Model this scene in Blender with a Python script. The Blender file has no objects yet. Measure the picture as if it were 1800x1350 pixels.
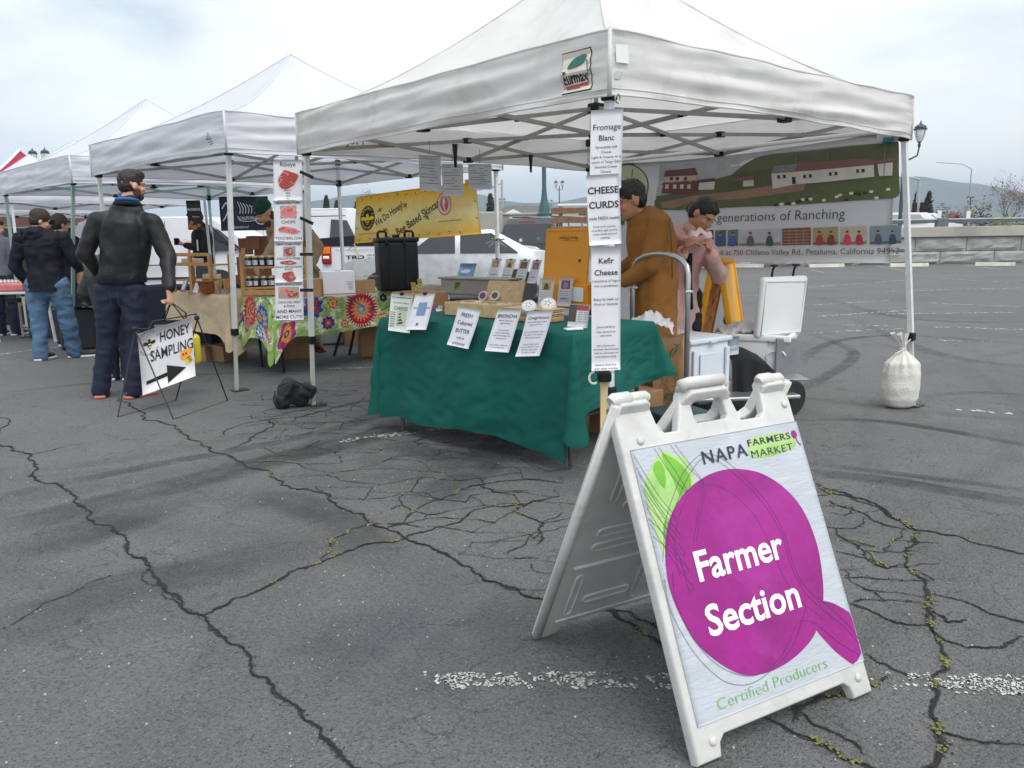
import bpy, bmesh, math, random
import numpy as np
from mathutils import Vector, Matrix, Euler, noise as mnoise
random.seed(7); np.random.seed(7)
S = bpy.context.scene
COL = S.collection
V = Vector
# ------------------------------------------------------------------ camera
CH, CP, CR, CF = 1.283, 0.181, -0.016, 1420.0
cam = bpy.data.objects.new('camera', bpy.data.cameras.new('camera'))
COL.objects.link(cam); S.camera = cam
cam.data.sensor_width = 36.0; cam.data.lens = CF/1800*36.0
cam.data.clip_start = .05; cam.data.clip_end = 20000
_f = V((0, math.cos(CP), -math.sin(CP))); _x = V((1, 0, 0)); _u = V((0, math.sin(CP), math.cos(CP)))
_X = _x*math.cos(CR)+_u*math.sin(CR); _U = -_x*math.sin(CR)+_u*math.cos(CR)
cam.matrix_world = Matrix(((_X.x, _U.x, -_f.x, 0), (_X.y, _U.y, -_f.y, 0), (_X.z, _U.z, -_f.z, CH), (0, 0, 0, 1)))
def ray(px, py): return _f+_X*((px-900)/CF)-_U*((py-675)/CF)
def G(px, py, z=0.0):
    d = ray(px, py); return V((0, 0, CH))+d*((z-CH)/d.z)
def AT(px, py, Y):
    d = ray(px, py); return V((0, 0, CH))+d*(Y/d.y)
# ------------------------------------------------------------------ light
S.view_settings.view_transform = 'Standard'; S.view_settings.look = 'None'
S.view_settings.gamma = 1; S.view_settings.use_curve_mapping = False
S.view_settings.exposure = 0.88
SUN_EL, SUN_AZ = math.radians(58), math.radians(142)      # azimuth clockwise from +Y
W = bpy.data.worlds.new('World'); S.world = W; W.use_nodes = True
nt = W.node_tree; nt.nodes.clear()
out = nt.nodes.new('ShaderNodeOutputWorld'); bg = nt.nodes.new('ShaderNodeBackground')
sky = nt.nodes.new('ShaderNodeTexSky'); sky.sky_type = 'NISHITA'; sky.sun_disc = False
sky.sun_elevation = SUN_EL; sky.sun_rotation = SUN_AZ; sky.dust_density = 2.0
tc = nt.nodes.new('ShaderNodeTexCoord'); mp = nt.nodes.new('ShaderNodeMapping')
mp.inputs['Scale'].default_value = (1.0, 1.0, 3.6)
n1 = nt.nodes.new('ShaderNodeTexNoise'); n1.inputs['Scale'].default_value = 2.1; n1.inputs['Detail'].default_value = 7
n1.inputs['Roughness'].default_value = .52; n1.inputs['Distortion'].default_value = .25
cr = nt.nodes.new('ShaderNodeValToRGB')
e = cr.color_ramp.elements
e[0].position = .34; e[0].color = (4.4, 5.1, 5.8, 1)
e[1].position = .60; e[1].color = (7.9, 7.95, 7.95, 1)
q = cr.color_ramp.elements.new(.46); q.color = (6.7, 7.1, 7.5, 1)
# a warm bright band of thin cloud low over the right-hand horizon
sep = nt.nodes.new('ShaderNodeSeparateXYZ')
mr = nt.nodes.new('ShaderNodeMapRange'); mr.inputs['From Min'].default_value = .02; mr.inputs['From Max'].default_value = .42
mr.inputs['To Min'].default_value = 1; mr.inputs['To Max'].default_value = 0
mr2 = nt.nodes.new('ShaderNodeMapRange'); mr2.inputs['From Min'].default_value = -.5; mr2.inputs['From Max'].default_value = .6
mr2.inputs['To Min'].default_value = 0; mr2.inputs['To Max'].default_value = .8
mu = nt.nodes.new('ShaderNodeMath'); mu.operation = 'MULTIPLY'
mixw = nt.nodes.new('ShaderNodeMixRGB'); mixw.inputs[2].default_value = (7.9, 7.75, 7.3, 1)
mixs = nt.nodes.new('ShaderNodeMixRGB'); mixs.inputs[0].default_value = .93
L = nt.links.new
L(tc.outputs['Generated'], mp.inputs[0]); L(mp.outputs[0], n1.inputs['Vector']); L(n1.outputs['Fac'], cr.inputs[0])
L(tc.outputs['Generated'], sep.inputs[0]); L(sep.outputs[2], mr.inputs[0]); L(sep.outputs[0], mr2.inputs[0])
L(mr.outputs[0], mu.inputs[0]); L(mr2.outputs[0], mu.inputs[1]); L(mu.outputs[0], mixw.inputs[0])
L(cr.outputs[0], mixw.inputs[1]); L(sky.outputs[0], mixs.inputs[1]); L(mixw.outputs[0], mixs.inputs[2])
L(mixs.outputs[0], bg.inputs[0]); bg.inputs[1].default_value = 0.092; L(bg.outputs[0], out.inputs[0])
sd = bpy.data.lights.new('sun', 'SUN'); sd.energy = 1.5; sd.angle = math.radians(50); sd.color = (1, .965, .92)
so = bpy.data.objects.new('sun', sd); COL.objects.link(so)
sdir = V((math.sin(SUN_AZ)*math.cos(SUN_EL), math.cos(SUN_AZ)*math.cos(SUN_EL), math.sin(SUN_EL)))
so.rotation_euler = (-sdir).to_track_quat('-Z', 'Y').to_euler(); so.location = (20, 20, 30)

# ------------------------------------------------------------------ materials
MATS = {}
def mat(name, col, rough=.6, vary=.12, scale=8, bump=0., bscale=60, metal=0, transl=0, spec=.5, coat=0, sheen=0, attr=None, transm=0, dirt=None, dscale=1.3, damt=.5, stretch=None, emit=0):
    if name in MATS: return MATS[name]
    m = bpy.data.materials.new(name); m.use_nodes = True; t = m.node_tree; N = t.nodes; K = t.links.new
    b = N['Principled BSDF']; o = N['Material Output']
    b.inputs['Roughness'].default_value = rough; b.inputs['Metallic'].default_value = metal
    b.inputs['Specular IOR Level'].default_value = spec; b.inputs['Coat Weight'].default_value = coat
    b.inputs['Sheen Weight'].default_value = sheen; b.inputs['Transmission Weight'].default_value = transm
    co = N.new('ShaderNodeTexCoord'); vec = co.outputs['Object']
    if stretch:
        mpn = N.new('ShaderNodeMapping'); mpn.inputs['Scale'].default_value = stretch; K(vec, mpn.inputs[0]); vec = mpn.outputs[0]
    if attr:
        a = N.new('ShaderNodeAttribute'); a.attribute_name = 'paint'; c = a.outputs['Color']
    else:
        a = N.new('ShaderNodeRGB'); a.outputs[0].default_value = (*col, 1); c = a.outputs[0]
    if vary:
        nz = N.new('ShaderNodeTexNoise'); nz.inputs['Scale'].default_value = scale; nz.inputs['Detail'].default_value = 6; K(vec, nz.inputs['Vector'])
        r = N.new('ShaderNodeMapRange'); r.inputs['From Min'].default_value = .3; r.inputs['From Max'].default_value = .7
        r.inputs['To Min'].default_value = 1-vary; r.inputs['To Max'].default_value = 1+vary; K(nz.outputs['Fac'], r.inputs[0])
        mm = N.new('ShaderNodeVectorMath'); mm.operation = 'SCALE'; K(c, mm.inputs[0]); K(r.outputs[0], mm.inputs['Scale']); c = mm.outputs[0]
    if dirt:
        nz = N.new('ShaderNodeTexNoise'); nz.inputs['Scale'].default_value = dscale; nz.inputs['Detail'].default_value = 9
        nz.inputs['Roughness'].default_value = .68; nz.inputs['Distortion'].default_value = .6; K(vec, nz.inputs['Vector'])
        r = N.new('ShaderNodeMapRange'); r.inputs['From Min'].default_value = .52; r.inputs['From Max'].default_value = .74
        r.inputs['To Min'].default_value = 0; r.inputs['To Max'].default_value = damt; K(nz.outputs['Fac'], r.inputs[0])
        mx = N.new('ShaderNodeMixRGB'); mx.inputs[2].default_value = (*dirt, 1); K(r.outputs[0], mx.inputs[0]); K(c, mx.inputs[1]); c = mx.outputs[0]
    K(c, b.inputs['Base Color'])
    if emit: K(c, b.inputs['Emission Color']); b.inputs['Emission Strength'].default_value = emit
    if bump:
        nb = N.new('ShaderNodeTexNoise'); nb.inputs['Scale'].default_value = bscale; nb.inputs['Detail'].default_value = 5; K(vec, nb.inputs['Vector'])
        bp = N.new('ShaderNodeBump'); bp.inputs['Strength'].default_value = bump; bp.inputs['Distance'].default_value = .01
        K(nb.outputs['Fac'], bp.inputs['Height']); K(bp.outputs[0], b.inputs['Normal'])
    if transl:
        tr = N.new('ShaderNodeBsdfTranslucent'); K(c, tr.inputs['Color']); ms = N.new('ShaderNodeMixShader'); ms.inputs[0].default_value = transl
        K(b.outputs[0], ms.inputs[1]); K(tr.outputs[0], ms.inputs[2]); K(ms.outputs[0], o.inputs[0])
    MATS[name] = m; return m
def ink(name, col, rough=.6): return mat(name, col, rough, vary=.04, scale=30)
def srgb(r, g, b):
    f = lambda c: (c/255/12.92 if c/255 <= .04045 else ((c/255+.055)/1.055)**2.4)
    return (f(r), f(g), f(b))
BLACK = ink('black_ink', (.012, .012, .014)); WHITEI = ink('white_ink', (.82, .82, .82))
GREYI = ink('grey_ink', (.12, .12, .13)); PAPER = mat('paper', (.80, .80, .84), .55, vary=.03, scale=5, bump=.15, bscale=18, transl=.12)
CARD = mat('cardboard', srgb(158, 122, 88), .85, vary=.12, scale=9, bump=.1, bscale=120)
BLKPL = mat('black_plastic', (.010, .010, .011), .5, vary=.1, scale=20, spec=.3)
STEELW = mat('white_painted_steel', (.66, .68, .68), .42, vary=.07, scale=14, dirt=(.32, .3, .26), dscale=6, damt=.4)
STEELG = mat('grey_steel_bar', (.33, .32, .30), .45, vary=.1, scale=12)
MINT = mat('pale_green_steel', srgb(150, 178, 168), .45, vary=.08, scale=14)
PAINT = mat('painted_print', (1, 1, 1), .6, vary=.05, scale=14, attr=1)

# ------------------------------------------------------------------ mesh helpers
class MB:
    def __init__(s): s.v = []; s.f = []; s.c = []
    def add(s, vs, fs, M=None):
        n = len(s.v)
        s.v += [tuple(M @ V(p)) if M is not None else tuple(p) for p in vs]
        s.f += [tuple(i+n for i in f) for f in fs]; return s
    def box(s, c, d, M=None, rz=0, taper=1.0):
        x, y, z = d[0]/2, d[1]/2, d[2]/2; vs = []
        for k, t in ((-z, 1.0), (z, taper)):
            for a, b in ((-x, -y), (x, -y), (x, y), (-x, y)): vs.append((a*t, b*t, k))
        T = Matrix.Translation(V(c)) @ Matrix.Rotation(rz, 4, 'Z')
        if M is not None: T = M @ T
        return s.add(vs, [(3, 2, 1, 0), (4, 5, 6, 7), (0, 1, 5, 4), (1, 2, 6, 5), (2, 3, 7, 6), (3, 0, 4, 7)], T)
    def rbox(s, c, d, r=.01, seg=2, M=None, rz=0):
        bm = bmesh.new(); bmesh.ops.create_cube(bm, size=1)
        for v in bm.verts: v.co = V((v.co.x*d[0], v.co.y*d[1], v.co.z*d[2]))
        bmesh.ops.bevel(bm, geom=bm.edges[:], offset=min(r, min(d)*.45), segments=seg, profile=.5, affect='EDGES')
        bm.verts.index_update(); T = Matrix.Translation(V(c)) @ Matrix.Rotation(rz, 4, 'Z')
        if M is not None: T = M @ T
        s.add([v.co[:] for v in bm.verts], [tuple(v.index for v in f.verts) for f in bm.faces], T); bm.free(); return s
    def tube(s, pts, r, n=8, closed=False, cap=True, flat=1.0, M=None):
        pts = [V(p) for p in pts]; m = len(pts); rr = r if isinstance(r, (list, tuple)) else [r]*m
        vs = []; prev = None
        for i, p in enumerate(pts):
            a = pts[i-1] if (i > 0 or closed) else pts[i]; b = pts[(i+1) % m] if (i < m-1 or closed) else pts[i]
            t = (b-a).normalized() if (b-a).length > 1e-9 else V((0, 0, 1))
            if prev is None:
                up = V((0, 0, 1)) if abs(t.z) < .9 else V((1, 0, 0)); sd_ = t.cross(up).normalized()
            else:
                sd_ = (prev-t*prev.dot(t)).normalized()
            prev = sd_; w = t.cross(sd_)
            for k in range(n):
                an = 2*math.pi*(k+.5)/n; vs.append(p+sd_*math.cos(an)*rr[i]+w*math.sin(an)*rr[i]*flat)
        fs = []
        for i in range(m if closed else m-1):
            for k in range(n):
                j = (i+1) % m; fs.append((i*n+k, i*n+(k+1) % n, j*n+(k+1) % n, j*n+k))
        if cap and not closed: fs += [tuple(range(n))[::-1], tuple((m-1)*n+k for k in range(n))]
        return s.add(vs, fs, M)
    def bar(s, a, b, w, h=None, M=None):
        h = h or w; a = V(a); b = V(b); t = (b-a).normalized(); up = V((0, 0, 1)) if abs(t.z) < .98 else V((0, 1, 0))
        x = t.cross(up).normalized()*w/2; y = x.cross(t).normalized()*h/2
        vs = [a-x-y, a+x-y, a+x+y, a-x+y, b-x-y, b+x-y, b+x+y, b-x+y]
        return s.add(vs, [(3, 2, 1, 0), (4, 5, 6, 7), (0, 1, 5, 4), (1, 2, 6, 5), (2, 3, 7, 6), (3, 0, 4, 7)], M)
    def lathe(s, prof, n=20, c=(0, 0, 0), M=None):
        vs = []; m = len(prof)
        for r, z in prof:
            for k in range(n): a = 2*math.pi*k/n; vs.append((c[0]+r*math.cos(a), c[1]+r*math.sin(a), c[2]+z))
        fs = [(i*n+k, i*n+(k+1) % n, (i+1)*n+(k+1) % n, (i+1)*n+k) for i in range(m-1) for k in range(n)]
        fs += [tuple(range(n))[::-1], tuple((m-1)*n+k for k in range(n))]
        return s.add(vs, fs, M)
    def prism(s, poly, z0, z1, M=None):
        n = len(poly); vs = [(x, y, z0) for x, y in poly]+[(x, y, z1) for x, y in poly]
        fs = [tuple(range(n))[::-1], tuple(range(n, 2*n))]+[(i, (i+1) % n, (i+1) % n+n, i+n) for i in range(n)]
        return s.add(vs, fs, M)
    def grid(s, fn, nu, nv, M=None, flip=False):
        vs = [fn(i/nu, j/nv) for j in range(nv+1) for i in range(nu+1)]
        fs = []
        for j in range(nv):
            for i in range(nu):
                a = j*(nu+1)+i; q_ = (a, a+1, a+nu+2, a+nu+1); fs.append(q_[::-1] if flip else q_)
        return s.add(vs, fs, M)
    def blob(s, c, r, sub=2, M=None, amp=0, fr=3, seed=0):
        bm = bmesh.new(); bmesh.ops.create_icosphere(bm, subdivisions=sub, radius=1)
        rx, ry, rz_ = r if isinstance(r, (tuple, list)) else (r, r, r); vs = []
        for v in bm.verts:
            k = 1+amp*mnoise.noise(v.co*fr+V((seed*3.1, seed, 0))); vs.append((c[0]+v.co.x*rx*k, c[1]+v.co.y*ry*k, c[2]+v.co.z*rz_*k))
        s.add(vs, [tuple(v.index for v in f.verts) for f in bm.faces], M); bm.free(); return s
def mk(name, mb, m, parent=None, smooth=False, label=None, world=False, kind=None, angle=None):
    me = bpy.data.meshes.new(name); vs = mb.v
    o = bpy.data.objects.new(name, me)
    if parent is not None and world:
        inv = PM[parent.name].inverted(); vs = [tuple(inv @ V(p)) for p in vs]
    me.from_pydata(vs, [], mb.f); me.materials.append(m)
    if len(mb.c):
        at = me.color_attributes.new('paint', 'FLOAT_COLOR', 'POINT'); at.data.foreach_set('color', np.array(mb.c, dtype=np.float32).ravel())
    if smooth:
        me.polygons.foreach_set('use_smooth', [True]*len(me.polygons))
        if angle: me.set_sharp_from_angle(angle=math.radians(angle))
    COL.objects.link(o)
    if parent is not None:
        o.parent = parent; PM[o.name] = PM[parent.name]
    else: PM[o.name] = Matrix.Identity(4)
    if label: o['label'] = label
    if kind: o['kind'] = kind
    return o
PM = {}
def mks(name, mb, m, parent=None, **k):
    """one object per loose piece"""
    n = len(mb.v); up = list(range(n))
    def find(i):
        while up[i] != i: up[i] = up[up[i]]; i = up[i]
        return i
    for f in mb.f:
        a = find(f[0])
        for i in f[1:]: up[find(i)] = a
    groups = {}
    for f in mb.f: groups.setdefault(find(f[0]), []).append(f)
    out_ = []
    for fs in groups.values():
        ids = sorted({i for f in fs for i in f}); r = {j: i for i, j in enumerate(ids)}; q_ = MB(); q_.v = [mb.v[i] for i in ids]; q_.f = [tuple(r[i] for i in f) for f in fs]; out_.append(mk(name, q_, m, parent, **k))
    return out_
def thing(name, label, cat, loc=(0, 0, 0), rz=0, group=None):
    o = bpy.data.objects.new(name, None); o.empty_display_size = .1; COL.objects.link(o)
    o.location = loc; o.rotation_euler = (0, 0, rz); o['label'] = label; o['category'] = cat
    if group: o['group'] = group
    PM[o.name] = Matrix.Translation(V(loc)) @ Matrix.Rotation(rz, 4, 'Z'); return o
def tag(o, label, cat, group=None):
    o['label'] = label; o['category'] = cat
    if group: o['group'] = group
    return o
def struct(o): o['kind'] = 'structure'; return o
def copy_tree(o, parent=None):
    c = o.copy(); COL.objects.link(c); c.parent = parent; PM[c.name] = PM.get(o.name, Matrix.Identity(4))
    for ch in list(o.children): copy_tree(ch, c)
    return c
def place(o, loc, rz=0, label=None, group=None, scale=None):
    o.location = loc; o.rotation_euler = (0, 0, rz); PM[o.name] = Matrix.Translation(V(loc)) @ Matrix.Rotation(rz, 4, 'Z')
    if label: o['label'] = label
    if group: o['group'] = group
    if scale: o.scale = scale
    return o
# ---- text as flat outlines: returns 2D verts and triangles, width normalised on request
TC = {}
def text2d(s, size=1, bold=0, width=None, align='LEFT', spacing=1.0, shear=0, lead=1.0, xs=1.0):
    key = (s, bold, spacing, shear, lead, align)
    if key not in TC:
        c = bpy.data.curves.new('lettering', 'FONT'); c.body = s; c.size = 1; c.offset = bold; c.space_character = spacing
        c.shear = shear; c.resolution_u = 3; c.align_x = align; c.space_line = lead
        o = bpy.data.objects.new('lettering', c); me = bpy.data.meshes.new_from_object(o)
        TC[key] = ([(v.co.x, v.co.y) for v in me.vertices], [tuple(p.vertices) for p in me.polygons])
        bpy.data.objects.remove(o); bpy.data.curves.remove(c); bpy.data.meshes.remove(me)
    vs, fs = TC[key]
    if not vs: return [], []
    x0 = min(v[0] for v in vs); x1 = max(v[0] for v in vs)
    k = size; kx = size*xs
    if width: kx = width/(x1-x0)
    off = 0 if align == 'LEFT' else 0
    base = x0 if align == 'LEFT' else (0 if align == 'CENTER' else x1)
    return [((x-base)*kx, y*k) for x, y in vs], fs
class Sheet:
    """a surface given by fn(u,v)->point (metres on the sheet); prints sit a hair above it"""
    def __init__(s, fn, w, h, sign=1): s.fn = fn; s.w = w; s.h = h; s.sign = sign
    def pt(s, u, v, lift=0):
        p = V(s.fn(u, v))
        if lift:
            e_ = .004; du = V(s.fn(u+e_, v))-p; dv = V(s.fn(u, v+e_))-p; n = du.cross(dv)
            if n.length > 0: p = p+n.normalized()*lift*s.sign
        return p
    def base(s, name, m, parent=None, nu=8, nv=8, thick=.0015, smooth=True, paint=None, **k):
        mb = MB(); mb.grid(lambda a, b: s.pt(a*s.w, b*s.h), nu, nv)
        if paint:
            U_, V_ = np.meshgrid(np.linspace(0, 1, nu+1), np.linspace(0, 1, nv+1)); c = paint(U_*s.w, V_*s.h).reshape(-1, 3)
            mb.c = np.concatenate([c, np.ones((len(c), 1))], 1)
        if thick:
            n = len(mb.v); mb.grid(lambda a, b: s.pt(a*s.w, b*s.h, -thick), nu, nv, flip=True)
            def rim(idx):
                for i in range(len(idx)-1): mb.f.append((idx[i+1], idx[i], idx[i]+n, idx[i+1]+n))
            w1 = nu+1; rim(list(range(0, w1))[::-1]); rim([k_*w1 for k_ in range(nv+1)]); rim([k_*w1+nu for k_ in range(nv+1)][::-1]); rim([nv*w1+i for i in range(w1)])
            if paint: mb.c = np.concatenate([mb.c, mb.c])
        k.setdefault('world', True); return mk(name, mb, m, parent, smooth=smooth, **k)
    def put(s, name, vf, m, parent=None, at=(0, 0), lift=.002, rot=0, **k):
        mb = MB(); c, n = math.cos(rot), math.sin(rot)
        k.setdefault('world', True); mb.add([s.pt(at[0]+x*c-y*n, at[1]+x*n+y*c, lift) for x, y in vf[0]], vf[1]); return mk(name, mb, m, parent, **k)
    def text(s, str_, m, parent, at, size=.05, lift=.002, rot=0, name='lettering', **k):
        vf = text2d(str_, size, **k)
        if not vf[0]: return None
        return s.put(name, vf, m, parent, at, lift, rot)
    def poly(s, name, pts, m, parent, lift=.002, **k): return s.put(name, (pts, [tuple(range(len(pts)))]), m, parent, lift=lift, **k)
    def line(s, name, pts, w, m, parent, lift=.0025, **k):
        vs = []; fs = []
        for i, p in enumerate(pts):
            a = pts[max(i-1, 0)]; b = pts[min(i+1, len(pts)-1)]; dx, dy = b[0]-a[0], b[1]-a[1]; l = math.hypot(dx, dy) or 1
            vs += [(p[0]-dy/l*w/2, p[1]+dx/l*w/2), (p[0]+dy/l*w/2, p[1]-dx/l*w/2)]
        for i in range(len(pts)-1): fs.append((2*i, 2*i+1, 2*i+3, 2*i+2))
        return s.put(name, (vs, fs), m, parent, lift=lift, **k)
def ell(cx, cy, rx, ry, n=24, rot=0, a0=0, a1=2*math.pi):
    c, s_ = math.cos(rot), math.sin(rot); o = []
    for k in range(n):
        a = a0+(a1-a0)*k/(n if abs(a1-a0-2*math.pi) < 1e-6 else n-1); x, y = rx*math.cos(a), ry*math.sin(a); o.append((cx+x*c-y*s_, cy+x*s_+y*c))
    return o
def rect(x, y, w, h): return [(x, y), (x+w, y), (x+w, y+h), (x, y+h)]
def smoothpts(pts, n=4, closed=False):
    o = []; m = len(pts)
    for i in range(m if closed else m-1):
        p0 = pts[(i-1) % m] if closed or i > 0 else pts[i]; p1 = pts[i]; p2 = pts[(i+1) % m]; p3 = pts[(i+2) % m] if closed or i < m-2 else p2
        for k in range(n):
            t = k/n; o.append(tuple(.5*((2*b)+(-a+c)*t+(2*a-5*b+4*c-d)*t*t+(-a+3*b-3*c+d)*t**3) for a, b, c, d in zip(p0, p1, p2, p3)))
    if not closed: o.append(tuple(pts[-1]))
    return o
def frame(o, x, z=(0, 0, 1)):
    """matrix with columns x, y=z*x, z at origin o"""
    x = V(x).normalized(); z = V(z).normalized(); y = z.cross(x).normalized(); z = x.cross(y)
    return Matrix(((x.x, y.x, z.x, o[0]), (x.y, y.y, z.y, o[1]), (x.z, y.z, z.z, o[2]), (0, 0, 0, 1)))
def flatsheet(o, x, up, w, h, bend=0, wave=0, sign=1, seed=0):
    o = V(o); x = V(x).normalized(); up = V(up).normalized(); n = x.cross(up).normalized()
    def fn(u, v):
        b = bend*((v/h-1)**2) + (wave*math.sin(u/w*5+v/h*4+seed) if wave else 0)
        return o+x*u+up*v+n*b
    return Sheet(fn, w, h, sign)
# ---- union of rounded limbs, fused into one skin by voxel remesh, smoothed
def limb_mesh(prims):
    mb = MB()
    for p in prims:
        if p[0] == 'c':                                   # capsule chain: pts, radii, flat
            pts, rr = p[1], p[2]; fl = p[3] if len(p) > 3 else 1.0; ax = p[4] if len(p) > 4 else None
            for i in range(len(pts)-1):
                a, b = V(pts[i]), V(pts[i+1]); ra, rb = rr[i], rr[i+1]; t = (b-a).normalized()
                ref = V(ax) if ax else (V((1, 0, 0)) if abs(t.x) < .8 else V((0, 1, 0)))
                sx = (ref-t*ref.dot(t)).normalized(); sy = t.cross(sx); vs = []; n = 16; rings = []
                for an in (-80, -50, -20): rings.append((a+t*ra*math.sin(math.radians(an)), ra*math.cos(math.radians(an))))
                for k in range(5): rings.append((a.lerp(b, k/4), ra+(rb-ra)*k/4))
                for an in (20, 50, 80): rings.append((b+t*rb*math.sin(math.radians(an)), rb*math.cos(math.radians(an))))
                for c_, r_ in rings:
                    for k in range(n):
                        q_ = 2*math.pi*k/n; vs.append(c_+sx*math.cos(q_)*r_+sy*math.sin(q_)*r_*fl)
                m_ = len(rings); fs = [(j*n+k, j*n+(k+1) % n, (j+1)*n+(k+1) % n, (j+1)*n+k) for j in range(m_-1) for k in range(n)]
                fs += [tuple(range(n))[::-1], tuple((m_-1)*n+k for k in range(n))]; mb.add(vs, fs)
        elif p[0] == 'e':                                 # ellipsoid: centre, radii, euler
            T = Matrix.Translation(V(p[1])) @ Euler(p[3] if len(p) > 3 else (0, 0, 0)).to_matrix().to_4x4()
            mb.blob((0, 0, 0), p[2], 3, T)
        elif p[0] == 'b': mb.rbox((0, 0, 0), p[2], p[3], 2, Matrix.Translation(V(p[1])) @ Euler(p[4] if len(p) > 4 else (0, 0, 0)).to_matrix().to_4x4())
    return mb
def skin(name, prims, m, parent, voxel=.014, sm=6, wr=0, wf=9, seed=0, label=None, ws=(1, 1, 1), cut=None):
    mb = limb_mesh(prims); me = bpy.data.meshes.new(name); me.from_pydata(mb.v, [], mb.f)
    o = bpy.data.objects.new(name, me); COL.objects.link(o)
    r = o.modifiers.new('r', 'REMESH'); r.mode = 'VOXEL'; r.voxel_size = voxel; r.use_smooth_shade = True
    if sm: s_ = o.modifiers.new('s', 'SMOOTH'); s_.factor = .5; s_.iterations = sm
    dg = bpy.context.evaluated_depsgraph_get(); ne = bpy.data.meshes.new_from_object(o.evaluated_get(dg)); o.modifiers.clear(); o.data = ne; bpy.data.meshes.remove(me)
    ne.name = name
    if wr:
        n = len(ne.vertices); co = np.empty(n*3); ne.vertices.foreach_get('co', co); co = co.reshape(-1, 3); no = np.empty(n*3); ne.vertices.foreach_get('normal', no); no = no.reshape(-1, 3)
        d = np.array([(1-abs(mnoise.noise(V((x*ws[0]*wf+seed, y*ws[1]*wf, z*ws[2]*wf)))*2.2)) + .5*mnoise.noise(V((x*wf*2.3, y*wf*2.3+seed, z*wf*2.3))) for x, y, z in co])
        co += no*((d-.5)*wr)[:, None]; ne.vertices.foreach_set('co', co.ravel()); ne.update()
    if cut:                                               # open hem: (x, y, z, radius)
        bm = bmesh.new(); bm.from_mesh(ne); cx, cy, cz, cr_ = cut; fs = [f for f in bm.faces if math.hypot(f.calc_center_median().x-cx, f.calc_center_median().y-cy) < cr_ and f.calc_center_median().z < cz+.05]
        es = {e_ for f in fs for e_ in f.edges}; vs = {v for f in fs for v in f.verts}; bmesh.ops.bisect_plane(bm, geom=list(vs)+list(es)+fs, plane_co=(0, 0, cz), plane_no=(0, 0, 1))
        bmesh.ops.delete(bm, geom=[f for f in bm.faces if math.hypot(f.calc_center_median().x-cx, f.calc_center_median().y-cy) < cr_ and f.calc_center_median().z < cz-1e-4], context='FACES'); bm.to_mesh(ne); bm.free()
    ne.materials.clear(); ne.materials.append(m); ne.polygons.foreach_set('use_smooth', [True]*len(ne.polygons))
    o.parent = parent; PM[o.name] = PM[parent.name] if parent else Matrix.Identity(4)
    if label: o['label'] = label
    return o
def near(o, p): return o
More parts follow.
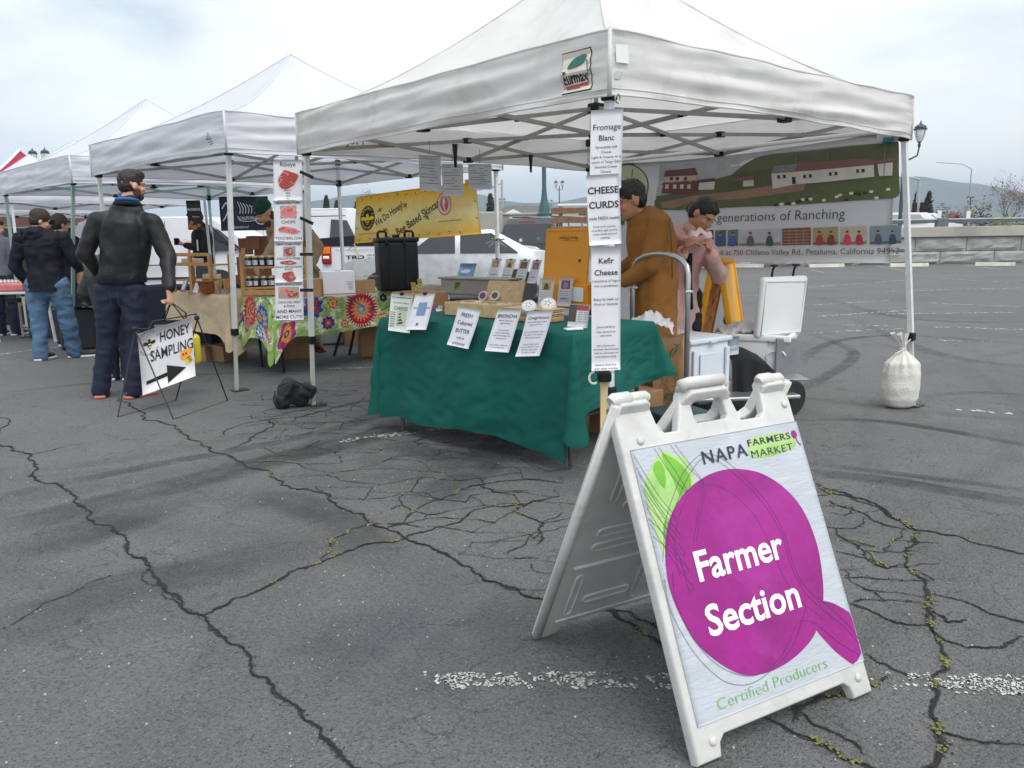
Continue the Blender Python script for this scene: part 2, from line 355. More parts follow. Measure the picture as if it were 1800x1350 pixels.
# ================================================================== GROUND
def asphalt():
    m = bpy.data.materials.new('asphalt'); m.use_nodes = True; t = m.node_tree; N = t.nodes; K = t.links.new
    b = N['Principled BSDF']; b.inputs['Roughness'].default_value = .86; b.inputs['Specular IOR Level'].default_value = .35
    co = N.new('ShaderNodeTexCoord').outputs['Object']
    def noise(sc, det=5, rough=.55, vec=co, dist=0):
        n = N.new('ShaderNodeTexNoise'); n.inputs['Scale'].default_value = sc; n.inputs['Detail'].default_value = det; n.inputs['Roughness'].default_value = rough
        n.inputs['Distortion'].default_value = dist; K(vec, n.inputs['Vector']); return n.outputs['Fac']
    def rng(s, a, b_, c, d):
        r = N.new('ShaderNodeMapRange'); r.inputs['From Min'].default_value = a; r.inputs['From Max'].default_value = b_
        r.inputs['To Min'].default_value = c; r.inputs['To Max'].default_value = d; K(s, r.inputs[0]); return r.outputs[0]
    def mul(a, b_, op='MULTIPLY'):
        n = N.new('ShaderNodeMath'); n.operation = op
        for i, s in enumerate((a, b_)):
            if isinstance(s, (int, float)): n.inputs[i].default_value = s
            else: K(s, n.inputs[i])
        return n.outputs[0]
    def mix(f, a, b_):
        n = N.new('ShaderNodeMixRGB')
        for i, s in enumerate((f, a, b_)):
            if isinstance(s, tuple): n.inputs[i].default_value = (*s, 1)
            elif isinstance(s, (int, float)): n.inputs[i].default_value = s
            else: K(s, n.inputs[i])
        return n.outputs[0]
    big = rng(noise(.55, 4, .5), .35, .65, 0, 1); c = mix(big, (.094, .099, .104), (.136, .138, .138))
    c = mix(rng(noise(2.3, 6, .6, dist=.4), .45, .75, 0, .35), c, (.072, .075, .080))
    c = mix(rng(noise(1.1, 5, .6, dist=.8), .50, .72, 0, .35), c, (.165, .163, .156))
    # tyre marks: broad arcs of rubber, broken up by noise
    sep = N.new('ShaderNodeSeparateXYZ'); K(co, sep.inputs[0])
    def arc(cx, cy, R, w, amt):
        dx = mul(sep.outputs[0], -cx, 'ADD'); dy = mul(sep.outputs[1], -cy, 'ADD')
        d = mul(mul(mul(dx, dx), mul(dy, dy), 'ADD'), .5, 'POWER'); d = mul(mul(d, -R, 'ADD'), mul(rng(noise(1.2, 2), 0, 1, -1, 1), .16), 'ADD')
        a = N.new('ShaderNodeMath'); a.operation = 'ABSOLUTE'; K(d, a.inputs[0])
        return mul(rng(a.outputs[0], w*.25, w, amt, 0), rng(noise(3.1, 5, .6), .3, .62, .25, 1))
    tot = None
    for A in ((-6, 9.6, 6.6, .17, .8), (-6, 9.6, 6.1, .14, .55), (-3.2, -1.6, 5.35, .16, .6), (-3.2, -1.6, 4.75, .13, .5), (7, -3.5, 7.9, .15, .7),
              (7, -3.5, 8.35, .10, .55), (6.5, 11, 6.4, .10, .75), (6.5, 11, 6.9, .16, .5), (-1.6, 8.4, 5.9, .12, .5), (14, 20, 11, .5, .6), (-14, 2, 13.1, .2, .5),
              (-3, 1.2, 3.2, .2, .55), (9, 2, 7.4, .12, .5)):
        r = arc(*A); tot = r if tot is None else mul(tot, r, 'MAXIMUM')
    c = mix(tot, c, (.050, .051, .055))
    # fine fatigue cracks
    wv = N.new('ShaderNodeVectorMath'); wv.operation = 'ADD'; nw = N.new('ShaderNodeTexNoise'); nw.inputs['Scale'].default_value = 5; nw.inputs['Detail'].default_value = 6; K(co, nw.inputs['Vector'])
    ns = N.new('ShaderNodeVectorMath'); ns.operation = 'SCALE'; ns.inputs['Scale'].default_value = .34; K(nw.outputs['Color'], ns.inputs[0]); K(co, wv.inputs[0]); K(ns.outputs[0], wv.inputs[1])
    for scl, wd, am, msk in ((3.1, .020, .9, (.40, .50)), (7.0, .024, .6, (.50, .60))):
        ve = N.new('ShaderNodeTexVoronoi'); ve.feature = 'DISTANCE_TO_EDGE'; ve.inputs['Scale'].default_value = scl; K(wv.outputs[0], ve.inputs['Vector'])
        ce = mul(mul(rng(ve.outputs['Distance'], wd*.25, wd, am, 0), rng(noise(.8, 3), msk[0], msk[1], 0, 1)), rng(noise(9, 3), .40, .52, 0, 1)); c = mix(ce, c, (.022, .022, .024))
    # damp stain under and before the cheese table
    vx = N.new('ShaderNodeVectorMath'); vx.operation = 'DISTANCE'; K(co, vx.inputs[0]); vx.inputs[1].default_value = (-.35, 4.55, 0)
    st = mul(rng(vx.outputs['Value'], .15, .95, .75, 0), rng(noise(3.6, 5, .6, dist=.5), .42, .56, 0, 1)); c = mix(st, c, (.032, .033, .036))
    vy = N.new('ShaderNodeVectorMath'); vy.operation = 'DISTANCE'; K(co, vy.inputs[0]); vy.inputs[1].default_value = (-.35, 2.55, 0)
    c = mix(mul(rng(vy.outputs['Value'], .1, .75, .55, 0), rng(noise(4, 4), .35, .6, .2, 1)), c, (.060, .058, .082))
    # aggregate
    vo = N.new('ShaderNodeTexVoronoi'); vo.inputs['Scale'].default_value = 118; K(co, vo.inputs['Vector'])
    sc = N.new('ShaderNodeSeparateColor'); K(vo.outputs['Color'], sc.inputs[0])
    light = mul(rng(sc.outputs[0], .74, .80, 0, 1), rng(vo.outputs['Distance'], .28, .52, .85, 0)); c = mix(mul(light, rng(noise(6, 3), .35, .65, .15, 1)), c, (.30, .295, .28))
    dark = mul(rng(sc.outputs[1], .66, .72, 0, 1), rng(vo.outputs['Distance'], .3, .6, .85, 0)); c = mix(dark, c, (.03, .03, .032))
    c = mix(rng(noise(85, 4, .75), .42, .72, 0, .55), c, (.23, .23, .225)); c = mix(rng(noise(60, 5, .8), .28, .5, .6, 0), c, (.045, .045, .048)); fine = noise(300, 3, .7); c = mix(rng(fine, .35, .7, 0, .35), c, (.20, .20, .195))
    K(c, b.inputs['Base Color'])
    bp = N.new('ShaderNodeBump'); bp.inputs['Strength'].default_value = 1.0; bp.inputs['Distance'].default_value = .008
    h = mul(mul(rng(vo.outputs['Distance'], 0, .6, 1, 0), .6), mul(noise(45, 6, .75), 1.2), 'ADD'); K(h, bp.inputs['Height'])
    bp2 = N.new('ShaderNodeBump'); bp2.inputs['Strength'].default_value = .5; bp2.inputs['Distance'].default_value = .05; K(noise(2.2, 4), bp2.inputs['Height']); K(bp.outputs[0], bp2.inputs['Normal'])
    K(bp2.outputs[0], b.inputs['Normal']); return m
ASPH = asphalt()
mb = MB()
xs = [-2500, -300, -60, -20, -8, -4, 0, 4, 8, 20, 60, 300, 2500]; ys = [-300, -40, -8, 0, 2, 4, 6, 8, 12, 20, 40, 120, 400, 3000]
for y in ys:
    for x in xs: mb.v.append((x, y, 0))
for j in range(len(ys)-1):
    for i in range(len(xs)-1):
        a = j*len(xs)+i; mb.f.append((a, a+1, a+len(xs)+1, a+len(xs)))
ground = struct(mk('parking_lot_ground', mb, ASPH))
PM[ground.name] = Matrix.Identity(4)
# ---- cracks: jagged ribbons coloured for dark grit and deep shade, following the photographed lines
CRK = mat('crack_grit_and_shade', (.014, .014, .015), .95, vary=.5, scale=60, bump=.6, bscale=150)
CRKE = mat('crumbled_crack_edge', (.034, .034, .036), .95, vary=.4, scale=70, bump=.8, bscale=160)
MOSS = mat('moss', srgb(112, 114, 62), .95, vary=.35, scale=40, bump=.5, bscale=200)
def jag(pts, amp, lvl=4):
    pts = [V((p[0], p[1], 0)) for p in pts]
    for _ in range(lvl):
        o = [pts[0]]
        for a, b in zip(pts, pts[1:]):
            d = b-a; l = d.length
            if l < .008: o.append(b); continue
            m = (a+b)/2+V((-d.y, d.x, 0))*random.uniform(-amp, amp); o += [m, b]
        pts = o
    return pts
crk = MB(); edge = MB(); crumbs = MB(); moss = MB()
def ribbon(pts, w, mbq, z, tp=1):
    n = len(pts); vs = []; fs = []; ph = random.random()*100
    for i, p in enumerate(pts):
        a = pts[max(i-1, 0)]; b = pts[min(i+1, n-1)]; d = (b-a); d = d.normalized() if d.length > 1e-6 else V((1, 0, 0)); s_ = V((-d.y, d.x, 0))
        k = w*(.45+1.1*abs(mnoise.noise(V((p.x*9+ph, p.y*9, 0))))*2)*(min(1, i/6+.15)*min(1, (n-1-i)/6+.15) if tp else 1)
        k1 = k*random.uniform(.3, 1.15); k2 = k*random.uniform(.3, 1.15)
        vs += [(p.x+s_.x*k1/2, p.y+s_.y*k1/2, z), (p.x-s_.x*k2/2, p.y-s_.y*k2/2, z)]
    for i in range(n-1): fs.append((2*i, 2*i+1, 2*i+3, 2*i+2))
    mbq.add(vs, fs)
def crack(pix, w, mossy=0, amp=.16, world=False, lvl=5):
    p = [tuple(q_) if world else tuple(G(*q_))[:2] for q_ in pix]; p = jag(p, amp, lvl)
    ribbon(p, w*1.4, edge, .0025, not world); ribbon(p, w*.70, crk, .0050, not world)
    for q_ in p:
        if random.random() < .12:
            r = random.uniform(.0015, .004); x = q_.x+random.gauss(0, w*.9); y = q_.y+random.gauss(0, w*.9); crumbs.blob((x, y, .003), (r, r, r*.7), 1, amp=.4, seed=random.random()*9)
    if mossy:
        run = 0
        for q_ in p:
            if run > 0 or random.random() < mossy*.05: run = run-1 if run > 0 else random.randint(4, 16)
            if run > 0:
                for _ in range(2):
                    r = random.uniform(.0016, .0042); moss.blob((q_.x+random.gauss(0, w*.45), q_.y+random.gauss(0, w*.45), .005), (r*1.4, r*1.4, r*.8), 1, amp=.4, seed=random.random()*9)
crack([(-60, 690), (0, 757), (20, 785), (60, 815), (100, 850), (130, 872), (160, 900), (195, 925), (225, 955), (255, 985), (290, 1030), (315, 1050), (355, 1083), (400, 1130), (440, 1165), (480, 1205), (510, 1235), (545, 1270), (570, 1300), (600, 1330), (640, 1365), (700, 1420)], .013)
crack([(355, 1083), (400, 1062), (440, 1045), (500, 1015), (560, 990), (620, 968), (660, 955), (712, 947)], .011, .9)
crack([(210, 700), (250, 725), (330, 770), (400, 800), (430, 818), (480, 840), (540, 860), (590, 885), (640, 905), (680, 930), (712, 947), (770, 970), (830, 1000), (880, 1027), (930, 1050), (1000, 1062), (1080, 1075), (1130, 1110), (1180, 1150), (1260, 1190)], .013, .25)
crack([(680, 930), (720, 905), (750, 885), (800, 870), (850, 852), (905, 845), (990, 850)], .008, .2)
crack([(712, 947), (750, 935), (785, 925), (830, 900), (870, 890), (960, 878)], .008, .2)
crack([(560, 990), (580, 970), (590, 945), (620, 930), (668, 920)], .006, .5)
crack([(395, 790), (440, 775), (465, 757), (475, 737), (530, 733), (580, 720), (640, 705), (700, 700)], .010)
crack([(475, 737), (430, 745), (380, 770)], .006)
crack([(1435, 850), (1500, 875), (1560, 900), (1600, 925), (1605, 960), (1592, 990), (1625, 1020), (1640, 1060), (1630, 1090), (1650, 1130), (1658, 1160), (1640, 1195), (1640, 1240), (1648, 1290), (1630, 1350), (1620, 1420)], .014, .45)
crack([(1440, 850), (1520, 885), (1600, 930), (1700, 950), (1800, 975), (1900, 1000)], .011, .4)
crack([(1495, 1062), (1560, 1090), (1630, 1100), (1700, 1140), (1760, 1140), (1800, 1120)], .009, .3)
crack([(1635, 1045), (1700, 1060), (1760, 1085), (1830, 1100)], .010, .1)
crack([(1640, 1285), (1720, 1305), (1820, 1315)], .007)
crack([(1500, 1060), (1560, 1055), (1625, 1060)], .006)
crack([(1630, 1100), (1640, 1075), (1665, 1095), (1700, 1090)], .008)
crack([(1480, 1000), (1530, 1040), (1560, 1060)], .005)
crack([(1520, 1150), (1560, 1170), (1630, 1195)], .006)
crack([(1455, 880), (1510, 900), (1560, 925), (1600, 932)], .008)
crack([(1470, 930), (1510, 965), (1560, 1000), (1592, 992)], .007, .2)
crack([(1470, 970), (1530, 985), (1560, 1000)], .006, .2)
crack([(1340, 1262), (1400, 1292), (1470, 1322), (1530, 1350), (1600, 1390)], .014, .4)
crack([(1395, 1270), (1400, 1245), (1450, 1225), (1500, 1215), (1530, 1205), (1560, 1190)], .012, .3)
crack([(1400, 1245), (1470, 1290), (1520, 1330)], .006)
crack([(1190, 1160), (1150, 1100), (1060, 1065), (960, 1062)], .007)
crack([(940, 960), (955, 920), (905, 870), (840, 850)], .008, .2)
crack([(0, 1110), (80, 1060), (200, 1010)], .003, 0, .1)
crack([(255, 985), (250, 1010), (290, 1050), (340, 1075)], .004)
crack([(30, 800), (80, 795), (150, 780)], .005)
# honeycomb of fatigue cracking: jittered cells, some edges missing
def gator(poly_px, cell, w, keep, mossy=0, seed=1):
    random.seed(seed); poly = [tuple(G(*q_))[:2] for q_ in poly_px]
    def inside(x, y):
        c = False; j = len(poly)-1
        for i in range(len(poly)):
            (xi, yi), (xj, yj) = poly[i], poly[j]
            if (yi > y) != (yj > y) and x < (xj-xi)*(y-yi)/(yj-yi)+xi: c = not c
            j = i
        return c
    x0 = min(p[0] for p in poly); x1 = max(p[0] for p in poly); y0 = min(p[1] for p in poly); y1 = max(p[1] for p in poly)
    nodes = {}; h = cell*.866
    def node(i, j):
        if (i, j) not in nodes: nodes[(i, j)] = (x0+i*cell*.5+random.uniform(-.34, .34)*cell, y0+j*h*.58+random.uniform(-.3, .3)*cell)
        return nodes[(i, j)]
    ni = int((x1-x0)/(cell*.5))+2; nj = int((y1-y0)/(h*.58))+2
    for j in range(nj):
        for i in range(ni):
            for di, dj in (((1, 0),) if (i+j) % 2 else ((1, 0), (0, 1))):
                a, b = node(i, j), node(i+di, j+dj)
                if random.random() < keep and inside((a[0]+b[0])/2, (a[1]+b[1])/2): crack([a, b], w*random.uniform(.5, 1.2), mossy, .12, True, 4)
gator([(430, 730), (700, 690), (1000, 800), (1010, 900), (900, 1020), (720, 930), (470, 830)], .33, .0046, .86, .12, 3)
gator([(430, 690), (640, 660), (690, 700), (560, 760), (430, 740)], .34, .0045, .75, 0, 5)
gator([(1440, 860), (1620, 940), (1640, 1080), (1560, 1060), (1470, 960)], .25, .005, .75, .3, 8)
gator([(850, 960), (1010, 900), (960, 1050), (900, 1030)], .33, .0045, .7, .1, 9)
random.seed(11)
mk('asphalt_crack_edges', edge, CRKE, ground, kind='stuff'); mk('asphalt_cracks', crk, CRK, ground, kind='stuff')
mk('loose_asphalt_crumbs', crumbs, CRKE, ground, kind='stuff')
for _ in range(700):
    x, y = random.choice([(random.uniform(-3, 3), random.uniform(1.2, 4.5))]); r = random.uniform(.0015, .0045)
    if _ == 0: grav = MB()
    grav.blob((x, y, r*.3), (r, r*1.3, r*.7), 1, amp=.4, seed=_)
mk('scattered_grit', grav, mat('pale_grit', (.36, .34, .30), .9, vary=.4, scale=50), ground, kind='stuff')
tag(mk('moss', moss, MOSS, kind='stuff'), 'yellow green moss growing in the asphalt cracks', 'moss')
# ---- rubber and damp smears: thin films that fade out at their edges
fm = bpy.data.materials.new('rubber_smear'); fm.use_nodes = True; _t = fm.node_tree; _N = _t.nodes; _b = _N['Principled BSDF']; _b.inputs['Base Color'].default_value = (.050, .050, .055, 1); _b.inputs['Roughness'].default_value = .85
_a = _N.new('ShaderNodeAttribute'); _a.attribute_name = 'paint'; _q = _N.new('ShaderNodeTexNoise'); _q.inputs['Scale'].default_value = 2.4; _q.inputs['Detail'].default_value = 8; _q.inputs['Roughness'].default_value = .68; _tc = _N.new('ShaderNodeTexCoord'); _t.links.new(_tc.outputs['Object'], _q.inputs['Vector'])
_r = _N.new('ShaderNodeMapRange'); _r.inputs['From Min'].default_value = .30; _r.inputs['From Max'].default_value = .66; _t.links.new(_q.outputs['Fac'], _r.inputs[0]); _m = _N.new('ShaderNodeMath'); _m.operation = 'MULTIPLY'; _t.links.new(_a.outputs['Fac'], _m.inputs[0]); _t.links.new(_r.outputs[0], _m.inputs[1]); _t.links.new(_m.outputs[0], _b.inputs['Alpha'])
smear = MB(); _lv = 0
def mark(pix, w, k):
    global _lv
    p = [tuple(G(*q_))[:2] for q_ in pix]; p = smoothpts(p, 8); n = len(p); b0 = len(smear.v); z_ = .0011+.0001*_lv; _lv = (_lv+1) % 9
    for i, q_ in enumerate(p):
        a = p[max(i-1, 0)]; b = p[min(i+1, n-1)]; dx, dy = b[0]-a[0], b[1]-a[1]; l = math.hypot(dx, dy) or 1; e_ = min(1, i/8, (n-1-i)/8)
        for j, (o_, c_) in enumerate(((-1, 0), (-.55, .8), (-.15, 1), (.2, .75), (.6, .9), (1, 0))): smear.v.append((q_[0]-dy/l*w*.5*o_, q_[1]+dx/l*w*.5*o_, z_)); v_ = k*c_*e_; smear.c.append((v_, v_, v_, 1))
    for i in range(n-1):
        for j in range(5): a = b0+i*6+j; smear.f.append((a, a+6, a+7, a+1))
for a_ in (([(-80, 950), (200, 880), (400, 830), (600, 780), (780, 735)], .34, .85), ([(-40, 880), (250, 822), (500, 775), (660, 735)], .16, .6), ([(-60, 1000), (180, 925), (380, 870)], .42, .7), ([(380, 890), (480, 878), (560, 900), (620, 935), (655, 985)], .30, .5), ([(730, 900), (840, 820), (930, 740), (1010, 690)], .34, .85), ([(520, 800), (600, 755), (700, 715), (790, 690)], .2, .6),
           ([(1400, 828), (1560, 845), (1680, 865), (1850, 892)], .18, .95), ([(1400, 812), (1600, 836), (1850, 868)], .10, .8), ([(1390, 738), (1540, 740), (1680, 760), (1850, 792)], .12, .9), ([(-60, 1130), (200, 1040), (370, 1000), (600, 935)], .40, .5), ([(720, 1230), (860, 1115), (950, 1050)], .36, .4), ([(-20, 694), (200, 670), (420, 655), (640, 650)], .14, .6), ([(420, 1250), (620, 1130), (760, 1060)], .4, .25),
           ([(1400, 640), (1470, 600), (1600, 590), (1850, 610)], .16, .7), ([(1420, 585), (1500, 620), (1440, 668), (1380, 690)], .16, .7), ([(1500, 560), (1640, 620), (1850, 650)], .22, .5), ([(1430, 520), (1600, 560), (1850, 565)], .3, .5), ([(1600, 700), (1720, 690), (1850, 700)], .12, .5), ([(700, 775), (760, 800), (840, 790), (900, 805)], .3, .9), ([(760, 830), (830, 800), (980, 815)], .22, .9)): mark(*a_)
mk('rubber_smears', smear, fm, ground, kind='stuff')
# ---- worn white paint, as flakes
FLK = mat('worn_road_paint', (.46, .46, .44), .9, vary=.25, scale=40)
flk = MB()
def stripe(a, b, w=.10, cover=.5, step=.0085, ph=0, px=True):
    a = G(*a) if px else V(a); b = G(*b) if px else V(b); d = b-a; l = d.length; d.normalize(); s_ = V((-d.y, d.x, 0)); n = int(l/step); m = max(2, int(w/step))
    for i in range(n):
        for j in range(m):
            t = i*step; u = (j/m-.5)*w; p = a+d*t+s_*u; q_ = mnoise.noise(V((p.x*7+ph, p.y*7, 3)))*.9+mnoise.noise(V((p.x*42, p.y*42, ph)))*.8+.12*(1-abs(2*j/m-1)*1.6)
            if q_ > .42-cover*.8:
                p = p+V((random.uniform(-.7, .7)*step, random.uniform(-.7, .7)*step, 0)); r = step*random.uniform(.3, 1.0); vs = []
                for k in range(5): an = k*1.257+random.uniform(-.3, .3); rr = r*random.uniform(.4, 1.35); vs.append((p.x+math.cos(an)*rr, p.y+math.sin(an)*rr, .0030))
                flk.add(vs, [(0, 1, 2, 3, 4)])
stripe((790, 1196), (1190, 1196), .085, .42); stripe((1530, 1196), (1840, 1205), .10, .42, ph=4); stripe((700, 1180), (800, 1195), .06, .12)
stripe((600, 775), (880, 742), .09, .38, .016, 2); stripe((880, 742), (1010, 790), .08, .30, .016, 2)
stripe((0, 623), (110, 609), .09, .62, .025, 5); stripe((0, 588), (80, 580), .09, .6, .03, 6); stripe((580, 648), (690, 645), .09, .32, .02, 7)
for a, b, c in (((1560, 552), (1800, 549), .5), ((1440, 556), (1600, 545), .45), ((1480, 571), (1600, 574), .4), ((1640, 575), (1800, 579), .5), ((1430, 585), (1590, 577), .35), ((1430, 536), (1560, 528), .4), ((1620, 532), (1800, 540), .5), ((1420, 505), (1600, 492), .45),
                ((1540, 467), (1590, 476), .7), ((1697, 466), (1760, 474), .7), ((1405, 470), (1450, 479), .7), ((1660, 490), (1800, 498), .5), ((1330, 484), (1440, 487), .45), ((1330, 520), (1420, 512), .4), ((1560, 512), (1800, 506), .4), ((1640, 598), (1760, 600), .25), ((1690, 722), (1790, 726), .15)):
    stripe(a, b, .11, c, .034, random.random()*9)
stripe((140, 700), (160, 705), .05, .2)
mk('worn_parking_stripes', flk, FLK, ground, kind='stuff')

# ================================================================== FAR SETTING
CONC = mat('weathered_concrete', srgb(168, 166, 156), .9, vary=.14, scale=.9, bump=.25, bscale=18, dirt=(.16, .155, .14), dscale=.7, damt=.55, stretch=(1, 1, .35))
BLOCK = mat('split_face_block', srgb(158, 158, 156), .92, vary=.18, scale=2.2, bump=.9, bscale=5, dirt=(.2, .2, .19), dscale=1.6, damt=.5)
HILL = mat('hill_woodland', (.055, .068, .050), .95, vary=.35, scale=.02, dirt=(.11, .115, .075), dscale=.008, damt=.7)
# hills: ridges traced in bearing, built with depth
def ridge(name, pts, D, depth, rough, seed, m=HILL):
    prof = smoothpts(pts, 8); mbq = MB(); n = len(prof)
    rows = 9
    for j in range(rows+1):
        f = j/rows
        for i, (px, py) in enumerate(prof):
            d = ray(px, 405); k = D+depth*(f-.5)*2; x = d.x/d.y*k; top = (AT(px, py, D).z)
            sh = max(0, 1-abs(f-.5)*2)**1.15; z = -2+(top+2)*sh
            z += rough*sh*(mnoise.noise(V((x*.012+seed, k*.012, 0)))+.5*mnoise.noise(V((x*.04, k*.04, seed))))*(1 if j != rows//2 else .35)
            mbq.v.append((x, k, max(z, -2)))
    for j in range(rows):
        for i in range(n-1): a = j*n+i; mbq.f.append((a, a+1, a+n+1, a+n))
    return struct(mk(name, mbq, m, smooth=True))
ridge('far_hills', [(430, 372), (520, 352), (600, 336), (650, 331), (700, 329), (742, 325), (790, 327), (840, 330), (880, 342), (930, 350), (985, 347), (1030, 337), (1080, 335), (1150, 340), (1300, 340)], 1500, 260, 9, 2)
ridge('mountain', [(1360, 372), (1450, 332), (1530, 309), (1580, 301), (1615, 299), (1650, 304), (1700, 312), (1740, 317), (1790, 330), (1850, 338), (1950, 352), (2100, 378)], 1550, 300, 8, 7)
ridge('near_hill', [(-300, 330), (-120, 318), (-40, 305), (0, 299), (12, 296), (24, 300), (40, 316), (70, 330), (120, 352), (200, 384)], 620, 90, 6, 4)

# ---- split-face block wall with rail, right
def blockwall():
    t = thing('block_wall', 'grey split face block wall with concrete cap behind the empty parking stalls', 'wall', (5.0, 31.0, 0), -.03)
    H0 = [(0, .47, 0), (.47, 1.0, .9)]
    for c0, c1, off in H0:
        x = -off-1
        while x < 26:
            w = random.choice((1.25, 1.85, 2.0, 1.9)); mbq = MB()
            def fn(u, v, w=w, c0=c0, c1=c1, x=x):
                e_ = min(u, 1-u, .12)/.12*min(v, 1-v, .16)/.16; n_ = mnoise.noise(V(((x+u*w)*2.3, (c0+v)*3.1, 1)))+.6*mnoise.noise(V(((x+u*w)*6, (c0+v)*7, 1)))
                return (x+.012+u*(w-.024), -(.02+.055*max(0, e_)*(1+.9*n_)), c0+.01+v*(c1-c0-.02))
            mbq.grid(fn, 10, 5); mbq.box((x+w/2, .15, (c0+c1)/2), (w-.02, .3, c1-c0-.02))
            mk('block', mbq, BLOCK, t, smooth=False); x += w
    mk('wall_cap', MB().rbox((12.5, .1, 1.19), (27, .52, .37), .02), CONC, t); mk('wall_core', MB().box((12.5, .34, .6), (27, .2, .8)), CONC, t)
    rl = mat('blue_green_rail', (.10, .14, .16), .5, vary=.1)
    r = thing('guard_rail', 'dark steel rail on short posts along the top of the block wall', 'railing', (5.0, 31.0, 1.38), -.03)
    mk('rail', MB().rbox((12.5, .15, .19), (27, .10, .10), .02), rl, r); mk('upper_rail', MB().rbox((12.5, .15, .27), (27, .16, .05), .015), mat('pale_steel', (.42, .44, .45), .4), r)
    for k in range(8): mk('rail_post', MB().rbox((.6+k*3.93-1.2, .15, .15), (.42, .25, .34), .03), rl, r)
blockwall()
STOPM = mat('wheel_stop_concrete', srgb(205, 203, 190), .9, vary=.12, scale=4, dirt=(.3, .29, .26), dscale=3)
def stop(a, b, label):
    A, B = G(*a), G(*b); c = (A+B)/2; l = (B-A).length; t = MB()
    t.prism([(-.075, 0), (.075, 0), (.05, .12), (-.05, .12)], -l/2, l/2, Matrix(((0, 0, 1, 0), (1, 0, 0, 0), (0, 1, 0, 0), (0, 0, 0, 1))))
    o = mk('wheel_stop', t, STOPM); place(o, c, math.atan2(B.y-A.y, B.x-A.x)); tag(o, label, 'wheel stop', 'concrete wheel stops along the block wall')
stop((1285, 470), (1342, 470), 'concrete wheel stop at the wall seen just above the yellow folding sign')
stop((1422, 470), (1483, 469), 'concrete wheel stop below the ranch banner, above the open cooler lid')
stop((1564, 469), (1631, 468), 'concrete wheel stop behind the right tent leg')
stop((1714, 467), (1784, 467), 'rightmost concrete wheel stop, standing clear of the tent')

# ---- lamps
IRON = mat('dark_green_iron', (.035, .065, .068), .5, vary=.15); GLASSL = mat('frosted_lamp_glass', (.72, .74, .74), .25, vary=.05, spec=.6)
def lantern(parent, M, k=1.0):
    lathe = lambda prof: MB().lathe([(r*k, z*k) for r, z in prof], 12, M=M)
    l = mk('lantern', lathe([(.015, -.42), (.05, -.36), (.05, -.28), (.03, -.26), (.06, -.22), (.08, -.20)]), IRON, parent, smooth=True, angle=40)
    mk('glass', lathe([(.08, -.20), (.13, -.1), (.175, .05), (.20, .2), (.20, .22)]), GLASSL, l, smooth=True, angle=50)
    mk('lamp_hood', lathe([(.225, .21), (.235, .25), (.19, .28), (.21, .30), (.17, .36), (.05, .42), (.02, .5), (.005, .56)]), IRON, l, smooth=True, angle=40)
    bars = MB()
    for q_ in range(4):
        a = q_*math.pi/2+.4; bars.tube([(.085*k*math.cos(a), .085*k*math.sin(a), -.2*k), (.18*k*math.cos(a), .18*k*math.sin(a), .05*k), (.21*k*math.cos(a), .21*k*math.sin(a), .22*k)], .009*k, 5, M=M)
    mk('cage', bars, IRON, l)
def lamp_post(label, loc, h, k=1.0, heads=2, rz=0, group='twin lantern street lamps'):
    t = thing('street_lamp', label, 'street lamp', loc, rz, group)
    mk('post', MB().lathe([(.22*k, 0), (.22*k, .12*k), (.17*k, .2*k), (.15*k, .5*k), (.17*k, .55*k), (.1*k, .8*k), (.075*k, 1.2*k), (.055*k, h-.2), (.06*k, h-.15), (.03*k, h)], 12), IRON, t, smooth=True, angle=35)
    if heads == 2:
        a = MB()
        for s_ in (-1, 1): a.tube([(0, 0, h-.45*k), (s_*.2*k, 0, h-.50*k), (s_*.36*k, 0, h-.40*k), (s_*.38*k, 0, h-.28*k)], .028*k, 6)
        mk('arm', a, IRON, t, smooth=True)
        for s_ in (-1, 1): lantern(t, Matrix.Translation((s_*.38*k, 0, h+.12*k)), k)
    return t
def lamp_at(label, px, ytop, Y, k, base=None, heads=2, **kw):
    top = AT(px, ytop, Y); b = base if base is not None else 0; lamp_post(label, (top.x, Y, b), top.z-b-.4*k, k, heads, **kw)
lamp_at('dark twin lantern lamp on a slim post between the tent legs', 983, 320, 75, .78, 1.6)
lamp_at('small far twin lantern lamp left of the thick teal post', 883, 350, 110, .75, 1.2)
lamp_at('smallest twin lantern lamp just right of the thick teal post', 966, 353, 115, .75, 1.2)
lamp_at('twin lantern lamp rising behind the crimson tent peak', 68, 268, 36, .80, 0, rz=-.2)
lamp_at('twin lantern lamp standing on the square concrete pillar', 1706, 347, 60, .48, 3.0)
# the thick post seen below the valance: its head is above, out of sight behind the canopy
t = thing('lamp_post', 'thick dark teal post with a flared base on the concrete parapet', 'street lamp', (AT(957, 384, 28).x, 28, 1.93))
mk('post', MB().lathe([(.26, 0), (.26, .1), (.2, .14), (.17, .35), (.12, .5), (.085, .8), (.085, .85), (.075, .9), (.07, 2.6), (.07, 2.75), (.12, 2.95), (.16, 3.3)], 14), mat('teal_iron', (.035, .10, .105), .45, vary=.15), t, smooth=True, angle=35)
# big lantern right of the canopy
p = AT(1617, 240, 33)
t = thing('street_lamp', 'large single lantern lamp seen beside the right corner of the canopy', 'street lamp', (p.x-.55, 33, 0))
mk('post', MB().lathe([(.2, 0), (.14, .9), (.08, 1.3), (.06, p.z-.3), (.07, p.z-.1)], 12), IRON, t, smooth=True)
mk('arm', MB().tube([(0, 0, p.z-.9), (.25, 0, p.z-.85), (.5, 0, p.z-.72), (.55, 0, p.z-.42)], .035, 6), IRON, t); lantern(t, Matrix.Translation((.55, 0, p.z+.02)), 1.08)
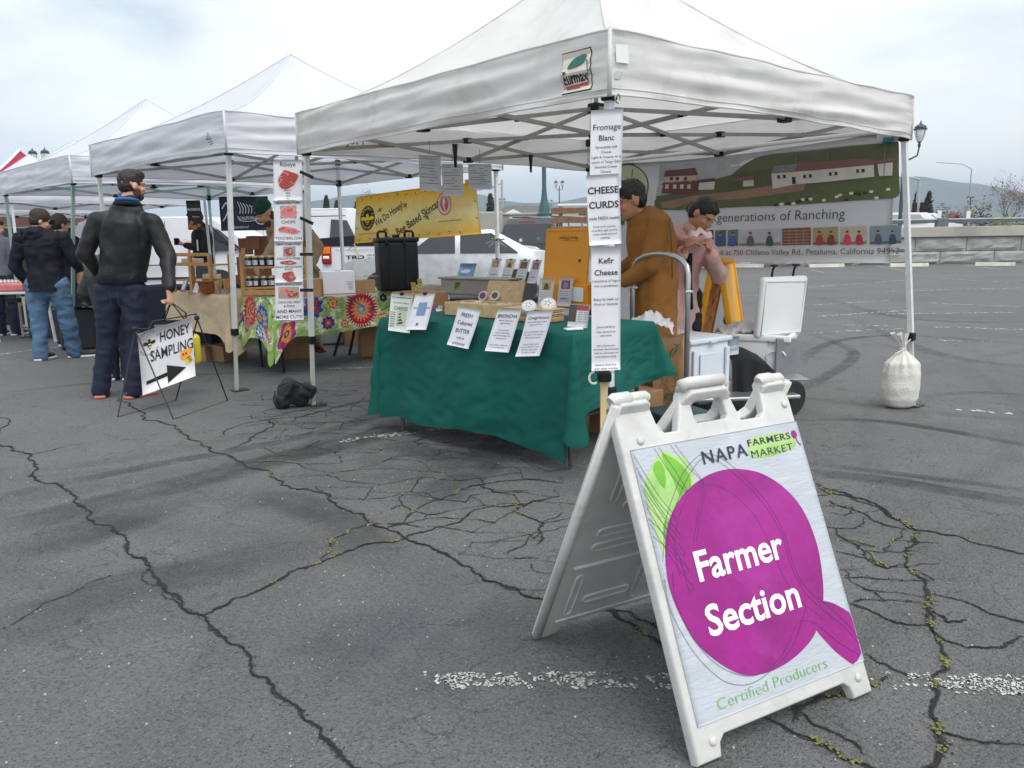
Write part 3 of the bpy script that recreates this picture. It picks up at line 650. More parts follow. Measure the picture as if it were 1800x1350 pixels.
# ---- pillar, ring sculpture, signs, lights, far cars
p = AT(1711, 361, 60)
t = thing('concrete_pillar', 'square pale concrete pillar behind the wall rail', 'pillar', (p.x, 60.4, 0))
mk('shaft', MB().rbox((0, 0, p.z/2), (.62, .6, p.z), .03), CONC, t); mk('plinth', MB().rbox((0, 0, 1.42), (1.1, .9, .18), .03), CONC, t)
p = AT(1676, 388, 48)
t = mk('ring_sculpture', MB().tube([(.42*math.cos(a*.2617), .08*math.sin(a*.5), .42*math.sin(a*.2617)*1.3) for a in range(24)], .19, 10, closed=True, flat=.8), mat('rusty_red_steel', (.13, .028, .03), .6, vary=.2), smooth=True)
place(t, (p.x+.0, 48, 1.55), .3); tag(t, 'dark red arched ring sculpture beyond the block wall', 'sculpture')
def polesign(px, yt, yb, Y, w, h, label, col=(.75, .75, .75)):
    a, b = AT(px, yt, Y), AT(px, yb, Y); t = thing('road_sign', label, 'road sign', (b.x, Y, 0))
    mk('sign_post', MB().bar((0, 0, 0), (0, 0, a.z), .06), mat('galv_post', (.4, .41, .42), .4, metal=.3), t); mk('sign_plate', MB().rbox((-w*.3, -.05, a.z-h/2), (w, .03, h), .01), ink('sign_back', col), t)
polesign(1651, 370, 396, 46, .22, .5, 'small white road sign on a pole left of the ring sculpture')
polesign(1702, 371, 394, 41, .2, .4, 'small white notice in front of the concrete pillar')
t0 = AT(1616, 315, 44)
t = thing('traffic_light', 'grey mast with a dark traffic signal at its side behind the tent leg', 'traffic light', (t0.x, 44, 0))
mk('mast', MB().tube([(0, 0, 0), (0, 0, t0.z)], [.12, .08], 8), mat('galv_mast', (.35, .37, .39), .45), t)
for dx, z_ in ((.28, 2.5), (-.25, 2.5)): mk('signal_head', MB().rbox((dx*.8, -.1, z_-.1), (.2, .2, .62), .04), BLKPL, t)
mk('luminaire_arm', MB().tube([(0, 0, t0.z), (-.8, 0, t0.z+.15), (-1.4, 0, t0.z+.1)], .05, 6), mat('galv_mast', (.35, .37, .39)), t)
t0 = AT(1708, 297, 60)
t = thing('street_light', 'tall thin highway light with a long arm above the concrete pillar', 'street light', (t0.x, 60, 0))
mk('mast', MB().tube([(0, 0, 0), (0, 0, t0.z)], [.07, .04], 8), mat('galv_mast', (.35, .37, .39)), t); mk('luminaire_arm', MB().tube([(0, 0, t0.z), (-.7, 0, t0.z+.35), (-2.6, 0, t0.z+.5)], .028, 6), mat('galv_mast', (.35, .37, .39)), t)
t0 = AT(882, 316, 70)
t = thing('utility_pole', 'thin grey utility pole with crossarms seen left of the teal lamp post', 'utility pole', (t0.x, 70, 0))
mk('mast', MB().tube([(0, 0, 0), (0, 0, t0.z)], [.14, .09], 8), mat('galv_mast', (.35, .37, .39)), t)
for z_ in (.3, 2.6): mk('crossarm', MB().bar((-2.2, 0, t0.z-z_-.6), (.1, 0, t0.z-z_), .09), mat('galv_mast', (.35, .37, .39)), t)

# ---- concrete guideway across the back
def guide():
    t = thing('concrete_overpass', 'long stained concrete overpass beam across the background', 'overpass', (0, 0, 0))
    mk('beam', MB().rbox((-14, 29, 1.70), (44, .5, .62), .03), CONC, t); mk('deck', MB().box((-14, 31.5, 1.45), (44, 4.6, .3)), CONC, t)
    mk('parapet_coping', MB().rbox((-14, 29, 2.04), (44, .62, .07), .02), CONC, t)
    for x in (-30, -21, -12.5, -4, 1.2, 6.8): mk('pier', MB().rbox((x, 30.6, .65), (.9, 2.4, 1.3), .05), CONC, t)
    mk('pedestal', MB().rbox((AT(960, 384, 28.6).x, 28.55, 1.62), (2.6, .5, .62), .05), CONC, t)
    for px in (851, 983): q_ = AT(px, 376, 28.7); mk('pedestal', MB().rbox((q_.x, 28.7, 1.75), (1.3, .6, .75), .05), CONC, t)
    mk('dark_void_backing', MB().box((-14, 34, .7), (44, .2, 1.4)), mat('void_shade_concrete', (.06, .062, .056), .95, vary=.3, scale=.5), t)  # near-black colour stands in for the shaded void under the beam
guide()
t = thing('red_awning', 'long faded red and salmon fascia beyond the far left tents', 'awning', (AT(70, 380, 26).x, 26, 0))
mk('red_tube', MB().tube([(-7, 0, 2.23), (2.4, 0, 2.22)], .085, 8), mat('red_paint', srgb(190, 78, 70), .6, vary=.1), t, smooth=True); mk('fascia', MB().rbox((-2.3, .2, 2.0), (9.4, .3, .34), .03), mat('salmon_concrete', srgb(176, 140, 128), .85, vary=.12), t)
mk('dark_green_wall', MB().box((-2.3, 1.4, .95), (9.4, .2, 1.7)), mat('olive_wall', (.05, .056, .045), .9, vary=.25, scale=.6), t)  # dark green wall below the fascia
# ---- station roof and rail car
t = thing('low_building', 'low grey roofed building with a small white gable beyond the parapet', 'building', (0, 0, 0))
a = AT(870, 372, 44); b = AT(1000, 372, 44); ROOF = mat('grey_shingle_roof', (.12, .115, .11), .9, vary=.2, scale=3)
zt = AT(930, 358, 44).z; zb = AT(930, 382, 44).z
mk('wall', MB().box(((a.x+b.x)/2, 46.5, zb/2), (b.x-a.x, 4, zb)), mat('beige_wall', (.32, .30, .26), .9), t)
mk('roof', MB().add([(a.x-.5, 44, zb), (b.x+.5, 44, zb), (b.x-.8, 46.5, zt), (a.x+.6, 46.5, zt), (a.x-.5, 49, zb), (b.x+.5, 49, zb)], [(0, 1, 2, 3), (3, 2, 5, 4), (1, 5, 2), (0, 3, 4), (0, 4, 5, 1)]), ROOF, t)
g0 = AT(902, 377, 43)
gb = mk('gable', MB().prism([(-1.2, 0), (1.2, 0), (0, .55)], -.6, .6, Matrix(((1, 0, 0, g0.x), (0, 0, 1, 43.4), (0, 1, 0, zb-.15), (0, 0, 0, 1)))), WHITEI, t)
mk('window', MB().box((g0.x, 42.78, zb+.02), (.5, .04, .24)), BLKPL, gb)
t = thing('rail_car', 'silver rail car with dark windows standing behind the parapet', 'train', (0, 0, 0)); a = AT(978, 378, 38); b = AT(1100, 378, 38); zt = AT(1000, 357, 38).z
SIL = mat('silver_steel', (.36, .37, .38), .35, vary=.08, metal=.4); mk('car_body', MB().rbox(((a.x+b.x)/2, 39.5, (a.z+zt)/2-.25), (b.x-a.x, 2.6, zt-a.z+.5), .1), SIL, t)
for k in range(5): mk('window', MB().rbox((a.x+.5+k*.62, 38.17, zt-.45), (.34, .05, .42), .03), BLKPL, t)
# ---- stake bed slats
t = thing('stake_truck', 'brown wooden stake sides of a flatbed parked behind the crate', 'truck', (AT(1020, 400, 19).x, 19, 0))
for k, z_ in enumerate((1.42, 1.63, 1.84)): mk('slat', MB().rbox((0, 0, z_), (1.35, .04, .13), .008), mat('brown_timber', srgb(120, 88, 66), .85, vary=.25, scale=6), t)
for x in (-.45, .45): mk('stake', MB().rbox((x, .05, 1.4), (.09, .06, 1.1), .01), mat('grey_iron', (.12, .13, .16), .5), t)
mk('bed', MB().rbox((0, .6, 1.1), (1.5, 1.3, .2), .02), mat('grey_iron', (.12, .13, .16)), t)
for s_ in (-.45, .45): mk('wheel', MB().lathe([(.1, -.1), (.32, -.1), (.36, -.05), (.36, .05), (.32, .1), (.1, .1)], 18, M=Matrix.Translation((s_, .7, .36)) @ Matrix.Rotation(math.pi/2, 4, 'X')), BLKPL, t, smooth=True, angle=40)

# ---- trees
BARK = mat('bark', (.10, .082, .07), .9, vary=.3, scale=12); LEAFD = mat('conifer_needles', (.030, .048, .036), .9, vary=.4, scale=1.2); LEAFG = mat('spring_leaf', srgb(120, 122, 74), .9, vary=.3, scale=1.5)
LEAFR = mat('reddish_twigs', (.12, .085, .075), .9, vary=.2)
def leaves(mbq, c, r, n, s_):
    for _ in range(n):
        a = V((random.gauss(0, 1), random.gauss(0, 1), random.gauss(0, 1))).normalized()*(random.random()**.4); p = V((c[0]+a.x*r[0], c[1]+a.y*r[1], c[2]+a.z*r[2]))
        u = V((random.gauss(0, 1), random.gauss(0, 1), random.gauss(0, 1))).normalized(); w = u.orthogonal().normalized(); k = s_*random.uniform(.5, 1.3)
        mbq.add([p-u*k, p+w*k*.6, p+u*k, p-w*k*.6], [(0, 1, 2, 3)])
def conifer(label, px, ytop, Y, wpx, ybase=400, name='conifer_tree'):
    top = AT(px, ytop, Y); h = top.z; r = wpx/1420*Y/2; t = thing(name, label, 'tree', (top.x, Y, 0), 0, 'evergreens in the background')
    mk('trunk', MB().tube([(0, 0, 0), (0, 0, h*.95)], [r*.12, r*.02], 7), BARK, t); mbq = MB(); n = 26
    for i in range(n):
        f = i/n; z_ = h*(.06+.92*f); rr = r*(1-f)**.75*random.uniform(.75, 1.15)
        for k in range(7):
            a = random.random()*6.28; leaves(mbq, (math.cos(a)*rr*.62, math.sin(a)*rr*.62, z_), (rr*.4+.08, rr*.4+.08, h/n*.9), 34, .055*r+.06)
    mk('foliage', mbq, LEAFD, t)
def bare(label, px, ybase, ytop, Y, seed, spread=.55, twig=LEAFR, name='bare_tree'):
    random.seed(seed); b = AT(px, ybase, Y); top = AT(px, ytop, Y); h = top.z-0; t = thing(name, label, 'tree', (b.x, Y, 0), 0, 'bare winter trees')
    tr = MB(); tw = MB()
    def grow(p, d, l, r, lv):
        q_ = p; pts = [p]; rr = [r]
        for k in range(4): d = (d+V((random.gauss(0, .13), random.gauss(0, .13), random.gauss(.03, .08)))).normalized(); q_ = q_+d*l/4; pts.append(q_); rr.append(r*(1-.10*(k+1)))
        (tr if lv < 2 else tw).tube(pts, rr, 7 if lv < 2 else 4, cap=False)
        if lv < 5:
            for k in range(3 if lv < 4 else 2):
                dd = (d+V((random.gauss(0, spread), random.gauss(0, spread), random.uniform(-.05, .45)))).normalized(); grow(pts[random.choice((2, 3, 4))] if lv else pts[-1], dd, l*random.uniform(.6, .85), rr[-1]*.62, lv+1)
        else: leaves(tw, q_, (.22, .22, .2), 5, .05)
    grow(V((0, 0, 0)), V((random.uniform(-.2, .2), 0, 1)).normalized(), h*.32, h*.022, 0)
    mk('trunk', tr, BARK, t, smooth=True); mk('crown', tw, twig, t)
random.seed(21)
conifer('slim dark conifer directly behind the traffic light', 1612, 335, 62, 20); conifer('tall pointed conifer right of the traffic light', 1634, 334, 62, 30)
conifer('broad dark conifer beyond the white van roof, left of its twin lamp', 573, 341, 64, 26); conifer('rounder conifer next to the broad one beyond the white van', 592, 350, 64, 30)
conifer('dark conifer left of the rightmost back leg, beyond the parapet', 862, 338, 58, 34)
conifer('low evergreen half hidden behind the far tent leg', 626, 352, 70, 20)
bare('bare tree with a leaning trunk just right of the concrete pillar', 1752, 395, 312, 46, 4)
bare('bare tree at the right edge of the photo above the wall', 1772, 395, 322, 50, 9, .5)
bare('distant bare tree beyond the white van roof', 545, 400, 338, 70, 12, .4)
bare('distant bare tree between the van and the yellow banner', 665, 400, 336, 74, 13, .4)
bare('thin bare tree past the right edge of the wall', 1812, 395, 318, 48, 17, .5)
random.seed(5)
def hedge(label, x0p, x1p, ytop, Y, m, dens, name='hedge', bumpy=.3):
    t = thing(name, label, 'shrubs', (AT((x0p+x1p)/2, 395, Y).x, Y, 0)); x0 = AT(x0p, 395, Y).x-t.location.x; x1 = AT(x1p, 395, Y).x-t.location.x; h = AT((x0p+x1p)/2, ytop, Y).z; mbq = MB(); st = MB(); n = int((x1-x0)/.7)+1
    for i in range(n):
        x = x0+(i+.5)*(x1-x0)/n; hh = h*random.uniform(1-bumpy, 1.05); leaves(mbq, (x, random.uniform(-.5, .5), hh*.55), (.6, .6, hh*.45), dens, .11); st.tube([(x, 0, 0), (x+random.uniform(-.2, .2), 0, hh*.6)], .03, 5)
    mk('foliage', mbq, m, t); mk('stems', st, BARK, t, kind='stuff')
hedge('dark green hedge mass at the foot of the conifers', 1600, 1668, 366, 55, LEAFD, 420)
hedge('yellow green shrubs above the right end of the wall', 1745, 1850, 374, 38, LEAFG, 300, bumpy=.35)
hedge('brown winter thicket behind the ring sculpture and pillar', 1655, 1760, 350, 58, mat('brown_twigs', (.085, .07, .05), .9, vary=.3), 260, bumpy=.5)
hedge('dark tree line beyond the white van roof', 440, 640, 382, 60, LEAFD, 260)
hedge('low weeds growing along the top of the block wall', 1688, 1800, 396, 31.6, LEAFG, 50, 'weeds', .2)
hedge('dark tree line behind the far right lots', 1100, 1600, 378, 90, LEAFD, 200)

# the air of a damp winter day: fades the hills to blue
mb = MB(); mb.box((0, 1390, 74), (5300, 3500, 152))
hz = bpy.data.materials.new('damp_air'); hz.use_nodes = True; _n = hz.node_tree.nodes; _n.clear(); _o = _n.new('ShaderNodeOutputMaterial'); _v = _n.new('ShaderNodeVolumePrincipled')
_v.inputs['Color'].default_value = (.66, .81, .97, 1); _v.inputs['Density'].default_value = .0005; _v.inputs['Anisotropy'].default_value = .2; hz.node_tree.links.new(_v.outputs[0], _o.inputs['Volume'])
haze = mk('haze', mb, hz, kind='stuff'); tag(haze, 'pale damp air fading the far hills to blue', 'haze')
# ================================================================== CANOPY TENTS
FABW = mat('white_canopy_fabric', (.80, .82, .87), .62, vary=.03, scale=3, transl=.36, bump=.12, bscale=14)
FABO = mat('aged_canopy_fabric', (.85, .845, .83), .65, vary=.05, scale=2.4, transl=.36, bump=.14, bscale=14, dirt=(.46, .41, .33), dscale=1.5, damt=.42)
VAL = {}; RP = 1.42
def tent(name, label, F, yaw, s, z1, z2, z3, fab, bar=STEELG, leg=STEELW, seed=0, detail=True, leans=((0, 0),)*4, foot=True, fold=.013, cat='canopy tent', group='white pop up canopy tents in a row'):
    t = thing(name, label, cat, (F[0], F[1], 0), yaw, group); VAL[t.name] = []
    cs = [(0, 0), (s, 0), (s, s), (0, s)]
    # valance: four panels joined at the corners
    for k in range(4):
        a, b = V((*cs[k], 0)), V((*cs[(k+1) % 4], 0)); d = (b-a)/s; n = V((d.y, -d.x, 0)); sd_ = seed*7.3+k*11
        def fn(u, v, a=a, d=d, n=n, sd_=sd_):
            zz = z1+(z2-z1)*v; e_ = min(u, 1-u)
            wv = fold*(math.sin(v*13+u*5+sd_)*.5+mnoise.noise(V((u*3.2+sd_, v*5.5-u*3, 0)))*1.6+.5*mnoise.noise(V((u*14, v*11, sd_))))*min(1, e_*9+.12)
            tuck = .012*math.exp(-e_*40)*math.sin(v*38+sd_); belly = .012*math.sin(math.pi*u)*(v*(1-v)*2)
            sag = .035*math.sin(math.pi*u)*(1-v) - .012*math.sin(math.pi*u)*v*4*0
            p = a+d*(u*s)+n*(wv*min(1, e_*40)+belly+tuck*min(1, e_*60)+.012*min(1, e_*30)); return (p.x, p.y, zz+sag*.6*(1 if (k+seed) % 2 else .3)+.008*mnoise.noise(V((u*9, sd_, v))))
        VAL[t.name].append(fn); mbq = MB(); mbq.grid(fn, 110 if detail else 40, 16 if detail else 8, flip=False); mk('valance', mbq, fab, t, smooth=True)
        hem = MB(); hem.tube([V(fn(i/60, 0))+V((0, 0, .006)) for i in range(61)], .005, 5); hem.tube([V(fn(i/60, .12))+n*.003 for i in range(61)], .0022, 4)
        hem.tube([V(fn(i/60, 1)) for i in range(61)], .006, 5); mks('hem', hem, fab, t, smooth=True)
    # roof: four concave panels
    c = V((s/2, s/2, z3))
    for k in range(4):
        a, b = V((*cs[k], z2)), V((*cs[(k+1) % 4], z2))
        def fn(u, v, a=a, b=b):
            e_ = a.lerp(b, u); p = e_.lerp(c, v); h = z2+(z3-z2)*(v**RP); mid = math.sin(math.pi*u)*(1-v)
            h -= (z3-z2)*.38*math.sin(math.pi*u)*v*(1-v)**.7; h += .012*mnoise.noise(V((u*4+seed, v*5, k)))*math.sin(math.pi*v)*(1-v)
            return (p.x, p.y, h)
        mbq = MB(); mbq.grid(fn, 28, 24); mk('roof_panel', mbq, fab, t, smooth=True)
    seams = MB()
    for k in range(4):
        a = V((*cs[k], z2)); seams.tube([(a.x+(c.x-a.x)*v, a.y+(c.y-a.y)*v, z2+(z3-z2)*(v**RP)+.004) for v in [i/20 for i in range(21)]], .006, 5)
        seams.tube([(a.x, a.y, z1), (a.x, a.y, z2)], .010, 6)
    mks('seam', seams, fab, t, smooth=True)
    # legs
    hi, lo = z2-.10, z1+.03; I = .05
    for k, (x, y) in enumerate(cs):
        x += I*(1 if x == 0 else -1); y += I*(1 if y == 0 else -1); lx, ly = leans[k % len(leans)]; zt = z2-.03
        if lx is None: continue
        a = V((x, y, zt)); b = V((x+lx, y+ly, 0)); m = a.lerp(b, 1-.52/zt); L_ = MB(); L_.bar(a, m, .034); lg = mk('leg', L_, leg, t)
        ml = MB(); ml.bar(m, b, .026); mk('lower_leg', ml, mat('galvanised_tube', (.50, .50, .45), .45, vary=.08), lg)
        cl = MB(); cl.rbox(m, (.055, .055, .06), .008); cl.rbox(a.lerp(b, (zt-lo)/zt), (.06, .06, .08), .01); cl.rbox(a, (.06, .06, .07), .01); mks('clamp', cl, BLKPL, lg)
        if foot: mk('foot_plate', MB().rbox((b.x+.03, b.y, .006), (.13, .09, .012), .004), mat('dark_plate', (.03, .03, .032), .6), lg)
    # scissor trusses
    def truss(p, q_):
        p, q_ = V(p), V(q_); g = MB(); j = MB(); off = (q_-p).cross(V((0, 0, 1))).normalized()*.016
        for s0, s1 in ((0, .5), (.5, 1)):
            a0, a1 = p.lerp(q_, s0), p.lerp(q_, s1)
            g.bar(V((a0.x, a0.y, hi))+off, V((a1.x, a1.y, lo))+off, .013, .028); g.bar(V((a0.x, a0.y, lo))-off, V((a1.x, a1.y, hi))-off, .013, .028)
            m = (a0+a1)/2; j.rbox((m.x, m.y, (hi+lo)/2), (.03, .03, .034), .004)
        m = (p+q_)/2
        for z_ in (hi, lo): j.rbox((m.x, m.y, z_), (.065, .065, .045), .006)
        mks('truss_bar', g, bar, t); mks('truss_joint', j, BLKPL, t)
    ins = [(I, I), (s-I, I), (s-I, s-I), (I, s-I)]
    for k in range(4): truss((*ins[k], 0), (*ins[(k+1) % 4], 0))
    if detail:
        def half(p):
            p = V(p); q_ = V((s/2, s/2, 0)); off = (q_-p).cross(V((0, 0, 1))).normalized()*.016; g = MB(); j = MB()
            g.bar(V((p.x, p.y, hi))+off, V((q_.x, q_.y, lo+.06))+off, .013, .028); g.bar(V((p.x, p.y, lo))-off, V((q_.x, q_.y, hi+.08))-off, .013, .028)
            m = (p+q_)/2; j.rbox((m.x, m.y, (hi+lo)/2+.03), (.03, .03, .034), .004); mks('cross_bar', g, bar, t); mks('truss_joint', j, BLKPL, t)
        for p in ((s/2, I, 0), (s-I, s/2, 0), (s/2, s-I, 0), (I, s/2, 0)): half(p)
    pm = MB(); pm.tube([(s/2, s/2, lo+.02), (s/2, s/2, z3-.03)], .017, 8); pl = mk('peak_pole', pm, bar, t); hb = MB(); hb.rbox((s/2, s/2, hi+.08), (.09, .09, .07), .01); hb.rbox((s/2, s/2, lo+.06), (.08, .08, .05), .01); mks('hub', hb, BLKPL, pl)
    return t
CAN = mat('cream_inside', (.7, .66, .56), .8)
A_F = V((.463, 3.838, 0)); A_Y = .709; A_S = 3.10
A_a = V((math.cos(A_Y), math.sin(A_Y), 0)); A_b = V((-A_a.y, A_a.x, 0))
tA = tent('canopy_tent', 'nearest stained white canopy with a square maker patch, over the cheese stall', A_F, A_Y, A_S, 1.90, 2.19, 3.24, FABO, seed=1, leans=((0.0, -.02), (.13, -.17), (0, 0), (-.05, .05)))
T2_F = V((-2.22, 6.60, 0)); T2_Y = .785
t2 = tent('canopy_tent', 'clean white canopy with a small mountain logo, second from the camera', T2_F, T2_Y, 3.05, 1.965, 2.285, 3.15, FABW, seed=2, leans=((.03, .26), (0, 0), (0, 0), (0, 0)))
T3_F = V((-4.80, 9.15, 0))
t3 = tent('canopy_tent', 'white canopy on pale green legs, third from the camera', T3_F, .785, 2.95, 1.93, 2.23, 3.15, FABW, bar=MINT, leg=MINT, seed=3, leans=((0, .75), (0, 0), (0, 0), (0, 0)))
t4 = tent('canopy_tent', 'far white canopy whose peak shows behind the pale green legged one', V((-7.55, 12.5, 0)), .785, 2.95, 1.9, 2.22, 3.05, FABW, seed=4, detail=False)
t5 = tent('canopy_tent', 'farthest white canopy, cut by the left edge of the photo', V((-9.9, 15.2, 0)), .785, 2.95, 1.85, 2.2, 3.1, FABW, seed=5, detail=False)
FABR = mat('crimson_canopy_fabric', srgb(178, 40, 78), .6, vary=.06, scale=3, transl=.25)
t6 = tent('canopy_tent', 'crimson canopy peak with a white seam showing above the white tents', V((-15.1, 23.2, 0)), .6, 2.95, 2.5, 2.85, 4.05, FABR, seed=6, detail=False, group='canopy tents with coloured roofs')
w_ = MB(); w_.tube([(1.475*v+.0, 1.475*v, 2.85+1.2*v**RP+.03) for v in [i/12 for i in range(13)]], .035, 5); mk('white_seam', w_, WHITEI, t6)
# maker patch and other marks on the near canopy (front-left valance faces the camera; runs from L corner to F corner)
def valance_sheet(t, k, s, h):
    fn = VAL[t.name][k]; M = PM[t.name]; return Sheet(lambda u, v: M @ V(fn(u/s, v/h)), s, h, 1)
vl = valance_sheet(tA, 3, A_S, .29)
LOGOG = ink('logo_green', srgb(44, 110, 98)); LOGOR = ink('logo_red', srgb(196, 70, 66)); CREAM = ink('label_cream', srgb(226, 220, 204))
x0, kx, y0 = A_S-.285, .70, .045
def gridrect(x, y, w, h, n=8): return ([(x+w*i/n, y+h*j/n) for j in range(n+1) for i in range(n+1)], [(j*(n+1)+i, j*(n+1)+i+1, (j+1)*(n+1)+i+1, (j+1)*(n+1)+i) for j in range(n) for i in range(n)])
vl.put('maker_patch', gridrect(x0-.004, y0-.004, .26*kx+.008, .26*kx+.008), BLACK, tA, lift=.003); vl.put('patch_field', gridrect(x0, y0, .26*kx, .26*kx), CREAM, tA, lift=.005)
vl.put('patch_leaf', ([(x0+(.055+x)*kx, y0+(.16+y)*kx) for x, y in smoothpts([(0, 0), (.04, .045), (.10, .072), (.155, .075), (.175, .05), (.15, .02), (.10, .002), (.05, -.004)], 4, True)], [tuple(range(32))]), LOGOG, tA, lift=.009)
vl.line('leaf_stem', [(x0+.235*kx, y0+.19*kx), (x0+.248*kx, y0+.13*kx), (x0+.24*kx, y0+.05*kx)], .006, LOGOG, tA, .009)
vl.text('Eurmax', BLACK, tA, (x0+.012*kx, y0+.065*kx), .075, .010, bold=.022, width=.225*kx)
vl.poly('patch_strip', rect(x0+.012*kx, y0+.036*kx, .226*kx, .018*kx), LOGOR, tA, .009); vl.poly('patch_strip', rect(x0+.03*kx, y0+.018*kx, .13*kx, .010*kx), LOGOG, tA, .009)
vr = valance_sheet(tA, 0, A_S, .29)
STAIN = ink('faded_label', (.70, .71, .70)); vr.poly('faded_label', rect(.03, .145, .075, .085), STAIN, tA, .006); vr.poly('faded_label', rect(.03, .075, .04, .03), STAIN, tA, .006)
mk('corner_ring', MB().tube([(.005+.016*math.cos(a*.628), -.045, 1.885+.02*math.sin(a*.628)) for a in range(10)], .004, 5, closed=True), mat('tarnished_steel', (.3, .29, .27), .4, metal=.6), tA)
v2 = valance_sheet(t2, 3, 3.05, .32)
v2.line('mountain_logo', [(2.78, .12), (2.815, .165), (2.85, .12), (2.775, .12)], .006, GREYI, t2, .006); v2.line('mountain_logo', [(2.795, .12), (2.815, .145), (2.835, .12)], .005, GREYI, t2, .006)
for k in range(2): v2.line('logo_line', [(2.775, .10-.015*k), (2.86, .10-.015*k)], .004, GREYI, t2, .006)
# hand lettering on the inner skirt of the near canopy
inn = Sheet(lambda u, v: A_F+A_b*(A_S-.09)+A_a*(u)+V((0, 0, 1.99+v)), 3, .2, 1)
inn.text('JSH', BLACK, tA, (.35, .0), .11, .004, bold=-.01)
# inner poles hardware: hanging strap & clips on the truss
for u_, nm in ((.40, 'a'), (.62, 'b')):
    p = A_F+A_b*(A_S-.1)*(1-u_)+A_a*.1
for px, py, Y, lab in ((800, 268, 5.2, 'black spring clip above the middle permit sheet'), (933, 283, 6.8, 'black spring clip on the rear skirt of the near canopy')):
    cl = MB(); p = AT(px, py, Y); cl.tube([p+V((0, 0, -.09)), p+V((0, 0, -.03)), p+V((0, 0, .05))], [.009, .012, .019], 8)
    tag(mk('spring_clip', cl, BLKPL, smooth=True), lab, 'clip')
# ================================================================== SANDWICH BOARD (front)
PW = mat('white_blow_moulded_plastic', (.57, .57, .55), .42, vary=.06, scale=6, bump=.25, bscale=35, dirt=(.30, .29, .26), dscale=5, damt=.5)
PSI, AL = .513, .412
sO = V((.4655, 1.7653, 0)); sw = V((math.cos(PSI), math.sin(PSI), 0)); sn = V((-sw.y, sw.x, 0)); sup = sn*math.sin(AL)+V((0, 0, 1))*math.cos(AL)
sg = thing('sandwich_board', 'big white plastic sandwich board with a magenta radish reading Farmer Section', 'sandwich board', sO)
def panel_shape():
    """outline of one half in panel coordinates: two feet, two towers with a notch each side of the carrying handle"""
    return [(-.03, .012), (.048, .012), (.055, .045), (.072, .060), (.515, .060), (.533, .045), (.540, .012), (.615, .012), (.612, .86), (.598, .925), (.585, .935), (.520, .935), (.508, .925), (.498, .84), (.480, .826), (.405, .826),
            (.392, .87), (.375, .925), (.352, .945), (.225, .945), (.205, .925), (.185, .87), (.168, .826), (.125, .826), (.105, .84), (.088, .925), (.075, .935), (-.010, .935), (-.022, .925), (-.030, .86)]
HOLE = [(.243, .838), (.349, .838), (.357, .85), (.352, .895), (.338, .912), (.250, .912), (.237, .895), (.236, .85)]
def bevel_panel(M, name, ribs):
    out_ = panel_shape(); bm = bmesh.new()
    vo = [bm.verts.new((x, y, 0)) for x, y in out_]; vh = [bm.verts.new((x, y, 0)) for x, y in HOLE]
    eo = [bm.edges.new((vo[i], vo[(i+1) % len(vo)])) for i in range(len(vo))]; eh = [bm.edges.new((vh[i], vh[(i+1) % len(vh)])) for i in range(len(vh))]
    bmesh.ops.triangle_fill(bm, use_beauty=True, use_dissolve=False, edges=eo+eh, normal=(0, 0, 1))
    for f in bm.faces:
        if f.normal.z < 0: f.normal_flip()
    fs = bm.faces[:]; r = bmesh.ops.extrude_face_region(bm, geom=fs)
    for v in [g for g in r['geom'] if isinstance(g, bmesh.types.BMVert)]: v.co.z -= .034
    bmesh.ops.recalc_face_normals(bm, faces=bm.faces)
    ee = [e_ for e_ in bm.edges if len(e_.link_faces) == 2 and e_.calc_face_angle() > .7 and abs(e_.verts[0].co.z-e_.verts[1].co.z) < .001]
    bmesh.ops.bevel(bm, geom=ee, offset=.007, segments=3, profile=.5, affect='EDGES')
    bm.verts.index_update(); mbq = MB(); mbq.add([v.co[:] for v in bm.verts], [tuple(v.index for v in f.verts) for f in bm.faces], M); bm.free()
    return mk(name, mbq, PW, sg, smooth=True, angle=35)
Mf = frame((0, 0, 0), sw, sw.cross(sup))      # z = outward normal of the front face
fp = bevel_panel(Mf, 'front_panel', None)
HZ = .93
hinge = sup*HZ; bspan = .797-hinge.dot(sn); hb = hinge.z; bup = V((-(sn.x)*bspan, -(sn.y)*bspan, hb)).normalized(); kb = math.hypot(bspan, hb)/HZ
bo = sn*.797+V((0, 0, 0)); Mb = frame(bo, sw, sw.cross(bup)) @ Matrix.Diagonal((1, kb, 1, 1))
# the back half faces the other way: its inner side, ribbed, looks at us; shift so thickness goes outward
bp_ = bevel_panel(Mb @ Matrix.Translation((0, 0, .030)), 'back_panel', None)
rb = MB()
def rib(a, b, w=.016):
    """an elongated moulded recess lip on the inner face of the back panel"""
    a, b = V((*a, .031)), V((*b, .031)); d = (b-a).normalized(); s_ = V((-d.y, d.x, 0))*w; pts = [a+s_, b+s_]
    arc_ = [b+s_*math.cos(t)+d*w*math.sin(t) for t in [math.pi*k/6 for k in range(7)]]+[a-s_*math.cos(t)-d*w*math.sin(t) for t in [math.pi*k/6 for k in range(7)]]
    rb.tube(arc_, .0048, 6, closed=True, M=Mb)
    rb.tube([a+s_*.2, b+s_*.2], w*.45, 8, flat=.35, M=Mb @ Matrix.Translation((0, 0, -.004)))
for a, b in (((.06, .12), (.06, .27)), ((.12, .16), (.27, .16)), ((.32, .12), (.32, .27)), ((.38, .16), (.52, .16)), ((.57, .12), (.57, .27)), ((.08, .40), (.52, .40)), ((.08, .46), (.52, .46)), ((.08, .60), (.08, .74)), ((.14, .56), (.28, .56)), ((.33, .58), (.33, .74)), ((.39, .62), (.52, .62)), ((.57, .58), (.57, .74)), ((.14, .68), (.28, .68))):
    rib(a, b, .013 if abs(a[0]-b[0]) < .01 else .015)
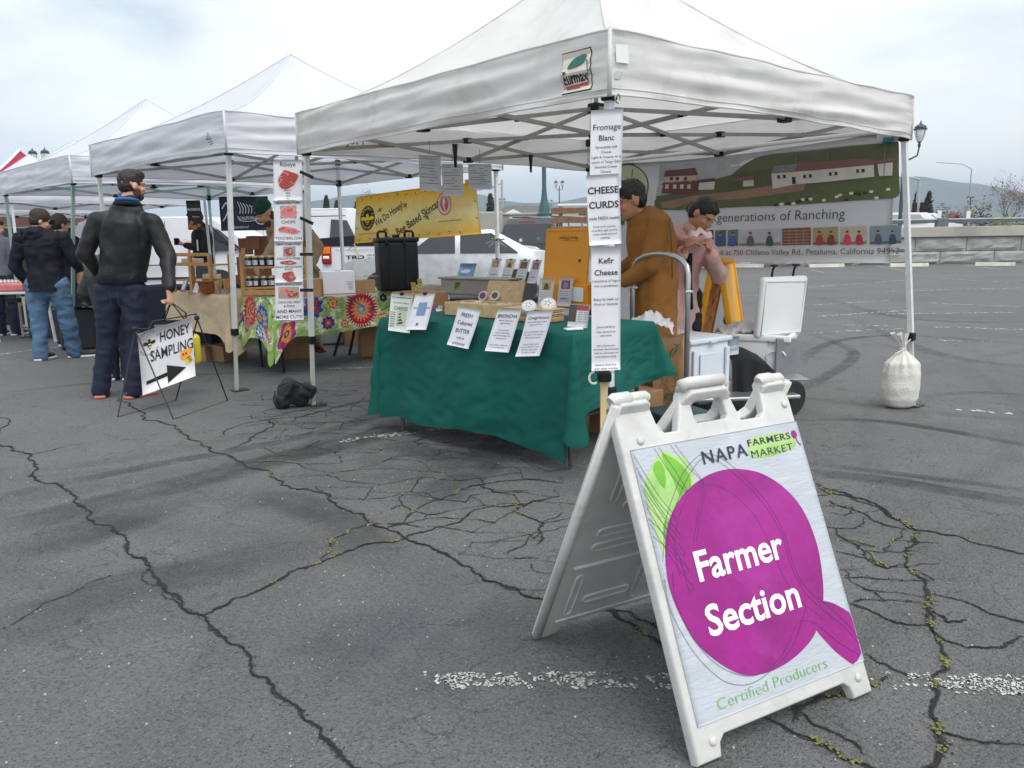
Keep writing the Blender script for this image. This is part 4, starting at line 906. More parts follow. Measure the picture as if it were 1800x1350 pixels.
rb.tube([(.02, .325, .032), (.56, .325, .032)], .006, 6, M=Mb); rb.tube([(.02, .085, .032), (.58, .085, .032)], .004, 5, M=Mb)
mk('moulded_rib', rb, PW, bp_, smooth=True)
ed = MB()
for x in (-.022, .607): ed.tube([(x, .02, .02), (x, .93, .02)], .016, 8, M=Mb)
mk('rounded_edge', ed, PW, bp_, smooth=True)
# hinge knuckles, handle roll, pin, rivets
kn = MB()
for a, b, r in ((-.028, .035, .021), (.035, .092, .017), (.508, .56, .021), (.56, .600, .017)):
    p, q_ = hinge+sw*a, hinge+sw*b; kn.tube([p+V((0, 0, -.004)), p+sw*.008+V((0, 0, .0)), q_-sw*.008, q_+V((0, 0, -.004))], [r*.8, r, r, r*.8], 12)
mks('hinge_knuckle', kn, PW, fp, smooth=True, angle=50)
hr = MB(); hr.tube([sup*.93+sw*.212, sup*.947+sw*.23, sup*.947+sw*.35, sup*.93+sw*.37], .019, 12); hr.tube([bo+bup*.95*kb+sw*.20, bo+bup*.957*kb+sw*.23, bo+bup*.957*kb+sw*.35], .017, 12)
mks('handle_roll', hr, PW, fp, smooth=True)
mk('hinge_bolt', MB().tube([hinge-sw*.036-V((0, 0, .028)), hinge-sw*.024-V((0, 0, .028))], .0095, 12), mat('bolt_steel', (.4, .4, .4), .35, metal=.8), fp, smooth=True, angle=40)
for x, y in ((.035, .815), (.585, .85), (.03, .055), (.572, .062)):
    mk('rivet', MB().lathe([(.012, 0), (.012, .002), (.009, .0055), (.004, .007)], 14, M=Mf @ Matrix.Translation((x, y, 0))), PW, fp, smooth=True)
# printed insert
INS = mat('corrugated_plastic_insert', (.45, .485, .53), .32, vary=.06, scale=5, bump=.22, bscale=30, stretch=(1, 1, 5), dirt=(.60, .63, .66), dscale=4, damt=.6)
ish = Sheet(lambda u, v: sO+Mf @ V((u-.006, v+.098, .0035+.0006*mnoise.noise(V((u*6, v*6, 2))))), .617, .697, 1)
insert = ish.base('printed_insert', INS, sg, 30, 160, .003, world=True)
def isp(name, pts, m, lift=.0008): return ish.poly(name, [(x+.006, y-.098) for x, y in pts], m, insert, lift, world=True)
def isl(name, pts, w, m, lift=.002): return ish.line(name, [(x+.006, y-.098) for x, y in smoothpts(pts, 6)], w, m, insert, lift, world=True)
MAG = mat('magenta_print', srgb(142, 8, 120), .34, vary=.16, scale=7, bump=.25, bscale=26, dirt=srgb(170, 50, 152), dscale=3.2, damt=.6)
GRN = mat('leaf_green_print', srgb(164, 198, 124), .4, vary=.12, scale=9, dirt=srgb(104, 168, 48), dscale=5, damt=.9); PENC = ink('pen_line', srgb(62, 52, 88)); NAVY = ink('navy_lettering', srgb(46, 42, 66))
GTX = ink('green_lettering', srgb(120, 178, 96))
# leaf (follows the print: upright lobed brush stroke at upper left)
isp('leaf_print', smoothpts([(.012, .56), (.006, .64), (.012, .70), (.05, .745), (.078, .768), (.105, .778), (.125, .762), (.150, .758), (.172, .735), (.176, .70), (.160, .655), (.125, .62), (.105, .585), (.075, .56), (.05, .53), (.02, .515)], 5, True), GRN, .0008)
GR2 = mat('brush_green_print', srgb(106, 168, 48), .4, vary=.2, scale=12)
for st_ in ([(.090, .770), (.135, .745), (.165, .70), (.150, .655), (.120, .64), (.105, .70)], [(.05, .735), (.075, .755), (.085, .72), (.07, .68)], [(.03, .56), (.045, .60), (.06, .585), (.05, .55)]): isp('brush_stroke', smoothpts(st_, 5, True), GR2, .0011)
# radish body and tail
isp('radish_tail_print', smoothpts([(.46, .225), (.50, .283), (.54, .278), (.578, .255), (.607, .232)], 4)+[(.609, .205), (.607, .12), (.585, .105), (.562, .10)]+smoothpts([(.552, .108), (.51, .150), (.47, .205)], 4), MAG, .0008)
isp('radish_print', smoothpts([(.018, .50), (.036, .56), (.075, .615), (.135, .66), (.21, .688), (.28, .697), (.345, .690), (.42, .665), (.49, .612), (.535, .545), (.553, .46), (.548, .38), (.52, .29), (.465, .22), (.40, .185), (.32, .165), (.24, .162), (.17, .178), (.105, .225), (.05, .29), (.020, .37), (.010, .44)], 5, True), MAG, .0014)
# loose pen outlines
isl('pen_line', [(.008, .50), (.05, .60), (.10, .665), (.15, .715), (.22, .75), (.28, .735), (.33, .69), (.40, .60), (.44, .50), (.445, .40), (.47, .33), (.53, .27), (.59, .20), (.609, .16)], .0011, PENC, .0021)
isl('pen_line', [(.014, .49), (.06, .59), (.11, .65), (.16, .70), (.22, .738), (.27, .725), (.32, .68), (.385, .60), (.43, .50), (.435, .40), (.46, .32), (.51, .262), (.57, .20), (.609, .145)], .0011, PENC, .0021)
isl('pen_line', [(.03, .47), (.02, .40), (.04, .31), (.09, .23), (.16, .18), (.23, .165), (.32, .19), (.40, .25), (.46, .24), (.53, .17), (.60, .115)], .0011, PENC, .0021)
isl('pen_line', [(.0, .46), (-.003, .38), (.03, .28), (.08, .205), (.13, .165), (.20, .150), (.29, .17), (.36, .20), (.43, .265), (.455, .30)], .0011, PENC, .0021)
isl('pen_line', [(.05, .45), (.06, .54), (.12, .63), (.20, .668), (.28, .64), (.35, .56), (.38, .46), (.40, .37), (.44, .30), (.50, .24)], .0010, PENC, .0021)
for k in range(5):
    x = .02+k*.004; y0 = .62-k*.045; isl('pen_line', [(-.002, y0+.13), (.03+k*.008, y0+.05), (.075-k*.002, y0-.02), (.082, y0-.025), (.078, y0-.008), (.04, y0+.06), (.0, y0+.16)], .0010, PENC, .0021)
isl('pen_line', [(.07, .79), (.10, .72), (.135, .665), (.142, .665), (.12, .72), (.085, .79)], .0010, PENC, .0021); isl('pen_line', [(.125, .79), (.16, .73), (.20, .67), (.16, .60), (.12, .53)], .0010, PENC, .0021); isl('pen_line', [(.14, .79), (.18, .72), (.205, .665), (.17, .60), (.13, .53)], .0010, PENC, .0021)
def itx(s, m, x, y, size, lift=.0028, **k): return ish.put('lettering', text2d(s, size, **k), m, insert, (x+.006, y-.098), lift, world=True)
itx('Farmer', WHITEI, .108, .430, .108, bold=.022, width=.315); itx('Section', WHITEI, .098, .292, .108, bold=.022, width=.335)
itx('NAPA', NAVY, .222, .722, .052, bold=.006, width=.165, spacing=1.15)
isp('green_stroke', smoothpts([(.392, .732), (.41, .765), (.48, .772), (.55, .768), (.585, .748), (.575, .722), (.52, .712), (.45, .708), (.40, .716)], 4, True), GRN, .0008)
itx('FARMERS', NAVY, .397, .747, .027, .0022, bold=.006, width=.170, spacing=1.1); itx('MARKET', NAVY, .400, .713, .030, .0022, bold=-.008, width=.165, spacing=1.1)
isp('small_radish_print', ell(.585, .757, .011, .012), MAG, .002); isl('small_tail', [(.588, .748), (.592, .735), (.60, .722)], .003, MAG, .002)
itx('Certified Producers', GTX, .068, .118, .040, .002, bold=-.014, width=.40)

# ================================================================== PAPERS ON POSTS
def words(sh, parent, lines, x, y, w, m=BLACK, align='CENTER'):
    """lines: (text, size, bold)"""
    yy = y
    for tx, sz, bd in lines:
        yy -= sz*1.12
        if tx:
            vf = text2d(tx, sz, bold=bd, align='CENTER' if align == 'CENTER' else 'LEFT')
            xs_ = [v[0] for v in vf[0]]; wd = max(xs_)-min(xs_)
            if wd > w*.94: k = w*.94/wd; vf = ([(a*k, b) for a, b in vf[0]], vf[1])
            sh.put('lettering', vf, m, parent, (x+(w/2 if align == 'CENTER' else .01), yy), .0022, world=True)
        yy -= sz*.22
def page(name, label, o, xdir, up, w, h, lines, cat='paper sign', group=None, bend=.0, wave=.002, seed=0, m=PAPER, y0=.02, ink_=BLACK):
    sh = flatsheet(o, xdir, up, w, h, bend, wave, 1, seed); t = thing(name, label, cat, o, 0, group)
    b = sh.base('sheet', m, t, 10, 12, .001, world=True); words(sh, b, lines, 0, h-y0, w, ink_); return t, sh, b
# near post: the pages face the camera, slightly turned
def up_from(a, b): return (V(a)-V(b)).normalized()
pY = 3.80
xd = V((.995, .10, 0))
o1 = AT(1036, 334, pY-.05); page('paper_sign', 'tall sheet reading Fromage Blanc, topmost on the near pole', o1, V((.995, .05, .05)), (.02, 0, 1), .145, .345, [('', .02, 0), ('Fromage', .036, 0), ('Blanc', .034, .006), ('', .006, 0), ('Spreadable soft', .016, 0), ('Cheese', .016, 0), ('Light & Creamy w/ a', .016, 0), ('touch of Tangy Zest', .016, 0), ('Elevated Cream', .016, 0), ('Cheese', .016, 0)], 'paper sign', 'paper signs stacked on the near pole')
o2 = AT(1036, 432, pY-.06); page('paper_sign', 'sheet reading CHEESE CURDS taped below Fromage Blanc', o2, V((.995, .05, .05)), (-.05, 0, 1), .148, .312, [('', .012, 0), ('CHEESE', .042, .018), ('', .006, 0), ('CURDS', .042, .018), ('', .015, 0), ('made FRESH weekly', .020, .002), ('', .012, 0), ('Fried curds, poutine,', .0125, 0), ('scrambled eggs, poutine,', .0125, 0), ('soups, salads, pasta w/', .0125, 0), ('anything', .0125, 0)], 'paper sign', 'paper signs stacked on the near pole', seed=2)
o3 = AT(1040, 652, pY-.05); page('paper_sign', 'longest sheet reading Kefir Cheese, lowest on the near pole', o3, V((1, .03, .02)), (-.005, 0, 1), .136, .575, [('', .012, 0), ('Kefir', .036, .012), ('', .004, 0), ('Cheese', .036, .012), ('', .004, 0), ('Consistency of Yogurt', .0165, 0), ('rich in probiotics', .0165, 0), ('', .030, 0), ('Enjoy by itself, w/', .0165, .002), ('Fruit or Granola', .0165, .002), ('', .065, 0), ('Just as left Brine', .013, .004), ('', .004, 0), ('Feta stored in its', .013, .004), ('own brine.', .013, .004), ('', .022, 0), ('No culture, just', .013, .004), ('as sweet. Recommend', .013, .004), ('melt in cold water to', .013, .004), ('rinse before eating.', .013, .004), ('', .016, 0), ('Used w/ fresh fruit,', .013, .004), ('grain salads including', .013, .004), ('caprese salad, Pesto &', .013, .004)], 'paper sign', 'paper signs stacked on the near pole', seed=5, wave=.0015)
# timber batten lashed inside the near pole + rope ring
bt = MB(); p = AT(1062, 800, 3.84); bt.box((p.x, 3.86, .33), (.034, .03, .66)); tag(mk('timber_batten', bt, mat('new_timber', srgb(214, 190, 140), .7, vary=.12, scale=9, stretch=(8, 8, 1))), 'pale timber batten at the foot of the near pole', 'batten')
cl = MB(); p = AT(1062, 661, 3.84); cl.rbox((p.x, 3.83, p.z), (.065, .06, .05), .01); cl2 = mk('pole_clamp', cl, BLKPL, tA, world=True)
mk('hook', MB().tube([p+V((-.055+.022*math.cos(a*.5+1.4), -.05, .0+.028*math.sin(a*.5+1.4))) for a in range(9)], .0055, 6), mat('cream_rope', (.7, .68, .6), .8), cl2, world=True)

# ribeye column on the L corner post
def steak(mbs, cx, cy, rx, ry, parent, sh, kind=0, seed=0):
    RED = ink('raw_meat_red', srgb(168, 66, 66)); PINK = ink('raw_meat_pink', srgb(214, 128, 124)); FAT = ink('meat_fat', srgb(226, 196, 186)); random.seed(seed+40)
    pts = [(cx+rx*math.cos(a)*(1+.18*math.sin(2*a+seed)+.08*math.sin(5*a+seed)), cy+ry*math.sin(a)*(1+.15*math.cos(3*a+seed))) for a in [k*.262 for k in range(24)]]
    sh.poly('meat_rim', [((x-cx)*1.08+cx, (y-cy)*1.1+cy) for x, y in pts], FAT, parent, .0022, world=True); sh.poly('meat', pts, RED if kind == 0 else PINK, parent, .0030, world=True)
    for k in range(5):
        a = random.random()*6.28; x, y = cx+.45*rx*math.cos(a), cy+.45*ry*math.sin(a); sh.line('marbling', smoothpts([(x, y), (x+rx*random.uniform(-.4, .4), y+ry*random.uniform(-.3, .3)), (x+rx*random.uniform(-.5, .5), y+ry*random.uniform(-.5, .5))], 4), .0028, FAT if kind == 0 else RED, parent, .0040, world=True)
rY = 6.02; rx_ = V((1, .08, 0)); R_L = AT(480, 562, rY)
def rpage(label, ytop, ybot, xl, xr, items, seed):
    a, b = AT(xl, ytop, rY), AT(xl+1, ybot, rY); w = AT(xr, ybot, rY).x-b.x; h = a.z-b.z; sh = flatsheet(b, rx_, (a-b), w, h, 0, .002, 1, seed); t = thing('meat_sign', label, 'paper sign', b, 0, 'meat signs stacked on the post'); s_ = sh.base('sheet', PAPER, t, 8, 8, .001, world=True)
    for it in items:
        if it[0] == 't':
            _, tx, fy, sz, bd = it; vf = text2d(tx, sz, bold=bd, align='CENTER'); wd = max(v[0] for v in vf[0])-min(v[0] for v in vf[0]); k = min(1, w*.94/wd); sh.put('lettering', ([(q_[0]*k, q_[1]) for q_ in vf[0]], vf[1]), BLACK, s_, (w/2, h*fy), .003, world=True)
        elif it[0] == 'm': steak(None, w*it[1], h*it[2], w*it[3], h*it[4], s_, sh, it[5], seed+int(it[1]*10))
        elif it[0] == 'bg': sh.poly('photo_ground', rect(w*it[1], h*it[2], w*it[3], h*it[4]), ink('photo_grey_'+str(it[5]), [(.32, .34, .33), (.36, .30, .22)][it[5]]), s_, .0014, world=True)
rpage('sheet headed Ribeye with a marbled red steak, top of the meat column', 281, 353, 480, 531, [('t', 'Ribeye', .84, .042, 0), ('m', .5, .52, .34, .22, 0), ('t', 'Bone-in', .24, .016, 0), ('t', 'BBQ', .17, .016, 0), ('t', 'Grill', .10, .016, 0), ('t', 'Pan', .035, .014, 0)], 1)
rpage('sheet reading BERKSHIRE PORK CHOPS and TENDERLOIN on the meat column', 352, 425, 481, 532, [('t', 'BERKSHIRE PORK', .91, .022, .01), ('bg', .22, .56, .56, .31, 0), ('m', .5, .71, .24, .14, 1), ('t', 'CHOPS', .44, .032, 0), ('m', .38, .30, .24, .065, 1), ('m', .62, .25, .24, .065, 1), ('t', 'TENDERLOIN', .04, .032, 0)], 3)
rpage('sheet reading NEW YORK STRIP, COULOTTE STEAK and chuck roast on the meat column', 424, 497, 482, 532, [('t', 'NEW YORK STRIP', .90, .022, .01), ('bg', .3, .63, .44, .24, 0), ('m', .5, .75, .18, .09, 0), ('t', 'COULOTTE STEAK', .56, .020, .01), ('m', .48, .48, .26, .05, 0), ('t', 'CHUCK AND SHOULDER', .36, .018, .01), ('t', 'ROAST', .30, .018, .01), ('m', .5, .15, .24, .12, 0)], 5)
rpage('lowest meat sheet reading FLAT IRON STEAK, GROUND BEEF and AND MANY MORE CUTS!', 496, 563, 483, 533, [('t', 'FLAT IRON STEAK', .91, .022, .01), ('bg', .12, .57, .72, .30, 1), ('m', .35, .76, .2, .08, 1), ('m', .62, .68, .2, .09, 0), ('t', 'GROUND BEEF', .44, .024, 0), ('t', '& PORK', .34, .024, 0), ('t', 'AND MANY', .19, .034, .006), ('t', 'MORE CUTS!', .04, .034, .006)], 7)
for py, lab in ((302, 'top black clamp gripping the Ribeye sheet'), (383, 'black clamp beside the pork chop photo'), (447, 'black clamp beside the New York strip sheet'), (510, 'lowest black clamp, beside the flat iron steak photo')):
    cm = MB(); p = AT(528, py, 5.99); q_ = AT(550, py+(10 if py < 400 else 0), 5.99); cm.bar(p, q_, .03, .022); tag(mk('spring_clamp', cm, BLKPL), lab, 'clamp', 'clamps on the meat column')
# hanging permits under the near canopy
for k, (x0p, x1p, yt, yb, sk, lab) in enumerate(((738, 776, 272, 335, -.03, 'permit sheet hanging leftmost of three under the near canopy'), (778, 815, 288, 344, .0, 'middle permit sheet hanging lowest under the clip'), (824, 865, 288, 333, .02, 'permit sheet hanging rightmost of three beside the far leg'))):
    Y = 5.75; b = AT(x0p, yb, Y); w = AT(x1p, yb, Y).x-b.x; h = AT(x0p, yt, Y).z-b.z; random.seed(k)
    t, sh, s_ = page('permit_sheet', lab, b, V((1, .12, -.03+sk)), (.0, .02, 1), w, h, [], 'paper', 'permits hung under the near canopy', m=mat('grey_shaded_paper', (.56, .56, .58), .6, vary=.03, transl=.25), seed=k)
    for q_ in range(9):
        yy = h*(.9-q_*.085); x_ = .02+random.random()*.05; sh.line('print_line', [(w*.08+(w*.4 if q_ % 3 == 1 else 0), yy), (w*random.uniform(.6, .92), yy)], .0035, GREYI, s_, .0015, world=True)
    mk('thread', MB().tube([b+V((w/2, .0, h)), b+V((w/2, .02, h+.10))], .002, 4), GREYI, t, world=True)
# ================================================================== CHEESE STALL
GRNC = mat('green_tablecloth', (.005, .098, .078), .80, vary=.10, scale=2.2, bump=.30, bscale=14, spec=.25)
def table(name, label, o, d, w, L_, W_, z, m, legs=True, frame_m=None, lt=None):
    """o: front-left corner on the ground, d along the front, w to the back"""
    t = thing(name, label, 'table', o); d = V(d); w = V(w); T = frame((0, 0, 0), d, (0, 0, 1))
    mk('tabletop', MB().rbox((L_/2, W_/2, z-.02), (L_, W_, .035), .01, M=T), m, t)
    for sx in (.09, L_-.09):
        lg = MB(); lg.tube([(sx, .06, z-.05), (sx+.03, .05, .012)], .013, 8, M=T); lg.tube([(sx, W_-.06, z-.05), (sx+.03, W_-.05, .012)], .013, 8, M=T); lg.tube([(sx+.02, .06, .28), (sx+.02, W_-.06, .28)], .010, 6, M=T)
        mk('leg', lg, frame_m or mat('grey_table_leg', (.10, .10, .105), .45, metal=.5), t)
    return t
def tablecloth(name, label, o, d, w, L_, W_, z, drop, m, flare=.06, fold=.03, seed=0, group=None, sides=(1, 1, 1, 1), corner=.10, nres=150, nv=26, paint=None, tips=(0, 0, 0, 0)):
    """drop(side, f) metres of hang; sides: front, right, back, left"""
    d = V(d).normalized(); w = V(w).normalized(); o = V(o)
    per = []; cs = [V((0, 0, 0)), d*L_, d*L_+w*W_, w*W_]; ns = [-w, d, w, -d]; ls = [L_, W_, L_, W_]
    for k in range(4):
        a, b = cs[k], cs[(k+1) % 4]; n = max(8, int(nres*ls[k]/(2*(L_+W_))))
        for i in range(n): f = (i+.001)/n; per.append((a.lerp(b, f), ns[k], k, f, 0))
        n2 = ns[(k+1) % 4]
        for i in range(7): f = i/6; per.append((b, (ns[k]*(1-f)+n2*f).normalized(), k, 1, math.sin(f*math.pi)))
    N = len(per); mbq = MB(); R_ = .012
    for j in range(nv+1):
        v = j/nv
        for i, (p, n, k, f, cf) in enumerate(per):
            dr = drop(k, f)
            if cf > 0: dr = (drop(k, 1)+drop((k+1) % 4, 0))/2+tips[(k+1) % 4]*cf
            s_ = i/N*2*(L_+W_); dr += 0 if cf > 0 else tips[k if f < .5 else (k+1) % 4]*max(0, 1-min(f, 1-f)*ls[k]/.24)**1.5; ce = max(0, 1-min(f, 1-f)*ls[k]/.30) if cf == 0 else 1
            ph = mnoise.noise(V((s_*1.3+seed, seed, 0)))*3
            fo = fold*v*(math.sin(s_*6.5+ph+seed)*.7+mnoise.noise(V((s_*3.1+seed, v*1.2, 0)))*1.6)+fold*.35*mnoise.noise(V((s_*9+seed, v*4, 2)))*v
            fo += fold*.22*v*mnoise.noise(V((s_*4+v*3, v*5-s_*2, seed)))+.004*(1-abs(mnoise.noise(V((s_*7+v*9, v*7-s_*5, seed+3))))*3)*min(1, v*5); fo += corner*ce*v*(.35+.65*cf)*(1+.35*math.sin(s_*30)) - .03*ce*(1-cf)*v
            q_ = p+n*(R_*(min(1, v*12))+flare*v*.6+fo+.004); mbq.v.append((o.x+q_.x, o.y+q_.y, z+.006-(.0 if v == 0 else dr*v)))
    for j in range(nv):
        for i in range(N): a = j*N+i; b = j*N+(i+1) % N; mbq.f.append((a, a+N, b+N, b))
    mbq.f.append(tuple(range(N)))
    if paint:
        P_ = np.array(mbq.v); S_ = np.array([(i/N*2*(L_+W_)) for j in range(nv+1) for i in range(N)]); Dv = np.array([drop(per[i][2], per[i][3])*j/nv for j in range(nv+1) for i in range(N)])
        c = paint(S_, Dv, P_); mbq.c = np.concatenate([c, np.ones((len(c), 1))], 1)
    ob = mk(name, mbq, m, smooth=True, angle=75); tag(ob, label, 'tablecloth', group); return ob
cR, cL = V((.33, 4.27, 0)), V((-.86, 5.35, 0)); cd = (cR-cL).normalized(); cw = V((-cd.y, cd.x, 0)); cLn = (cR-cL).length; TZ = .76
table('folding_table', 'folding table hidden under the green cloth of the cheese stall', cL, cd, cw, cLn, .78, TZ, mat('table_plastic', (.5, .5, .48), .6))
def dropg(k, f):
    if k == 0: return .655+.02*math.sin(f*9)-.03*math.exp(-((f-.12)/.08)**2)
    if k == 1: return .40 - .04*f
    if k == 2: return .3
    return .52+.10*f
tablecloth('green_tablecloth', 'dark green cloth hanging nearly to the asphalt on the cheese table', cL, cd, cw, cLn, .78, TZ, dropg, GRNC, flare=.05, fold=.042, seed=3, corner=.085, tips=(.02, .05, 0, -.05), nres=380, nv=34)
CT = TZ+.010
def cp(px, py, z=CT): return G(px, py, z)
PINEW = mat('pale_box_wood', srgb(206, 176, 132), .7, vary=.14, scale=5, stretch=(1, 6, 6), bump=.1, bscale=30); PINED = mat('warm_box_wood', srgb(186, 142, 98), .7, vary=.16, scale=5, stretch=(1, 6, 6))
TF = lambda o, rz=0: frame(o, V((cd.x*math.cos(rz)-cd.y*math.sin(rz), cd.x*math.sin(rz)+cd.y*math.cos(rz), 0)), (0, 0, 1))
def openbox(name, label, o, L_, W_, H_, m, cat='box', rz=0, th=.012, group=None, inner=None):
    t = thing(name, label, cat, o, 0, group); T = TF((0, 0, 0), rz)
    mk('bottom', MB().box((L_/2, W_/2, .006), (L_-.002, W_-.002, .01), T), m, t)
    for c, s_ in (((L_/2, th/2, H_/2), (L_, th, H_)), ((L_/2, W_-th/2, H_/2), (L_, th, H_)), ((th/2, W_/2, H_/2), (th, W_-2*th-.001, H_)), ((L_-th/2, W_/2, H_/2), (th, W_-2*th-.001, H_))): mk('side', MB().rbox(c, s_, .003, M=T), m, t)
    return t, T
o = cp(782, 553); b1, T1 = openbox('wooden_tray', 'pale wooden tray of wrapped cheeses at the front of the green table', o, .52, .24, .085, PINEW)
o = cp(690, 536); b2, T2b = openbox('wooden_tray', 'warm brown wooden box at the left end of the green table behind the two flyers', o, .36, .26, .10, PINED)
# wrapped wedges heaped in the tray
WRAP = mat('clear_wrap_cheese', srgb(206, 190, 160), .22, vary=.15, scale=14, spec=.7, bump=.4, bscale=30); CHW = mat('white_rind', srgb(226, 220, 208), .6, vary=.06, scale=16, bump=.2)
random.seed(31)
o = cp(782, 553)
for k in range(14):
    x = .04+(k % 7)*.068; y = .05+(k//7)*.09; p = o+TF((0, 0, 0)).to_3x3() @ V((x+random.uniform(-.01, .01), y, .05+random.uniform(0, .018)))
    w_ = MB(); w_.blob((0, 0, 0), (.045, .04, .025), 2, amp=.35, fr=2, seed=k); ob = mk('wrapped_cheese', w_, WRAP, smooth=True); place(ob, p, random.random()*6); tag(ob, '%s wrapped cheese from the left in the %s row of the pale tray' % (('first', 'second', 'third', 'fourth', 'fifth', 'sixth', 'last')[k % 7], ('front', 'back')[k//7]), 'cheese', 'wrapped cheeses in the pale tray')
def cheese(label, px, py, r, h, col, tilt=.9, logo=None, z=CT, rz=0):
    p = cp(px, py, z); t = thing('cheese_round', label, 'cheese', p, rz, 'wrapped cheese rounds on the green table'); M = Matrix.Rotation(tilt, 4, 'X')
    b = mk('wrapped_round', MB().lathe([(0.01, -h/2), (r*.93, -h/2), (r, -h*.3), (r, h*.3), (r*.93, h/2), (.01, h/2)], 24, M=M), col, t, smooth=True, angle=50)
    lb = MB(); lb.lathe([(.001, h/2+.001), (r*.62, h/2+.001), (r*.62, h/2+.003), (.001, h/2+.003)], 20, M=M); l = mk('round_label', lb, logo or WHITEI, t); ik = MB()
    for k in range(5): a = k*1.257; ik.blob((r*.33*math.cos(a), r*.33*math.sin(a), h/2+.004), (r*.13, r*.09, .001), 1, M)
    mk('label_print', ik, mat('brown_ink', (.08, .05, .035), .6), l)
cheese('small pink edged cheese round propped in the pale tray', 850, 521, .040, .03, mat('pink_wrap', srgb(228, 176, 176), .4), 1.15, ink('label_blue', srgb(90, 84, 104)), CT+.08, -.5)
cheese('cream cheese round propped in the pale tray beside the pink one', 872, 521, .040, .04, mat('cream_wrap', srgb(222, 208, 178), .4), 1.15, ink('label_blue', srgb(90, 84, 104)), CT+.08, -.5)
cheese('white cheese round with a dark star label, left of two above the bark boxes', 930, 541, .047, .045, CHW, .75, None, CT+.085, -.2)
cheese('white cheese round with a dark star label, right of two above the bark boxes', 964, 538, .050, .05, CHW, .75, None, CT+.09, -.2)
# bark boxes (stack of thin wood rounds)
o = cp(884, 562); t, T_ = openbox('bark_box', 'low box of thin stacked wood layers under the two white cheeses', o, .36, .16, .02, PINED)
random.seed(5)
for k in range(6): mk('thin_wood_layer', MB().rbox((.18+random.uniform(-.004, .004), .08, .012+k*.0125), (.36, .16, .009), .003, M=T_), PINEW if k % 2 else PINED, t)
# lid leaned back with four clipped cards
o = cp(858, 527); T_ = TF((0, 0, 0)); t = thing('leaning_board', 'pale wooden box lid leaned back behind the cheeses', 'lid', o); R_ = T_ @ Matrix.Rotation(math.radians(-18), 4, 'X')
mk('board', MB().rbox((.16, .01, .08), (.40, .012, .17), .003, M=R_), PINEW, t)
PH = [ink('photo_dish', srgb(150, 120, 100)), ink('photo_gold', srgb(206, 160, 84)), ink('photo_dark', srgb(84, 74, 70)), ink('photo_red', srgb(168, 74, 60)), ink('photo_blue', srgb(120, 150, 182))]
def card(label, px, py, w, h, lean, z, lines, ph, clip=True, wfrac=.62, cat='price card', group='clipped cheese cards', dy=0, names=('', ''), rz=0, shearx=0):
    o = G(px, py, z)+cw*dy; up = (V((0, 0, 1))*math.cos(lean)+cw*math.sin(lean)+cd*shearx).normalized(); xx = V((cd.x*math.cos(rz)-cd.y*math.sin(rz), cd.x*math.sin(rz)+cd.y*math.cos(rz), 0)); sh = flatsheet(o, xx, up, w, h, .0, .0, 1)
    t = thing('cheese_card', label, cat, o, 0, group); b = sh.base('sheet', PAPER, t, 4, 6, .001)
    if ph is not None:
        sh.poly('photo', rect(w*(.5-wfrac/2), h*.60, w*wfrac, h*.30), PH[ph], b, .0012); sh.poly('photo_subject', smoothpts([(w*.34, h*.64), (w*.66, h*.66), (w*.6, h*.80), (w*.42, h*.84)], 3, True), PH[(ph+1) % 5], b, .0018)
    for k in range(lines):
        yy = h*(.52-k*.068)
        if k in (3, 5) and names[k//5]: sh.put('lettering', text2d(names[k//5], .018, align='CENTER', shear=.2), BLACK, b, (w/2, yy-.012), .0015)
        else: sh.line('print_line', [(w*.14, yy), (w*random.uniform(.7, .88), yy)], .0022, GREYI, b, .0013)
    if clip: mk('binder_clip', MB().rbox(o+xx*w*.5+up*(h-.002), (.026, .014, .014), .003), BLKPL, t, world=True)
    return sh, b, t
for k, (px, py, nm, lab) in enumerate(((853, 492, 'Camembert', 'first of the four clipped cheese cards, showing a white dish photo'), (877, 494, 'Triple Cream', 'second clipped cheese card, showing a golden wedge'), (901, 496, 'Farmers', 'third clipped cheese card, showing a dark photo'), (923, 498, 'Bleu', 'last of the four clipped cheese cards, touching the orange crate'))):
    card(lab, px, py, (.118, .118, .118, .10)[k], .20, .25, CT+.12, 7, (0, 1, 2, 3)[k], dy=.02, names=(nm, ''), shearx=.16)
# orange crate: open box with upright lid
ORG = mat('orange_crate_card', srgb(222, 146, 22), .5, vary=.05, scale=4, bump=.06, bscale=60)
o = cp(940, 540)+cw*.06; t = thing('orange_crate', 'orange champagne crate with its lid raised and upside down script', 'crate', o); T_ = TF((0, 0, 0))
mk('box', MB().rbox((.215, .145, .085), (.43, .29, .17), .006, M=T_), ORG, t)
lid = mk('lid', MB().rbox((.19, .03, .32), (.40, .018, .50), .006, M=T_ @ Matrix.Rotation(math.radians(-7), 4, 'X')), ORG, t)
up = (T_ @ Matrix.Rotation(math.radians(-7), 4, 'X')).to_3x3() @ V((0, 0, 1)); oo = o+(T_ @ Matrix.Rotation(math.radians(-7), 4, 'X')).to_3x3() @ V((-.01, .0205, .07)); sh = Sheet(lambda u, v: oo+cd*u+up*v, .4, .5, 1)
BRN = ink('dark_brown_print', srgb(86, 46, 16)); tx = text2d('Veuve Clicquot', .036, shear=.3, width=.17); tx = ([(-x, -y) for x, y in tx[0]], tx[1])
sh.put('lettering', tx, BRN, lid, (.30, .44), .002); sh.put('lettering', ([(x*.9, y*.4) for x, y in tx[0]], tx[1]), mat('faint_orange_print', srgb(186, 110, 20), .6), lid, (.30, .415), .002)
sh.put('emblem', (ell(.33, .27, .012, .012), [tuple(range(24))]), BRN, lid, lift=.002); sh.line('lid_crease', [(.01, .478), (.39, .478)], .003, mat('crease_orange', srgb(176, 104, 14), .6), lid)
